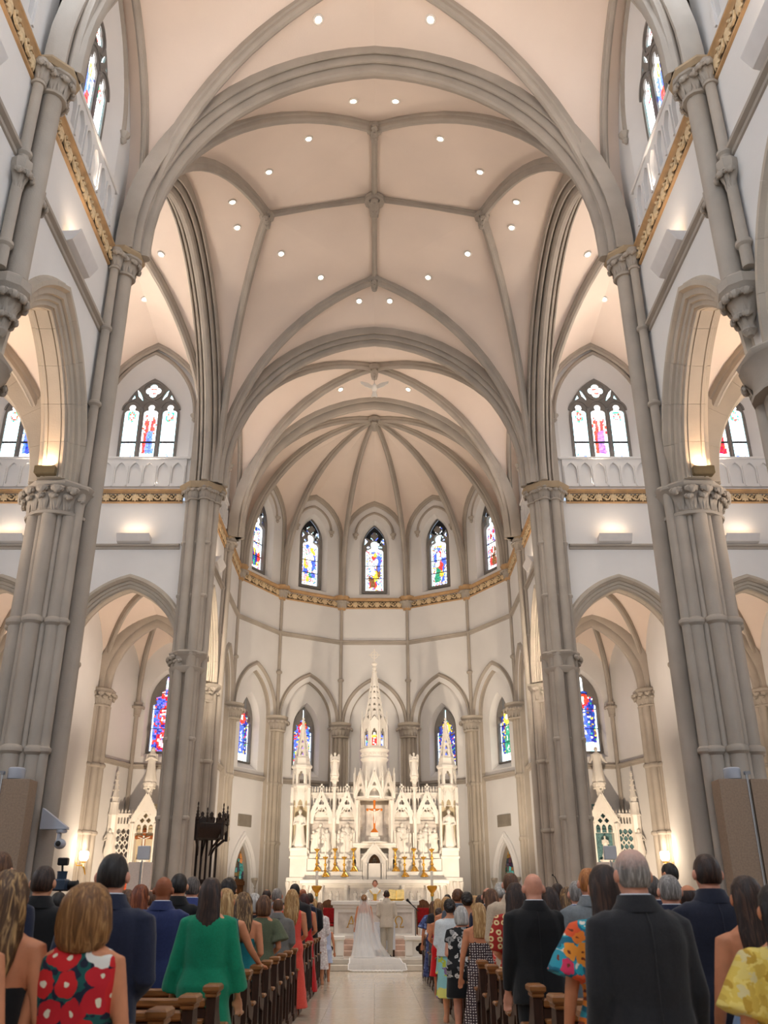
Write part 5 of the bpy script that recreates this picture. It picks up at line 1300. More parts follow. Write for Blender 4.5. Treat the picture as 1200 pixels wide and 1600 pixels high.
# ------------------------------------------------------------------ side altars in the chapels
TEAL = mat('teal_mosaic', (96, 132, 134), .35, .2, 18)
def side_altar(cx, y, label, lite):
    e = empty('side_altar', (cx, y, .3), label=label, cat='altar', group='marble side altars')
    b = MB(); b.bbox(-1.5, 1.5, -.5, .5, 0, .4); b.bbox(-1.35, 1.35, -.8, .1, .4, .5, .02); b.bbox(-1.2, 1.2, -.6, .3, .4, 1.5, .02); b.bbox(-1.4, 1.4, -.75, .3, 1.5, 1.62, .02); b.bbox(-1.4, 1.4, -.3, .4, 1.62, 2.3, .02); b.build('altar_block', MARBLE, e)
    b = MB(frame((0, -.62, 0), (0, -1, 0))); b.plate([(-1.15, .55), (1.15, .55), (1.15, 1.48), (-1.15, 1.48)], [lancet(.22, .62, 1.05, 1.35, 6, u) for u in (-.8, -.27, .27, .8)], 0, .06); b.build('altar_panel', MARBLE, e)
    for s in (-1, 1):
        b = MB(); b.bbox(s * .48 - .11, s * .48 + .11, -.2, .2, 2.3, 4.4, .015); b.build('jamb', MARBLE, e)
        b = MB(); b.lathe([(.07, 2.3), (.045, 2.4), (.045, 4.1), (.08, 4.25), (.09, 4.4)], (s * .48, -.27, 0), 8); b.build('colonnette', MARBLE, e)
        # pierced lattice wing with an arcaded crest
        b = MB(frame((s * .9, .1, 0), (0, -1, 0)))
        hs = [quatre(.058, u, z, 4, 3) for u in (-.2, .0, .2) for z in (2.65, 2.95, 3.25, 3.55, 3.85, 4.12)] + [[(u, z - .09), (u + .055, z), (u, z + .09), (u - .055, z)] for u in (-.1, .1) for z in (2.8, 3.1, 3.4, 3.7, 3.98)]
        b.plate([(-.32, 2.3), (.32, 2.3), (.32, 4.3), (-.32, 4.3)], hs, -.04, .04); b.build('lattice', MARBLE, e)
        if lite: b = MB(); b.box(s * .9 - .3, s * .9 + .3, .17, .19, 2.3, 4.3); b.build('lattice_backing', TEAL, e)
        b = MB(frame((s * .9, .1, 0), (0, -1, 0))); b.plate([(-.34, 4.3), (.34, 4.3), (.34, 4.78), (-.34, 4.78)], [lancet(.035, 4.42, 4.62, 4.68, 3, u) for u in (-.24, -.12, 0, .12, .24)], -.06, .06); b.bbox(-.36, .36, -.08, .1, 4.74, 4.82, .01)
        b.build('crest_arcade', MARBLE, e)
        for k in range(5): b = MB(); b.lathe([(.03, 4.82), (.05, 4.9), (.02, 4.96), (.0, 5.0)], (s * .9 - .28 + .14 * k, .1, 0), 5); b.build('cresting', MARBLE, e)
        # outer turret
        b = MB(); b.lathe([(.26, 1.6), (.26, 2.3), (.2, 2.36), (.2, 4.7), (.24, 4.76), (.2, 4.82), (.17, 5.2), (.19, 5.24)], (s * 1.38, .05, 0), 8); b.build('turret', MARBLE, e)
        b = MB(); pinnacle(b, s * 1.38, .05, 4.3, 6.5, .13); b.build('turret_spire', MARBLE, e)
        b = MB(); relief_figure(b, s * 1.38, -.2, 3.2, 1.0, 7 + s); b.build('turret_figure', MARBLE, e, 60)
    gable(e, 0, -.18, .62, 4.45, 5.55, tref=False, name='central_gable')
    b = MB(frame((0, -.16, 0), (0, -1, 0))); b.plate([(-.4, 4.05), (.4, 4.05)] + arch(.4, .7, 6, 4.3)[::-1], [lancet(.09, 4.06, 4.25, 4.38, 4, u) for u in (-.24, 0, .24)] + [quatre(.05, u, z, 4, 3) for u, z in ((-.13, 4.52), (.13, 4.52), (0, 4.7))], -.03, .03); b.build('niche_tracery', MARBLE, e)
    b = MB(); b.box(-.4, .4, .2, .24, 2.3, 5.2); b.build('niche_back', TEAL if lite else mat('niche_shade', (214, 200, 170)), e)
    b = MB(); b.lathe([(.3, 2.3), (.26, 2.5), (.16, 2.6), (.16, 2.9), (.26, 3.0), (.26, 3.05)], (0, -.05, 0), 8); b.build('niche_pedestal', MARBLE, e)
    b = MB(); b.lathe([(.1, 5.45), (.14, 5.6), (.1, 5.66), (.2, 5.8), (.26, 5.88), (.26, 5.94)], (0, -.05, 0), 8); p = b.build('statue_pedestal', MARBLE, e); crockets(p, (0, -.05), .12, 5.62, .26, 8, me=CURLG)
    return e
for s in (-1, 1):
    sd = 'left' if s < 0 else 'right'
    side_altar(s * 9.25, 38.3, 'White marble side altar with lattice wings in the %s chapel beside the sanctuary' % sd, s > 0)
    statue('statue', (s * 9.25, 38.25, 6.24), 1.42, 'White marble %s on the gable of the %s side altar' % (('veiled woman', 'robed man with outstretched hand')[s > 0], sd), veil=s < 0, arms='pray' if s < 0 else 'open', base=.1)
side_altar(14.6, 38.3, 'White marble side altar at the far right edge behind the banner box', True)
statue('statue', (14.6, 38.25, 6.24), 1.4, 'White marble statue on the side altar at the far right edge')
statue('statue', (9.25, 38.2, 3.35), .8, 'Small marble figure inside the niche of the right side altar')
e = empty('wooden_crucifix', (-9.25, 38.2, 3.35), label='Brown wooden crucifix in the niche of the left side altar', cat='crucifix')
b = MB(); b.bbox(-.06, .06, -.03, .03, 0, 1.1, .01); b.bbox(-.3, .3, -.03, .03, .78, .9, .01); b.bbox(-.2, .2, -.08, .08, -.0, .08)
for x, z in ((-.3, .84), (.3, .84), (0, 1.12)): b.ball((x, 0, z), .08, 8, 5, (1, .4, 1))
b.build('cross', mat('red_brown_wood', (150, 82, 36), .5, .15, 6), e)
b = MB(); b.tube([(0, -.06, .25), (.01, -.07, .5), (0, -.06, .78)], [.02, .035, .05], 8); b.ball((0, -.08, .86), .045, 8, 5); [b.tube([(q * .03, -.06, .78), (q * .24, -.05, .85)], .018, 5) for q in (-1, 1)]; b.build('corpus', MARBLE, e)
# gilt icon tabernacle on the left altar, gilt figure and silver flowers on the right one
e = empty('icon_shrine', (-9.5, 37.55, 1.92), label='Small gilded shrine with painted arch on the left side altar', cat='shrine')
b = MB(frame((0, 0, 0), (0, -1, 0))); b.plate(lancet(.26, 0, .75, 1.15, 8), [lancet(.19, .1, .7, .98, 8)], -.15, .05); b.build('frame', GOLD, e)
b = MB(frame((0, 0, 0), (0, -1, 0))); b.plate(lancet(.2, .08, .7, 1.0, 8), [], -.1, -.05); b.build('icon_panel', mat('icon_gold', (214, 150, 50), .5, .35, 14), e)
b = MB()
for k in (-.1, .02, .12): relief_figure(b, k, -.06, .1, .55, int(k * 100))
b.box(-.2, .2, -.07, -.03, .66, .76); b.build('icon_figures', mat('icon_paint', (176, 74, 40), .5, .3, 16), e)
e = empty('gilt_figure', (9.62, 37.6, 1.92), label='Orange gilt seated figure on the right side altar', cat='statue'); b = MB(); relief_figure(b, 0, 0, 0, 1.35, 5); b.box(-.22, .22, -.1, .12, 0, .55); b.build('body', OR, e, 60)
e = empty('flower_arrangement', (9.5, 37.3, 1.92), label='Spray of silvery white flowers on the right side altar', cat='flowers'); b = MB(); b.lathe([(.1, 0), (.13, .15), (.08, .3)], seg=10); b.build('vase', GREYP, e)
for k in range(16):
    a = random.uniform(0, 6.28); r = random.uniform(.05, .32); z = .45 + random.uniform(0, .4); b = MB(); b.tube([(0, 0, .25), (r * cos(a) * .6, r * sin(a) * .6, z - .1), (r * cos(a), r * sin(a), z)], .01, 4)
    for q in range(6): b.loft([[(r * cos(a) + rr * cos(q * 1.05 + d), r * sin(a) + rr * sin(q * 1.05 + d), z + zz) for d in (-.3, .3, 0)] for rr, zz in ((.02, 0), (.09, .05))])
    b.build('bloom', mat('silver_petal', (196, 204, 214), .7, .1, 10), e)
# wall lamps on the chapel piers
SHADE = emis('lamp_shade_glow', (255, 232, 190), 7)
for s in (-1, 1):
    x, y, z = s * 10.98, 36.45, 2.95
    e = empty('wall_lamp', (x, y, z), label='Gilt bracket lamp with white shade on the %s chapel pier' % ('left' if s < 0 else 'right'), cat='lamp', group='gilt bracket lamps')
    b = MB(); b.tube([(-s * .02, .12, -.2), (-s * .02, -.05, 0), (0, -.2, .08), (0, -.22, .2)], .025, 6); b.tube([(0, -.2, .1), (s * .25, -.2, .1), (s * .28, -.2, .22)], .02, 6); b.lathe([(.1, .2), (.12, .24), (.05, .26)], (0, -.22, 0), 10); b.build('bracket', GOLD, e)
    b = MB(); b.lathe([(.11, .26), (.17, .34), (.18, .55), (.15, .6)], (0, -.22, 0), 14); b.build('shade', SHADE, e)
    lamp('wall_lamp_bulb', 'POINT', (x, y - .3, z + .8), 12, WARM, size=.1)
# beige banner boxes with chrome poles by the front piers, smaller ones by the sanctuary
BEIGE = mat('beige_fabric', (150, 130, 112), .9, .06, 30, .15, 90)
for s in (-1, 1):
    sd = 'left' if s < 0 else 'right'
    e = empty('panel_box', (s * 6.6, 16.95, 0), label='Tall beige fabric covered box with chrome pole against the %s front pier' % sd, cat='panel', group='beige banner boxes')
    b = MB(); b.bbox(*sorted((s * -.38, s * .12)), -.2, .2, 0, 3.65, .01); b.build('board', BEIGE, e)
    b = MB(); b.bbox(*sorted((s * .19, s * .5)), -.2, .2, 0, 3.65, .01); b.build('board', BEIGE, e)
    b = MB(); b.box(*sorted((s * .12, s * .19)), -.14, .15, 0, 3.6); b.build('gap_strip', BLACKM, e)
    b = MB(); b.tube([(s * .14, -.2, 0), (s * .14, -.2, 3.78)], .025, 10); b.box(*sorted((s * .1, s * .2)), -.24, -.16, 3.72, 3.78); b.build('pole', CHROME, e)
    b = MB(); b.lathe([(.14, 3.66), (.15, 3.68), (.15, 3.84), (.13, 3.86)], (-s * .06, -.05, 0), 16); b.build('bracket', GREYP, e)
    e = empty('panel_box', (s * 7.2, 29.6, .0), label='Small pale panel box with a pole and square head by the %s sanctuary pier' % sd, cat='panel', group='small panel boxes')
    b = MB(); b.bbox(-.34, .02, -.1, .1, 0, 2.85, .01); b.build('board', mat('pale_fabric', (206, 192, 184), .9, .04, 30), e); b = MB(); b.bbox(.1, .36, -.1, .1, 0, 2.85, .01); b.build('board', mat('pale_fabric', (206, 192, 184)), e)
    b = MB(); b.tube([(.06, -.1, 0), (.06, -.1, 2.9)], .03, 8); b.build('pole', CHROME, e); b = MB(); b.bbox(-.1, .26, -.12, .08, 2.92, 3.32, .02); b.build('head', GREYP, e)
# remote camera on the left front pier
e = empty('remote_camera', (-5.78, 17.35, 2.75), label='Grey remote video camera under a wedge bracket on the left front pier', cat='camera')
b = MB(); b.loft([[(-.32, y, z) for y, z in ((-.09, .08), (.09, .08), (.09, .45), (-.09, .45))], [(.16, y, z) for y, z in ((-.09, .08), (.09, .08), (.09, .12), (-.09, .12))]]); b.build('bracket', GREYP, e)
b = MB(); b.lathe([(.09, .02), (.1, .06), (.08, .08)], (.06, 0, 0), 12); b.bbox(-.0, .05, -.05, .05, -.16, .02); b.ball((.06, 0, -.17), .1, 12, 8, (1.1, .9, .9)); b.build('head', GREYP, e)
b = MB(); b.lathe([(.04, 0), (.04, .02)], (.06, -.095, -.17), 10); b.xf = M.Translation((.06, -.09, -.17)) @ M.Rotation(pi / 2, 4, 'X'); b.lathe([(.045, 0), (.05, .03), (.02, .04)], seg=10); b.build('lens', BLACKM, e)
# carved red and gold shrine in the outer left chapel
e = empty('shrine_cabinet', (-15.2, 37.8, .3), label='Dark red and gold carved cornice of a shrine at the far left edge', cat='shrine')
b = MB(); b.bbox(-1.0, 1.0, -.3, .3, 0, 5.6, .03); b.build('body', CARVE, e); b = MB(); b.bbox(-1.15, 1.15, -.5, .3, 5.6, 5.95, .03); b.bbox(-1.2, 1.2, -.55, .3, 6.35, 6.75, .05); b.build('cornice', mat('mahogany', (104, 40, 24), .5, .15, 5), e)
b = MB(); b.bbox(-1.16, 1.16, -.52, .3, 5.95, 6.35, .02); b.build('frieze', GOLD, e)
for k in range(12): b = MB(); b.ball((-1.05 + k * .19, -.53, 6.15), .09, 8, 5, (1, .5, 1.4)); b.build('ornament', GOLD, e)
# white dove under the chancel vault
e = empty('dove_sculpture', (0, 33.5, 22.35), label='White dove sculpture with spread wings hanging under the chancel vault', cat='dove')
DW = mat('white_plaster', (240, 236, 228), .7, .02)
b = MB(); b.loft([[(r * cos(a), y, z + r * .9 * sin(a)) for a in [k * .785 for k in range(8)]] for y, z, r in ((-.3, -.1, .02), (-.2, -.06, .09), (0, -.02, .13), (.2, -.04, .1), (.32, -.08, .05))]); b.ball((0, -.3, -.08), .085, 8, 6); b.build('body', DW, e, 60)
for s in (-1, 1):
    b = MB(); o = [(.05, .05), (.3, .22), (.62, .3), (.58, .16), (.48, .12), (.4, .02), (.3, .0), (.2, -.06), (.06, -.08)]
    b.loft([[(s * u, -.05 + t, z) for u, z in o] for t in (0, .035)]); b.build('wing', DW, e)
b = MB(); b.loft([[(u, .1 + t, z) for u, z in ((-.06, -.08), (.06, -.08), (.14, -.42), (0, -.38), (-.14, -.42))] for t in (0, .03)]); b.build('tail', DW, e)
b = MB(); b.tube([(0, 0, .1), (0, 0, 1.0)], .008, 4); b.build('wire', LEAD, e)
# ------------------------------------------------------------------ pews
def make_pew():
    """pew on the left of the aisle; origin at its aisle end on the floor, seat runs to -x, people face +y"""
    L = 4.75
    e = empty('pew', (0, 0, 0), label='pew', cat='pew')
    b = MB(); b.bbox(-L, -.06, -.02, .02, .16, .80, .006)
    b.build('backrest', WOOD, e)
    b = MB(); b.bbox(-L, -.06, -.045, .045, .80, .86, .012); b.build('top_rail', WOODM, e)
    b = MB(); b.bbox(-L, -.06, .0, .42, .40, .45, .01); b.build('seat', WOODM, e)
    b = MB(); b.bbox(-L, -.06, -.14, -.02, .70, .73, .006); b.build('book_shelf', WOODM, e)
    for x in (-1.6, -3.2):
        b = MB(); b.bbox(x - .03, x + .03, .02, .4, 0, .4, .004); b.build('support', WOOD, e)
    for x in (0, -L):
        k = b = MB()
        b.xf = M(((0, 1, 0, x - .05), (1, 0, 0, 0), (0, 0, 1, 0), (0, 0, 0, 1)))
        o = [(-.07, 0), (.5, 0), (.5, .1), (.46, .14), (.46, .5), (.5, .56), (.5, .62), (.36, .62), (.22, .68), (.13, .78), (.1, .9), (-.06, .9), (-.06, .14), (-.07, .1)]
        b.plate(o, [[(.0, .16), (.4, .16), (.4, .5), (.16, .55), (.06, .66), (.0, .66)]], 0, .07)
        b.build('pew_end', WOOD, e)
        b = MB(); b.box(x - .02, x - .01, .0, .4, .16, .66); b.build('end_panel', WOODD, e)
        b = MB(); b.bbox(x - .075, x + .045, -.1, .13, .9, .955, .014); b.bbox(x - .06, x + .03, -.08, .11, .87, .9, .008); b.build('cap', WOODM, e)
        b = MB(); b.bbox(x - .065, x + .04, .34, .54, .62, .655, .01); b.build('armrest', WOODM, e)
        b = MB(); b.bbox(x - .06, x + .035, -.09, .52, 0, .1, .008); b.build('foot', WOOD, e)
    return e
PY0, PDY, NP = 4.86, .92, 22
pew0 = make_pew()
ords = 'first second third fourth fifth sixth seventh eighth ninth tenth eleventh twelfth thirteenth fourteenth fifteenth sixteenth seventeenth eighteenth nineteenth twentieth twenty-first twenty-second'.split()
for k in range(NP):
    for s in (-1, 1):
        lab = 'Dark wooden pew %s of the aisle, %s row counting from the camera' % ('left' if s < 0 else 'right', ords[k])
        if k == 0 and s < 0: o = pew0; o['label'] = lab; o['group'] = 'pews along the aisle'
        else: o = dup(pew0, label=lab, group='pews along the aisle')
        o.location = (s * 1.2, PY0 + PDY * k, 0)
        if s > 0: o.scale = (-1, 1, 1)
        else: o.scale = (1, 1, 1)
# ------------------------------------------------------------------ people
from mathutils import noise as mnoise
TMPN = [0]
def remesh(b, voxel, smooth=3, wr=0, wscale=6, seed=0):
    """fuse overlapping closed shapes into one continuous skin"""
    me = b.mesh(WHITEC, 'tmp', None, False)
    bm = bmesh.new(); bm.from_mesh(me); bmesh.ops.remove_doubles(bm, verts=bm.verts, dist=1e-5); bmesh.ops.recalc_face_normals(bm, faces=bm.faces); bm.to_mesh(me); bm.free()
    o = bpy.data.objects.new('tmp', me); COL.objects.link(o)
    md = o.modifiers.new('r', 'REMESH'); md.mode = 'VOXEL'; md.voxel_size = voxel
    dg = bpy.context.evaluated_depsgraph_get(); out = bpy.data.meshes.new_from_object(o.evaluated_get(dg))
    bpy.data.objects.remove(o); bpy.data.meshes.remove(me)
    bm = bmesh.new(); bm.from_mesh(out)
    for _ in range(smooth): bmesh.ops.smooth_vert(bm, verts=bm.verts, factor=.5, use_axis_x=True, use_axis_y=True, use_axis_z=True)
    if wr:
        bm.normal_update(); off = V((seed * 3.1, seed * 1.7, 0))
        for v in bm.verts:
            q = v.co * wscale; d = abs(mnoise.noise(V((q.x * 1.3, q.y * 1.3, q.z * .7)) + off)) * -1.6 + mnoise.noise(q * .5 + off)
            v.co += v.normal * (d * wr)
    bm.to_mesh(out); bm.free()
    out.polygons.foreach_set('use_smooth', [True] * len(out.polygons)); out.materials.clear(); out.materials.append(WHITEC)
    return out
def ering(z, rx, ry, cy=0, n=22, p=2.3, cx=0):
    L = []
    for j in range(n):
        a = 2 * pi * j / n; c_, s_ = cos(a), sin(a)
        L.append((cx + rx * abs(c_) ** (2 / p) * (1 if c_ >= 0 else -1), cy + ry * abs(s_) ** (2 / p) * (1 if s_ >= 0 else -1), z))
    return L
TORSO = {'m': [(.80, .17, .12, 0), (.95, .172, .128, -.01), (1.05, .158, .115, 0), (1.2, .168, .12, 0), (1.32, .182, .126, 0), (1.41, .185, .112, -.005), (1.465, .165, .09, -.01), (1.505, .10, .07, -.01), (1.535, .066, .066, -.005), (1.62, .06, .062, .005)],
         'f': [(.76, .178, .125, 0), (.87, .184, .132, -.015), (1.0, .138, .1, 0), (1.12, .143, .105, 0), (1.22, .156, .122, .01), (1.305, .158, .1, 0), (1.36, .142, .078, -.01), (1.40, .082, .058, -.01), (1.43, .052, .052, -.005), (1.51, .047, .05, .005)]}
HEAD = {'m': (0, .012, 1.664, .081, .1, .117), 'f': (0, .012, 1.545, .075, .094, .112)}
ARM = {'m': dict(sh=(.195, 0, 1.42), clasp=((.255, -.035, 1.13), (.09, .19, .99)), side=((.25, -.03, 1.12), (.262, .05, .86)), pray=((.25, -.02, 1.13), (.10, .24, 1.12)), rail=((.25, .02, 1.14), (.30, .25, 1.0)), r=(.064, .052, .043, .041, .029)),
       'f': dict(sh=(.165, 0, 1.32), clasp=((.222, -.03, 1.04), (.08, .18, .92)), side=((.238, -.025, 1.03), (.262, .05, .79)), pray=((.215, -.02, 1.04), (.09, .22, 1.03)), rail=((.27, .06, 1.10), (.36, .28, .93)), r=(.054, .045, .037, .034, .024))}
HT = {'m': 1.78, 'f': 1.657}
def hand(b, w, d, s, k=1.0):
    """palm, four fingers of unequal length and a thumb leaving the side of the palm"""
    w, d = V(w), V(d).normalized(); up = Z3 if abs(d.z) < .8 else V((0, 1, 0))
    side = d.cross(up).normalized(); nrm = side.cross(d).normalized()
    b.loft([[w + d * (t * k) + side * (u * wd * k) + nrm * (v * .015 * k) for u, v in ((-1, -1), (1, -1), (1, 1), (-1, 1))] for t, wd in ((-.01, .024), (.03, .036), (.07, .042), (.088, .04))])
    for i, ln in enumerate((.068, .078, .072, .056)):
        o = w + d * (.08 * k) + side * ((-.032 + .0215 * i) * k)
        b.tube([o, o + d * (ln * .5 * k) - nrm * .004, o + d * (ln * .85 * k) - nrm * (.022 * k), o + d * (ln * k) - nrm * (.036 * k)], [.0105 * k, .010 * k, .009 * k, .007 * k], 7)
    o = w + d * (.03 * k) - side * (.03 * k) * s
    b.tube([o, o + (d * .7 - side * s * .7) * (.035 * k), o + (d * .95 - side * s * .4) * (.065 * k)], [.013 * k, .0115 * k, .009 * k], 7)
def limb(b, pts, rs, seg=12):
    P = [V(p) for p in pts]; path, rad = [], []
    for i in range(len(P) - 1):
        for j in range(4):
            t = j / 4; path.append(P[i].lerp(P[i + 1], t)); rad.append(rs[i] + (rs[i + 1] - rs[i]) * t)
    path.append(P[-1]); rad.append(rs[-1]); b.tube(path, rad, seg)
BODY = {}
def wide(rows, k): return [(z, rx * (k if z < 1.38 else 1 + (k - 1) * .4), ry * k, cy_) for z, rx, ry, cy_ in rows]
def arm_pts(sex, pose, s):
    A = ARM[sex]; p = A[pose if pose != 'rail' or s > 0 else 'side']
    f = lambda q: (s * q[0], q[1], q[2])
    return f(A['sh']), f(p[0]), f(p[1])
def body(sex, pose, k=1.0):
    key = (sex, pose, k)
    if key in BODY: return BODY[key]
    b = MB(); b.loft([ering(z, rx, ry, cy_) for z, rx, ry, cy_ in wide(TORSO[sex], k)])
    hx, hy, hz, a, c, d = HEAD[sex]
    b.loft([ering(hz + zz * d, a * rx, c * ry, hy + yy, 18, 2.1) for zz, rx, ry, yy in ((-1.0, .35, .4, .03), (-.86, .58, .66, .028), (-.62, .78, .82, .012), (-.3, .92, .94, .004), (.1, 1.0, 1.0, 0), (.45, .95, .97, -.004), (.72, .76, .8, -.008), (.92, .42, .46, -.008), (1.0, .1, .1, -.008))])
    b.loft([[(x, hy + c + y, hz + z) for x, y, z in q] for q in (((-.011, -.02, .02), (.011, -.02, .02), (.006, .0, .02), (-.006, 0, .02)), ((-.017, -.02, -.035), (.017, -.02, -.035), (.01, .017, -.032), (-.01, .017, -.032)))])
    b.ball((0, hy + c - .012, hz - .068), .022, 8, 5, (1, .6, .45)); b.ball((0, hy + c - .022, hz - .1), .025, 8, 5)
    for s in (-1, 1):
        b.ball((s * (a + .012), hy - .012, hz - .012), .031, 8, 6, (.42, .8, 1.15))
        sh, el, wr = arm_pts(sex, pose, s); r = ARM[sex]['r']
        limb(b, [(s * .1, 0, sh[2] - .01), sh, el, wr], [r[0] * .95, r[0], r[2], r[4]])
        m = V(el).lerp(V(wr), .3); b.ball(m, r[3] * 1.06, 10, 6)
        dd = V(wr) - V(el) if pose != 'clasp' else V((-s * .75, .25, -.35))
        if pose == 'rail' and s > 0: dd = V((.35, .9, -.1))
        hand(b, wr, dd, s, .95 if sex == 'm' else .86)
        H_ = TORSO[sex][0][0]; hp = .092 if sex == 'm' else .09
        limb(b, [(s * hp, 0, H_ + .06), (s * hp, .005, H_ * .58), (s * hp, -.012, H_ * .42), (s * hp, -.015, .09)], [.1 if sex == 'f' else .095, .06, .056, .036])
        b.loft([ering(z, rx, ry, cy_, 14, 2.2, s * hp * 1.05) for z, rx, ry, cy_ in ((.0, .042, .12, .05), (.03, .045, .125, .05), (.06, .042, .1, .03), (.1, .036, .05, -.01))])
    BODY[key] = remesh(b, .0095, 3); return BODY[key]
GAR = {}
def garment(key, sex, build, voxel=.013, wr=.006, wscale=6):
    if key not in GAR:
        b = MB(); build(b); GAR[key] = remesh(b, voxel, 3, wr, wscale, len(GAR))
    return GAR[key]
def g_jacket(sex, pose, k=1.0):
    def f(b):
        if sex == 'm': R_ = [(.78, .215, .155, -.01), (.84, .21, .16, -.01), (.97, .2, .152, -.008), (1.07, .188, .14, 0), (1.22, .2, .142, 0), (1.34, .212, .146, 0), (1.415, .215, .13, -.005), (1.455, .2, .11, -.01), (1.487, .15, .096, -.01), (1.51, .108, .086, -.01), (1.535, .083, .082, -.006), (1.56, .079, .078, -.002)]
        else: R_ = [(.84, .21, .155, -.012), (.9, .205, .155, -.012), (1.0, .165, .125, 0), (1.12, .168, .128, 0), (1.22, .178, .142, .008), (1.305, .182, .118, 0), (1.36, .16, .094, -.01), (1.4, .1, .072, -.01), (1.42, .075, .066, -.01)]
        b.loft([ering(z, rx, ry, cy_, 28) for z, rx, ry, cy_ in wide(R_, k)])
        r = ARM[sex]['r']
        for s in (-1, 1):
            sh, el, wr = arm_pts(sex, pose, s)
            limb(b, [(s * .12, 0, sh[2] - .005), (sh[0] * 1.02, sh[1], sh[2] + .0), el, V(el).lerp(V(wr), .94)], [r[0] + .016, r[0] + .02, r[2] + .021, r[4] + .019])
    return garment(('jacket', sex, pose, k), sex, f, .012, .0085, 5)
def g_trousers(sex, k=1.0):
    def f(b):
        T_ = TORSO[sex]
        b.loft([ering(z, rx + .014, ry + .014, cy_) for z, rx, ry, cy_ in wide([T_[0], T_[1], T_[2]], k)])
        hp = .095
        for s in (-1, 1): limb(b, [(s * hp, 0, T_[0][0] + .05), (s * hp, .0, T_[0][0] * .55), (s * hp, -.01, .03)], [.112, .086, .075])
    return garment(('trousers', sex, k), sex, f, .014, .005, 5)
def g_dress(kind, pose='side', hem=.55, k=1.0, flare=1.15, loose=0):
    def f(b):
        T_ = TORSO['f']; rows = []
        for z in (hem, .6, .76):
            if z <= .76 and (z == hem or z > hem): q = (.76 - z); rows.append((z, .188 + q * .12 * flare + loose, .135 + q * .12 * flare + loose, -.01))
        o = .012 + loose
        for z, rx, ry, cy_ in T_[1:6]:
            if kind in ('strap', 'strapless') and z > 1.2: break
            rows.append((z, rx + o + (loose if 1.0 <= z < 1.2 else 0), ry + o + (loose if 1.0 <= z < 1.2 else 0), cy_))
        if kind in ('strap', 'strapless'): rows.append((1.17 if kind == 'strapless' else 1.2, .158 + loose, .122 + loose, .008))
        else: rows += [(1.345, .15 + o * .6, .086 + o * .5, -.01), (1.378, .115, .072, -.012), (1.395, .098, .064, -.012)]
        b.loft([ering(z, rx, ry, cy_, 28) for z, rx, ry, cy_ in wide(sorted(rows), k)])
        r = ARM['f']['r']
        for s in (-1, 1):
            sh, el, wr = arm_pts('f', pose, s); S0 = (s * .1, 0, sh[2] - .005)
            if kind == 'strap':
                b.tube([(s * .085, .1, 1.2), (s * .1, .06, 1.345), (s * .1, -.01, 1.385), (s * .1, -.07, 1.34), (s * .085, -.115, 1.2)], .009, 6)
            elif kind == 'short': limb(b, [S0, sh, V(sh).lerp(V(el), .5)], [r[0] + .01, r[0] + .014, r[1] + .03])
            elif kind == 'flutter': limb(b, [S0, (sh[0], sh[1], sh[2]), V(sh).lerp(V(el), .45) + V((s * .03, 0, 0)), V(sh).lerp(V(el), .75) + V((s * .035, 0, 0))], [r[0] + .01, r[0] + .018, .095, .125])
            elif kind == 'bell': limb(b, [S0, sh, el, V(el).lerp(V(wr), .1), V(el).lerp(V(wr), .8)], [r[0] + .012, r[0] + .018, r[2] + .026, r[2] + .035, .095])
            elif kind == 'long': limb(b, [S0, sh, el, V(el).lerp(V(wr), .93)], [r[0] + .012, r[0] + .016, r[2] + .016, r[4] + .018])
            elif kind == 'puff': limb(b, [S0, sh, V(sh).lerp(V(el), .6), el], [r[0] + .012, r[0] + .018, .095, .06])
            elif kind == 'sleeveless': limb(b, [S0, (s * .15, 0, sh[2] + .0)], [r[0] + .01, r[0] + .006])
    return garment(('dress', kind, pose, hem, k, flare, loose), 'f', f, .012, .006, 7)
def g_skirt(hem, k=1.0):
    def f(b): b.loft([ering(z, rx, ry, -.012, 28) for z, rx, ry in wide2([(hem, .2 + (.76 - hem) * .1, .145 + (.76 - hem) * .1), (.7, .205, .15), (.87, .2, .148), (1.0, .158, .116)], k)])
    return garment(('skirt', hem, k), 'f', f, .012, .005, 7)
def wide2(rows, k): return [(z, rx * k, ry * k) for z, rx, ry in rows]
HAIR = {}
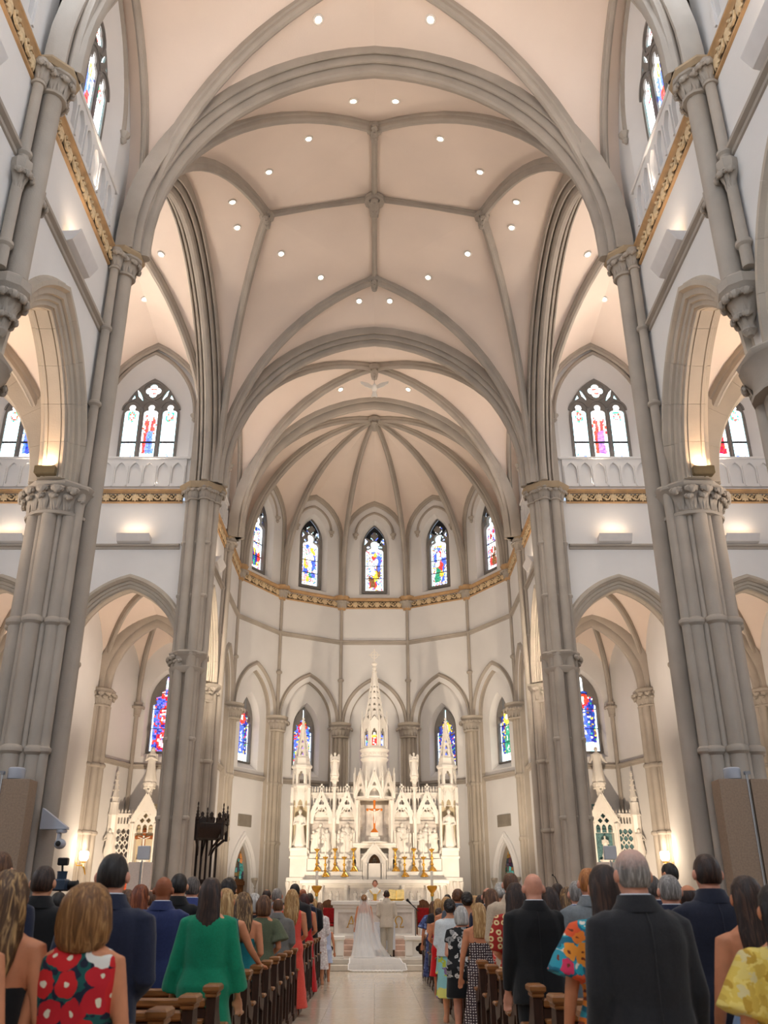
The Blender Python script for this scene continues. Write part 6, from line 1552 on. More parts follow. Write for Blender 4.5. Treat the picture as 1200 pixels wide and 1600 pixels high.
def hair(style, sex):
    key = (style, sex)
    if key in HAIR: return HAIR[key]
    hx, hy, hz, a, c, d = HEAD[sex]; b = MB(); n = 40
    def strands(rows, amp=.03, q=17, tw=2.5, seed=0):
        rings = []
        for z, rx, ry, cy_ in rows:
            rings.append([((rx * cos(t)) * (1 + amp * sin(q * t + z * 9 * tw + seed) + amp * .7 * sin(q * 2.3 * t + z * 23)), cy_ + (ry * sin(t)) * (1 + amp * sin(q * t + z * 9 * tw + seed)), z) for t in [2 * pi * j / n for j in range(n)]])
        b.loft(rings)
    if style in ('short', 'curly_short', 'receding', 'fringe'):
        m1 = 28; g = {}
        grow = {'short': 1.09, 'curly_short': 1.24, 'receding': 1.06, 'fringe': 1.05}[style]
        vs, fs = [], []; nn = 14
        top = .28 if style == 'receding' else .62 if style == 'fringe' else 0
        for i in range(m1):
            az = 2 * pi * i / m1; bk = (1 - sin(az)) / 2
            lim = pi / 2 + (-.62 + 1.22 * min(1, bk * 1.55)) if style != 'fringe' else pi / 2 + (-.3 + .9 * min(1, bk * 1.5))
            for j in range(nn + 1):
                ph = top * pi / 2 * (.9 if style == 'fringe' else (1.0 if sin(az) < .3 else 1.6)) * (1 if top else 0) + (lim - top * pi / 2 * (1 if top else 0)) * j / nn if top else lim * j / nn
                g_ = grow + (.05 * sin(az * 9 + j * 2.2) + .05 * sin(az * 5 - j * 1.7) if style == 'curly_short' else .012 * sin(az * 19 + j * .8))
                if j == nn or (top and j == 0): g_ = .97
                sp = max(sin(ph), .9) if ph > pi / 2 else sin(ph) ** .85
                vs.append((hx + a * g_ * sp * cos(az), hy - .006 + c * g_ * sp * sin(az), hz + d * (1 + (g_ - 1) * .5) * cos(ph)))
        for i in range(m1):
            for j in range(nn): k = (i + 1) % m1; fs.append((i * (nn + 1) + j, i * (nn + 1) + j + 1, k * (nn + 1) + j + 1, k * (nn + 1) + j))
        b.add(vs, fs)
        me = b.mesh(WHITEC, 'hair', 60); HAIR[key] = me; return me
    top = [(hz + d * 1.1, .012, .014, hy - .015), (hz + d * 1.07, a * .4, c * .42, hy - .015), (hz + d * .93, a * .74, c * .76, hy - .014), (hz + d * .6, a * 1.04, c * 1.0, hy - .015), (hz + d * .2, a * 1.17, c * .95, hy - .03), (hz - d * .2, a * 1.2, c * .86, hy - .045)]
    sz = hz - d * 1.55     # shoulder level
    if style == 'long': rows = top + [(hz - d * .8, a * 1.2, c * .72, hy - .06), (sz, a * 1.35, c * .55, hy - .085), (sz - .1, a * 1.25, c * .42, hy - .115), (sz - .2, a * 1.0, c * .3, hy - .12), (sz - .235, a * .8, c * .2, hy - .12)]
    elif style == 'straight': rows = top + [(hz - d * .8, a * 1.22, c * .72, hy - .06), (sz, a * 1.28, c * .55, hy - .08), (sz - .1, a * 1.15, c * .42, hy - .105), (sz - .12, a * 1.1, c * .38, hy - .105)]
    elif style == 'wavy': rows = top[:4] + [(hz + d * .2, a * 1.28, c * 1.0, hy - .03), (hz - d * .2, a * 1.34, c * .92, hy - .045), (hz - d * .8, a * 1.42, c * .8, hy - .06), (sz, a * 1.55, c * .62, hy - .09), (sz - .1, a * 1.4, c * .5, hy - .115), (sz - .19, a * 1.0, c * .36, hy - .12), (sz - .22, a * .6, c * .2, hy - .12)]
    elif style == 'bob': rows = top[:4] + [(hz + d * .2, a * 1.3, c * 1.05, hy - .025), (hz - d * .3, a * 1.36, c * 1.0, hy - .035), (hz - d * .8, a * 1.34, c * .9, hy - .045), (hz - d * 1.12, a * 1.2, c * .78, hy - .05), (hz - d * 1.2, a * .95, c * .6, hy - .05)]
    elif style == 'bigbob': rows = [(hz + d * 1.22, .02, .02, hy - .015), (hz + d * 1.18, a * .6, c * .6, hy - .015), (hz + d * .95, a * 1.15, c * 1.1, hy - .02), (hz + d * .5, a * 1.55, c * 1.3, hy - .03), (hz - d * .1, a * 1.78, c * 1.3, hy - .04), (hz - d * .7, a * 1.82, c * 1.2, hy - .05), (hz - d * 1.2, a * 1.68, c * 1.02, hy - .055), (hz - d * 1.55, a * 1.3, c * .85, hy - .06), (hz - d * 1.68, a * .9, c * .6, hy - .06)]
    elif style == 'updo': rows = top[:5] + [(hz - d * .3, a * 1.05, c * .8, hy - .05), (hz - d * .62, a * .72, c * .5, hy - .055), (hz - d * .7, a * .5, c * .3, hy - .055)]
    else: rows = top
    amp = {'wavy': .06, 'bob': .045, 'bigbob': .04, 'updo': .06}.get(style, .03)
    strands(rows, amp, 11 if style == 'wavy' else 17, 4 if style == 'wavy' else 1.2)
    if style == 'updo':
        for i in range(7): q = i * .9; b.ball((.035 * cos(q), hy - c * 1.0 + .02 * sin(q), hz + d * .1 + .035 * sin(q)), .042, 10, 7)
    HAIR[key] = b.mesh(WHITEC, 'hair', 70); return HAIR[key]
def hairmat(name, rgb, hi=None):
    if name in MATS: return MATS[name]
    m, nt, b = nodes(name); tc = nt.nodes.new('ShaderNodeTexCoord'); mp = nt.nodes.new('ShaderNodeMapping'); mp.inputs['Scale'].default_value = (48, 30, 5)
    lk(nt, tc.outputs['Object'], mp.inputs[0]); n = nt.nodes.new('ShaderNodeTexNoise'); n.inputs['Scale'].default_value = 1; n.inputs['Detail'].default_value = 5; n.inputs['Distortion'].default_value = 1.2; lk(nt, mp.outputs[0], n.inputs['Vector'])
    c = s2l(rgb); h_ = s2l(hi) if hi else tuple(min(1, x * 1.9) for x in c)
    lk(nt, ramp(nt, n.outputs[0], [(.3, tuple(x * .5 for x in c)), (.5, c), (.72, h_)]), b.inputs['Base Color'])
    bp = nt.nodes.new('ShaderNodeBump'); bp.inputs['Strength'].default_value = .5; bp.inputs['Distance'].default_value = .01; lk(nt, n.outputs[0], bp.inputs['Height']); lk(nt, bp.outputs[0], b.inputs['Normal'])
    b.inputs['Roughness'].default_value = .45; b.inputs['Specular IOR Level'].default_value = .4; MATS[name] = m; return m
def thin_hair():
    m = HC['grey'].copy(); m.name = 'hair_thinning_grey'; nt = m.node_tree; b = nt.nodes['Principled BSDF']; src = b.inputs['Base Color'].links[0].from_socket
    tc = nt.nodes.new('ShaderNodeTexCoord'); sp = nt.nodes.new('ShaderNodeSeparateXYZ'); lk(nt, tc.outputs['Object'], sp.inputs[0])
    n = nt.nodes.new('ShaderNodeTexNoise'); n.inputs['Scale'].default_value = 60; lk(nt, tc.outputs['Object'], n.inputs['Vector'])
    a = nt.nodes.new('ShaderNodeMath'); a.operation = 'MULTIPLY_ADD'; lk(nt, n.outputs[0], a.inputs[0]); a.inputs[1].default_value = .07; lk(nt, sp.outputs[2], a.inputs[2])
    mr = nt.nodes.new('ShaderNodeMapRange'); lk(nt, a.outputs[0], mr.inputs[0]); mr.inputs[1].default_value = 1.715; mr.inputs[2].default_value = 1.80
    mx = nt.nodes.new('ShaderNodeMix'); mx.data_type = 'RGBA'; lk(nt, mr.outputs[0], mx.inputs['Factor']); lk(nt, src, mx.inputs['A']); mx.inputs['B'].default_value = (*s2l((212, 172, 156)), 1); lk(nt, mx.outputs['Result'], b.inputs['Base Color']); return m
def vor_mat(name, bg, cols, scale, inner=.38, centre=None, rnd=1.0, warp=.5, wash=None):
    if name in MATS: return MATS[name]
    m, nt, b = nodes(name); tc = nt.nodes.new('ShaderNodeTexCoord'); sx_ = nt.nodes.new('ShaderNodeSeparateXYZ'); cx_ = nt.nodes.new('ShaderNodeCombineXYZ'); lk(nt, tc.outputs['Object'], sx_.inputs[0]); lk(nt, sx_.outputs[0], cx_.inputs[0]); lk(nt, sx_.outputs[2], cx_.inputs[1]); src = cx_.outputs[0]
    nz = nt.nodes.new('ShaderNodeTexNoise'); nz.inputs['Scale'].default_value = scale * 1.3; lk(nt, src, nz.inputs['Vector'])
    mx = nt.nodes.new('ShaderNodeMix'); mx.data_type = 'VECTOR'; mx.inputs['Factor'].default_value = warp / scale
    lk(nt, src, mx.inputs['A']); lk(nt, nz.outputs['Color'], mx.inputs['B'])
    v = nt.nodes.new('ShaderNodeTexVoronoi'); v.voronoi_dimensions = '2D'; v.inputs['Scale'].default_value = scale; v.inputs['Randomness'].default_value = rnd; lk(nt, mx.outputs['Result'], v.inputs['Vector'])
    sp = nt.nodes.new('ShaderNodeSeparateColor'); lk(nt, v.outputs['Color'], sp.inputs[0])
    cc = ramp(nt, sp.outputs[0], [(i / len(cols), s2l(c)) for i, c in enumerate(cols)], True)
    msk = ramp(nt, v.outputs['Distance'], [(0, (1, 1, 1)), (inner, (0, 0, 0))], True)
    mm = nt.nodes.new('ShaderNodeMix'); mm.data_type = 'RGBA'; lk(nt, msk, mm.inputs['Factor']); lk(nt, cc, mm.inputs['B'])
    if isinstance(bg, list):
        n2 = nt.nodes.new('ShaderNodeTexNoise'); n2.inputs['Scale'].default_value = scale * 1.1; lk(nt, src, n2.inputs['Vector'])
        lk(nt, ramp(nt, n2.outputs[0], [(.0 if i == 0 else .4 + .12 * i, s2l(c)) for i, c in enumerate(bg)], True), mm.inputs['A'])
    else: mm.inputs['A'].default_value = (*s2l(bg), 1)
    out = mm.outputs['Result']
    if centre:
        m2 = nt.nodes.new('ShaderNodeMix'); m2.data_type = 'RGBA'; lk(nt, ramp(nt, v.outputs['Distance'], [(0, (1, 1, 1)), (centre[0], (0, 0, 0))], True), m2.inputs['Factor']); lk(nt, out, m2.inputs['A']); m2.inputs['B'].default_value = (*s2l(centre[1]), 1); out = m2.outputs['Result']
    lk(nt, out, b.inputs['Base Color']); b.inputs['Roughness'].default_value = .85; MATS[name] = m; return m
def cloth(name, rgb, **k): return mat('cloth_' + name, rgb, .9, .05, 60, .2, 160, sheen=.15, **k)
SKIN = {'fair': mat('skin_fair', (216, 152, 116), .5, .05, 12), 'tan': mat('skin_tan', (206, 136, 98), .5, .05, 12), 'deep': mat('skin_deep', (150, 88, 58), .5, .05, 12), 'pink': mat('skin_pink', (220, 156, 130), .5, .06, 14)}
HC = {'black': hairmat('hair_black', (26, 20, 18), (54, 44, 40)), 'dark': hairmat('hair_dark_brown', (44, 28, 22), (86, 58, 44)), 'brown': hairmat('hair_brown', (86, 54, 34), (140, 98, 64)), 'red': hairmat('hair_auburn', (116, 56, 30), (170, 96, 54)),
      'ginger': hairmat('hair_ginger', (168, 102, 50), (214, 150, 90)), 'honey': hairmat('hair_honey', (128, 86, 46), (184, 138, 86)), 'blonde': hairmat('hair_blonde', (170, 128, 78), (226, 194, 140)), 'grey': hairmat('hair_grey', (128, 122, 118), (196, 190, 184)), 'silver': hairmat('hair_silver', (176, 172, 166), (226, 222, 216)), 'darkgrey': hairmat('hair_dark_grey', (78, 70, 66), (130, 122, 116)), 'burgundy': hairmat('hair_burgundy', (56, 22, 20), (96, 44, 38)), 'balayage': hairmat('hair_dark_blonde', (92, 64, 40), (202, 162, 108))}
HC['thin'] = thin_hair()
NAVY, CHAR, BLACKC = cloth('navy', (30, 36, 58)), cloth('charcoal', (37, 37, 41)), cloth('black', (20, 20, 22))
FL = {
 'poppy': vor_mat('poppy_print', [(24, 30, 52), (20, 84, 80), (24, 30, 52), (30, 40, 60)], [(206, 30, 34), (206, 30, 34), (232, 228, 220), (206, 30, 34), (196, 26, 40)], 9.5, .52, (.12, (236, 226, 200)), .6, .7),
 'daisy': vor_mat('daisy_print', (166, 34, 24), [(232, 208, 150)], 15, .36, (.15, (166, 34, 24)), .35, .25),
 'tropic': vor_mat('tropical_print', [(26, 104, 128), (40, 160, 176), (226, 216, 200), (30, 70, 96)], [(236, 126, 40), (214, 50, 90), (240, 150, 50), (44, 150, 170), (232, 90, 44)], 13, .46, (.1, (120, 50, 30)), 1, .9),
 'yellow': vor_mat('yellow_print', [(222, 190, 84), (232, 206, 110), (200, 164, 60), (226, 208, 150)], [(206, 170, 70), (214, 196, 140), (190, 150, 50), (226, 200, 110)], 18, .42, None, 1, 1.5),
 'bwleaf': vor_mat('leaf_print', (24, 24, 26), [(212, 208, 202), (24, 24, 26), (150, 148, 146)], 15, .42, (.1, (40, 40, 42)), 1, 1.3),
 'coral': vor_mat('coral_print', (226, 74, 54), [(240, 190, 176), (226, 74, 54), (226, 74, 54)], 17, .36, (.18, (226, 74, 54)), 1, .8),
 'dots': vor_mat('dot_print', (58, 40, 46), [(226, 214, 206)], 34, .26, None, .25, .05),
 'blue': vor_mat('blue_print', (70, 84, 132), [(120, 136, 176), (40, 50, 96), (70, 84, 132)], 18, .42, None, 1, 1),
 'aqua': vor_mat('aqua_print', [(150, 206, 206), (196, 206, 70), (150, 206, 206), (180, 220, 214)], [(196, 200, 60), (140, 110, 150), (150, 206, 206), (226, 222, 120)], 6, .45, None, 1, 1.1),
 'lace': vor_mat('lace_print', (216, 206, 204), [(236, 230, 228), (200, 180, 178)], 22, .36, None, 1, .6)}
def setm(o, m):
    o.material_slots[0].link = 'OBJECT'; o.material_slots[0].material = m
def person(px, top, y, label, sex='m', h=None, hs='short', hc='dark', skin='fair', pose='clasp', k=1.0, top_=('jacket', NAVY), bottom=None, turn=0, z0=0, group=None, collar=None):
    """place a standing figure so that the crown of its head is at a measured direction from the camera"""
    if z0 == 0 and y > 4.9 : y = PY0 + .68 + PDY * round((y - PY0 - .68) / PDY)
    el = atan((800 - top) / 1400) + PITCH; zt = H + y * tan(el) - z0
    if h: zt = h
    d = y * cos(PITCH) + (zt + z0 - H) * sin(PITCH); x = (px - 585) * d / 1400
    up = 1.035 if hs in ('bigbob', 'curly_short') else 1.012 if hs != 'bald' else 1.0
    sc = zt / (HT[sex] * up)
    e = empty('person', (x, y, z0), turn, label=label, cat='person', group=group or 'standing guests'); e.scale = (sc,) * 3
    bo = link('body', body(sex, pose, k), e); setm(bo, SKIN[skin])
    if hs != 'bald': setm(link('hair', hair(hs, sex), e), HC[hc])
    kind = top_[0]
    if kind == 'jacket':
        setm(link('jacket', g_jacket(sex, pose, k), e), top_[1])
        tr = link('trousers' if sex == 'm' or not bottom else 'skirt', g_trousers(sex, k), e); setm(tr, bottom or top_[1])
        if sex == 'm':
            b = MB(); b.lathe([(.066, 1.525), (.0745, 1.53), (.0735, 1.568), (.068, 1.572)], (0, -.003, 0), 18, cap=False); c_ = GAR.setdefault('collar', b.mesh(WHITEC, 'collar')); q = 1 + (k - 1) * .55; setm(link('shirt_collar', c_, e, scale=(q, q, 1)), collar or WHITEC)
            jc = GAR.get('jcollar')
            if not jc:
                b = MB(); b.loft([ering(z, rx, ry, cy_, 28, 2.1) for z, rx, ry, cy_ in ((1.485, .128, .104, -.012), (1.5, .122, .1, -.012), (1.53, .098, .092, -.008), (1.562, .086, .085, -.003), (1.566, .08, .08, -.003), (1.54, .078, .078, -.003))], False)
                b.tube([(0, -.098, 1.5), (0, -.152, 1.42), (0, -.163, 1.3), (0, -.158, 1.1), (0, -.172, .9), (0, -.176, .79)], .0035, 5); jc = GAR['jcollar'] = b.mesh(WHITEC, 'jacket_collar')
            setm(link('jacket_collar', jc, e, scale=(q, q, 1)), top_[1])
            sh = GAR.get('shoe')
            if not sh:
                b = MB(); b.loft([ering(z, rx, ry, cy_, 14, 2.2) for z, rx, ry, cy_ in ((.0, .05, .135, .05), (.03, .054, .14, .05), (.07, .05, .115, .03), (.12, .043, .06, -.01))]); sh = GAR['shoe'] = b.mesh(WHITEC, 'shoe')
            for s in (-1, 1): setm(link('shoe', sh, e, (s * .098, 0, 0)), BLACKC)
    else:
        ps = pose; setm(link('blouse' if bottom else 'dress', g_dress(kind, ps, top_[2] if len(top_) > 2 else .55, k, *(top_[3:] if len(top_) > 3 else ())), e), top_[1])
        if bottom: setm(link('skirt', g_skirt(bottom[1], k), e), bottom[0])
    return e
P = person
# -- left of the aisle
P(20, 1355, 4.6, 'Woman with long blonde hair and bare back in a black strapless dress, far left front', 'f', hs='wavy', hc='balayage', skin='tan', pose='side', top_=('strapless', BLACKC, .4))
P(-50, 1390, 4.0, 'Woman at the left frame edge with only her bare arm in view', 'f', h=1.62, hs='long', hc='brown', skin='tan', pose='side', top_=('strapless', BLACKC, .4))
P(2, 1326, 6.44, 'Man with short brown hair at the far left edge in front of the panel box', hc='brown')
P(71, 1349, 7.36, 'Man with dark brown hair in a black jacket beside the left panel box', hc='dark', top_=('jacket', BLACKC), collar=BLACKC)
P(93, 1391, 10.1, 'Small dark head of a guest below the raised video camera at left', hc='black')
P(143, 1367, 4.62, 'Woman with full honey brown hair in a red and white poppy print sleeveless dress', 'f', hs='bigbob', hc='honey', skin='tan', pose='side', k=1.2, top_=('sleeveless', FL['poppy'], .5))
P(180, 1329, 5.4, 'Tall man with black hair in a navy suit behind the poppy dress', hc='black', skin='pink', k=1.06)
P(221, 1380, 10.1, 'Woman with long auburn hair left of the bald man', 'f', hs='straight', hc='red', top_=('short', cloth('rust', (120, 60, 40)), .5))
P(200, 1388, 11.0, 'Woman with curly brown hair glimpsed left of the auburn haired woman', 'f', hs='bob', hc='brown', top_=('short', CHAR, .5))
P(238, 1388, 11.9, 'Guest with thinning hair between the auburn woman and the bald man', hs='receding', hc='brown', skin='pink')
P(257, 1370, 9.14, 'Bald tanned man in a royal navy suit, left side', hs='bald', skin='deep', k=1.08, top_=('jacket', cloth('royal', (40, 50, 92))))
P(281, 1362, 10.06, 'Man with short black hair in a black jacket right of the bald man', hc='black', top_=('jacket', BLACKC), collar=BLACKC)
P(302, 1367, 11.0, 'Grey haired man in a blue jacket and white collar before the pulpit', hc='darkgrey', skin='pink', top_=('jacket', cloth('blue', (54, 66, 120))))
P(331, 1369, 8.2, 'Woman with straight dark hair in an emerald green bell sleeved dress', 'f', hs='straight', hc='dark', pose='side', k=1.06, top_=('bell', cloth('emerald', (10, 128, 92)), .3, 1.3, .01))
P(358, 1365, 11.9, 'Man with thick curly black hair right of the green dress', hs='curly_short', hc='black', top_=('jacket', BLACKC), collar=BLACKC)
P(354, 1386, 9.9, 'Woman with yellow blonde hair resting her hand on a pew end', 'f', hs='straight', hc='blonde', skin='tan', pose='rail', top_=('sleeveless', cloth('teal2', (20, 90, 90)), .5))
P(382, 1392, 10.98, 'Woman with long wavy blonde hair in a teal strap dress at the left aisle', 'f', hs='wavy', hc='balayage', skin='tan', top_=('strap', cloth('teal', (14, 104, 110)), .3))
P(366, 1395, 13.0, 'Fair haired woman glimpsed behind the teal dress', 'f', hs='bob', hc='blonde', top_=('short', CHAR, .5))
P(398, 1394, 13.8, 'Light haired guest deep in the left pews before the apse column', 'f', hs='bob', hc='silver', top_=('short', CHAR, .5))
P(413, 1397, 12.6, 'Woman with brown bob in a sage green flutter sleeve dress', 'f', hs='bob', hc='brown', skin='tan', top_=('flutter', cloth('sage', (92, 98, 74)), .35))
P(417, 1388, 18.4, 'Man with receding dark hair behind the sage green dress', hs='receding', hc='dark', skin='tan')
P(435, 1402, 14.6, 'Short balding man in a grey checked suit at the left aisle', hs='receding', hc='brown', skin='pink', k=1.1, top_=('jacket', cloth('grey', (112, 110, 106))), collar=cloth('greyshirt', (140, 140, 142)))
P(433, 1386, 16.5, 'Man with close grey hair in a pale grey suit behind the balding man', hc='grey', skin='pink', top_=('jacket', cloth('lightgrey', (150, 148, 150))))
P(457, 1388, 15.6, 'Woman with long wavy blonde hair in a coral dress at the left aisle', 'f', hs='wavy', hc='blonde', skin='tan', top_=('sleeveless', cloth('coralplain', (226, 84, 70)), .1))
P(461, 1379, 17.5, 'Black haired man in a charcoal suit towering over the coral dress', hc='black', skin='tan', top_=('jacket', CHAR))
P(473, 1389, 20.4, 'Ruddy bald man half hidden beside the charcoal suit', hs='bald', skin='deep')
P(476, 1395, 19.3, 'Woman with short burgundy hair in a long bright red dress at the left aisle', 'f', hs='bob', hc='burgundy', skin='tan', top_=('sleeveless', cloth('red', (190, 22, 30)), .06))
P(484, 1394, 21.3, 'Man in a black jacket beyond the red dress', hc='dark', top_=('jacket', BLACKC))
P(490, 1403, 22.3, 'Woman with curly blonde hair beyond the red dress', 'f', hs='bob', hc='blonde', top_=('short', FL['lace'], .4))
P(499, 1409, 22.4, 'Woman in a pale lace blouse near the front of the left pews', 'f', hs='straight', hc='brown', top_=('long', FL['lace'], .3))
P(510, 1434, 23.3, 'Blonde girl in a light blue dress leaning out into the aisle', 'f', h=1.27, hs='straight', hc='blonde', skin='tan', pose='side', top_=('sleeveless', cloth('paleblue', (196, 206, 232)), .5))
# -- right of the aisle
P(984, 1322, 4.88, 'Broad man with thinning white grey hair in a charcoal suit, nearest on the right', hs='short', hc='thin', skin='pink', k=1.12, top_=('jacket', CHAR), turn=.12, pose='side')
P(941, 1348, 5.5, 'Woman with long straight dark hair in a bright tropical print top', 'f', hs='long', hc='dark', skin='tan', pose='side', k=1.1, top_=('flutter', FL['tropic'], .2))
P(832, 1365, 8.2, 'Bald man in a black suit in the middle of the right pews', hs='bald', skin='pink', k=1.1, pose='side', top_=('jacket', BLACKC))
P(804, 1377, 10.06, 'Woman with long curly brown hair in a red daisy print dress', 'f', hs='wavy', hc='dark', skin='fair', k=1.08, top_=('puff', FL['daisy'], .1))
P(797, 1361, 10.98, 'Brown haired man in a beige suit left of the bald man', hc='brown', skin='pink', top_=('jacket', cloth('beige', (196, 176, 152))))
P(782, 1377, 14.66, 'Woman with smooth silver hair above the beige suit', 'f', hs='updo', hc='silver', top_=('short', CHAR, .5))
P(767, 1387, 12.82, 'Woman with long brown hair and bare shoulders in a coral floral dress', 'f', hs='long', hc='brown', skin='pink', top_=('strapless', FL['coral'], .1))
P(762, 1385, 13.6, 'Man with a bald crown behind the coral floral dress', hs='fringe', hc='brown', skin='pink')
P(720, 1414, 12.9, 'Grey bobbed woman in a black and white leaf print top and black skirt', 'f', hs='bob', hc='silver', k=1.12, skin='pink', top_=('short', FL['bwleaf'], .74, 1, .02), bottom=(BLACKC, .5))
P(702, 1403, 15.1, 'Dark haired woman in a white shawl over an aqua and yellow dress', 'f', hs='updo', hc='black', pose='clasp', top_=('long', cloth('shawl', (214, 220, 222)), .84, 1, .03), bottom=(FL['aqua'], .32))
P(729, 1392, 15.6, 'Woman with curly dark hair pinned up and a low backed red top', 'f', hs='updo', hc='black', skin='fair', top_=('strap', cloth('red3', (200, 40, 36)), .5))
P(715, 1384, 17, 'Tall man with tousled light brown hair in a slate jacket, right side', hs='curly_short', hc='brown', top_=('jacket', cloth('slate', (92, 100, 112))))
P(697, 1400, 18.4, 'Woman with blonde bob in a pale blue patterned dress, right aisle', 'f', hs='bob', hc='blonde', skin='tan', top_=('strap', FL['aqua'], .4))
P(684, 1403, 20.8, 'Fair blonde woman near the front of the right pews', 'f', hs='straight', hc='blonde', top_=('short', CHAR, .4))
P(677, 1407, 22.2, 'Woman in a ruffled blue floral dress at the front right aisle', 'f', hs='straight', hc='brown', skin='tan', pose='side', top_=('flutter', FL['blue'], .15))
P(686, 1417, 19, 'Short dark haired woman in a scarlet skirt at the right aisle', 'f', hs='updo', hc='dark', skin='tan', top_=('strap', cloth('scarlet', (216, 24, 34)), .35))
P(699, 1396, 23, 'Black haired guest near the front on the right', hc='black')
P(741, 1398, 18.4, 'Woman with long golden hair right of the pinned up dark hair', 'f', hs='long', hc='blonde', top_=('sleeveless', NAVY, .5))
P(751, 1397, 16.5, 'Woman with straight dark brown hair above the golden blonde head', 'f', hs='straight', hc='dark', top_=('sleeveless', NAVY, .5))
P(748, 1409, 11.9, 'Pale blonde woman in a dotted dress with bare arms', 'f', hs='straight', hc='blonde', skin='tan', pose='side', top_=('strap', FL['dots'], .1))
P(870, 1378, 13.8, 'Man with cropped dark hair in navy below the marble ambo', hc='dark', skin='tan')
P(886, 1384, 12.0, 'Woman with brown and gold hair right of the cropped haired man', 'f', hs='wavy', hc='balayage', top_=('short', NAVY, .5))
P(901, 1373, 9.2, 'Man with neat grey hair in a blue suit, right of the ambo', hc='grey', skin='pink', top_=('jacket', cloth('steel', (84, 102, 148))))
P(918, 1353, 8.28, 'Man with ginger hair in a grey suit', hc='ginger', skin='pink', top_=('jacket', cloth('midgrey', (124, 130, 134))))
P(858, 1384, 10.98, 'Woman with dark wavy hair just right of the bald man', 'f', hs='wavy', hc='dark', top_=('short', cloth('red4', (170, 30, 30)), .5))
P(1016, 1365, 9.2, 'Grey haired man partly hidden right of the broad man', hc='darkgrey', skin='pink')
P(1043, 1363, 7.36, 'Man with thin brown grey hair below the photographer', hs='short', hc='grey', skin='pink')
P(1073, 1379, 8.2, 'Man with a bald spot left of the dark navy jacket', hs='fringe', hc='dark', skin='tan')
P(1045, 1346, 12.82, 'Photographer with black hair holding a camera before the right chapel', hc='black', skin='tan', pose='pray', top_=('jacket', NAVY), turn=.5)
P(1101, 1330, 6.3, 'Man with thick dark hair in a dark navy jacket before the right panel box', hc='dark', skin='pink', k=1.05, top_=('jacket', cloth('ink', (30, 34, 50))), collar=NAVY)
P(1161, 1365, 5.3, 'Woman with long brown hair in a pale blue strap dress, far right', 'f', hs='long', hc='dark', skin='tan', pose='side', top_=('strap', cloth('skyblue', (140, 170, 210)), .3))
P(1207, 1377, 4.5, 'Black haired woman in a yellow flutter sleeve print dress at the right edge', 'f', hs='long', hc='black', skin='tan', pose='side', k=1.05, top_=('flutter', FL['yellow'], .3))

# -- the couple and the priest
SUIT = cloth('stone_suit', (206, 194, 178)); GOWN = cloth('gown', (240, 238, 236))
groom = P(604, 1390, 28.0, 'Groom in a pale stone grey suit with short dark hair standing before the altar', hc='dark', skin='pink', pose='clasp', top_=('jacket', SUIT), bottom=cloth('stone_trouser', (186, 176, 160)), z0=.28, group='bridal couple')
bride = P(569, 1397, 27.95, 'Bride with brown hair in a white gown under a long trailing veil', 'f', hs='updo', hc='honey', skin='tan', pose='side', top_=('strapless', GOWN, .02, 1.9), z0=.28, group='bridal couple')
vm, nt, vb = nodes('veil_tulle'); tr = nt.nodes.new('ShaderNodeBsdfTransparent'); df = nt.nodes.new('ShaderNodeBsdfDiffuse'); tl = nt.nodes.new('ShaderNodeBsdfTranslucent'); ms = nt.nodes.new('ShaderNodeMixShader'); m2 = nt.nodes.new('ShaderNodeMixShader')
for q in (df, tl): q.inputs[0].default_value = (.93, .93, .94, 1)
lk(nt, df.outputs[0], m2.inputs[1]); lk(nt, tl.outputs[0], m2.inputs[2]); m2.inputs[0].default_value = .35
ms.inputs[0].default_value = .52; lk(nt, tr.outputs[0], ms.inputs[1]); lk(nt, m2.outputs[0], ms.inputs[2]); lk(nt, ms.outputs[0], nt.nodes['Material Output'].inputs[0])
bx, by = bride.location.x, bride.location.y
def veil_pt(u, v):
    K = [(0, by + .06, 1.905, .05), (0, by - .1, 1.84, .10), (.01, by - .18, 1.55, .18), (.03, by - .24, 1.15, .27), (.10, by - .34, .62, .40), (.2, by - .52, .31, .56), (.3, by - .85, .295, .68), (.34, by - 1.06, .17, .72), (.36, by - 1.15, .165, .76), (.38, by - 1.24, .02, .78), (.38, by - 1.42, .012, .66)]
    f = v * (len(K) - 1); i = min(int(f), len(K) - 2); t = f - i; c = [a + (b_ - a) * t for a, b_ in zip(K[i], K[i + 1])]
    fold = .02 * sin(u * 17 + v * 3) * min(1, v * 4) * (1 if v < .6 else .5)
    return (bx + c[0] + u * c[3], c[1] + u * u * (.13 if v < .5 else .13 * (1 - v) * 2) - fold, c[2] + (abs(fold) * .6 if v > .5 else 0) + (.01 * sin(u * 23) ** 2 if v > .5 else 0))
nu, nv = 44, 60
b = MB(); b.add([veil_pt(2 * i / nu - 1, j / nv) for j in range(nv + 1) for i in range(nu + 1)], [(j * (nu + 1) + i, j * (nu + 1) + i + 1, (j + 1) * (nu + 1) + i + 1, (j + 1) * (nu + 1) + i) for j in range(nv) for i in range(nu)])
b.v = [((x - bx) / bride.scale.x, (y - by) / bride.scale.x, (z - .28) / bride.scale.x) for x, y, z in b.v]
b.build('veil', vm, bride, 180, fix=False)
b = MB(); b.tube([((x - bx) / bride.scale.x, (y - by) / bride.scale.x, (z - .28) / bride.scale.x + .008) for x, y, z in [veil_pt(2 * i / 40 - 1, 1) for i in range(41)]], .022, 5)
for s in (-1, 1): b.tube([((x - bx) / bride.scale.x, (y - by) / bride.scale.x, (z - .28) / bride.scale.x + .008) for x, y, z in [veil_pt(s, .6 + .4 * i / 20) for i in range(21)]], .018, 5)
b.build('lace_edge', GOWN, bride)
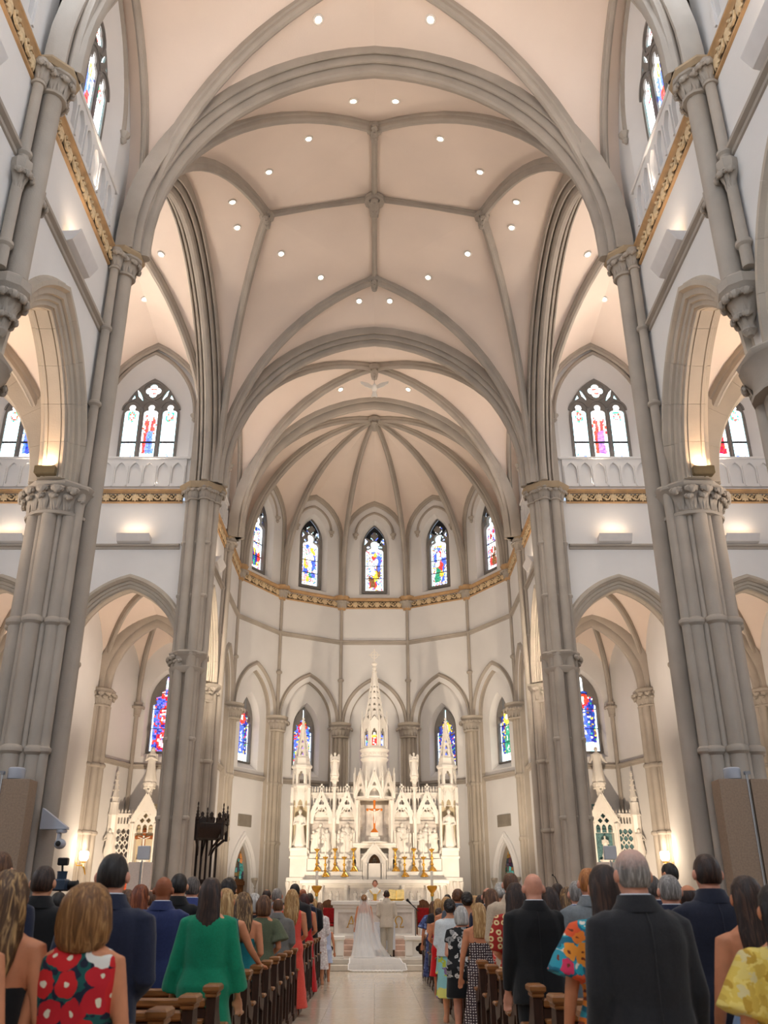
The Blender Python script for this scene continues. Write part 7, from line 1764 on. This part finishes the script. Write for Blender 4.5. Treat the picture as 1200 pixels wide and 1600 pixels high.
priest = P(586, 1374, 31.35, 'Priest in a white chasuble with gold orphrey facing the couple behind the altar', hc='brown', skin='pink', pose='pray', top_=('jacket', cloth('alb', (238, 234, 226))), turn=pi, z0=.72, group='clergy')
def chas(b):
    b.loft([ering(z, rx, ry, 0, 28) for z, rx, ry in ((.55, .36, .22), (.8, .35, .22), (1.1, .31, .21), (1.3, .27, .18), (1.42, .235, .15), (1.49, .15, .11), (1.53, .09, .085), (1.56, .085, .08))])
    for s in (-1, 1): limb(b, [(s * .15, 0, 1.4), (s * .25, 0, 1.3), (s * .29, .06, 1.1), (s * .2, .2, 1.04)], [.08, .1, .13, .13])
setm(link('chasuble', garment(('chasuble',), 'm', chas, .014, .007, 5), priest), cloth('chasuble', (240, 234, 220)))
GO = cloth('gold_orphrey', (214, 170, 70)); b = MB()
b.loft([[(x, y, z) for x, y in ((-.055, r), (.055, r), (.055, r + .012), (-.055, r + .012))] for z, r in ((.56, .228), (.8, .228), (1.1, .222), (1.25, .212), (1.34, .188))])
for s in (-1, 1): b.loft([[(s * (x + q), y, z + dz) for q, dz in ((-.04, -.03), (.04, .03))] + [(s * (x + q), y + .012, z + dz) for q, dz in ((.04, .03), (-.04, -.03))] for x, y, z in ((.03, .2, 1.28), (.13, .17, 1.38), (.17, .09, 1.46))])
b.build('orphrey', GO, priest)
hx, hy, hz, a_, c_, d_ = HEAD['m']
for s in (-1, 1):
    b = MB(); b.ball((s * .031, hy + c_ * .91, hz + .005), .0125, 8, 6); b.build('eye', mat('eye_white', (226, 220, 214), .2), priest)
    b = MB(); b.ball((s * .031, hy + c_ * .91 + .009, hz + .005), .0065, 8, 5); b.build('iris', mat('eye_dark', (40, 28, 22), .2), priest)
    b = MB(); b.tube([(s * .015, hy + c_ * .96, hz + .026), (s * .033, hy + c_ * .95, hz + .031), (s * .05, hy + c_ * .84, hz + .026)], .004, 5); b.build('eyebrow', HC['brown'], priest)
b = MB(); b.tube([(-.024, hy + c_ * .9, hz - .066), (0, hy + c_ * .97, hz - .064), (.024, hy + c_ * .9, hz - .066)], .0055, 6); b.build('lips', mat('lips', (176, 96, 84), .5), priest)
# video camera on a monopod above the crowd, camera held by the photographer
def vcam(loc, label, pole):
    e = empty('video_camera', loc, label=label, cat='camera'); b = MB(); b.bbox(-.07, .07, -.1, .1, -.06, .06, .015); b.lathe([(.05, 0), (.055, .12), (.06, .14)], (0, 0, 0), 10); b.build('body', mat('camera_body', (52, 66, 84), .4), e)
    b = MB(); b.xf = M.Translation((.09, .05, 0)) @ M.Rotation(pi / 2, 4, 'Y'); b.lathe([(.045, -.03), (.045, .06), (.055, .07), (.05, .08)], seg=12); b.build('lens', BLACKM, e)
    b = MB(); b.tube([(0, 0, .12), (-.01, 0, .2)], .012, 6); b.bbox(-.06, .05, -.03, .03, .2, .28, .01); b.build('monitor', BLACKM, e)
    if pole: b = MB(); b.tube([(0, 0, -.06), (0, 0, -loc[2] + .01)], .014, 6); b.build('monopod', BLACKM, e)
yv = 10.6; zv = H + yv * tan(atan((800 - 1383) / 1400) + PITCH); vcam(((97 - 585) * (yv * cos(PITCH) + .15) / 1400, yv, zv), 'Blue grey video camera with monitor on a monopod at left', True)
ph = [o for o in bpy.data.objects if o.get('label', '').startswith('Photographer')][0]
vcam((ph.location.x - .2, ph.location.y + .22, ph.location.z + 1.62), 'Black camera raised in the hands of the photographer', False)
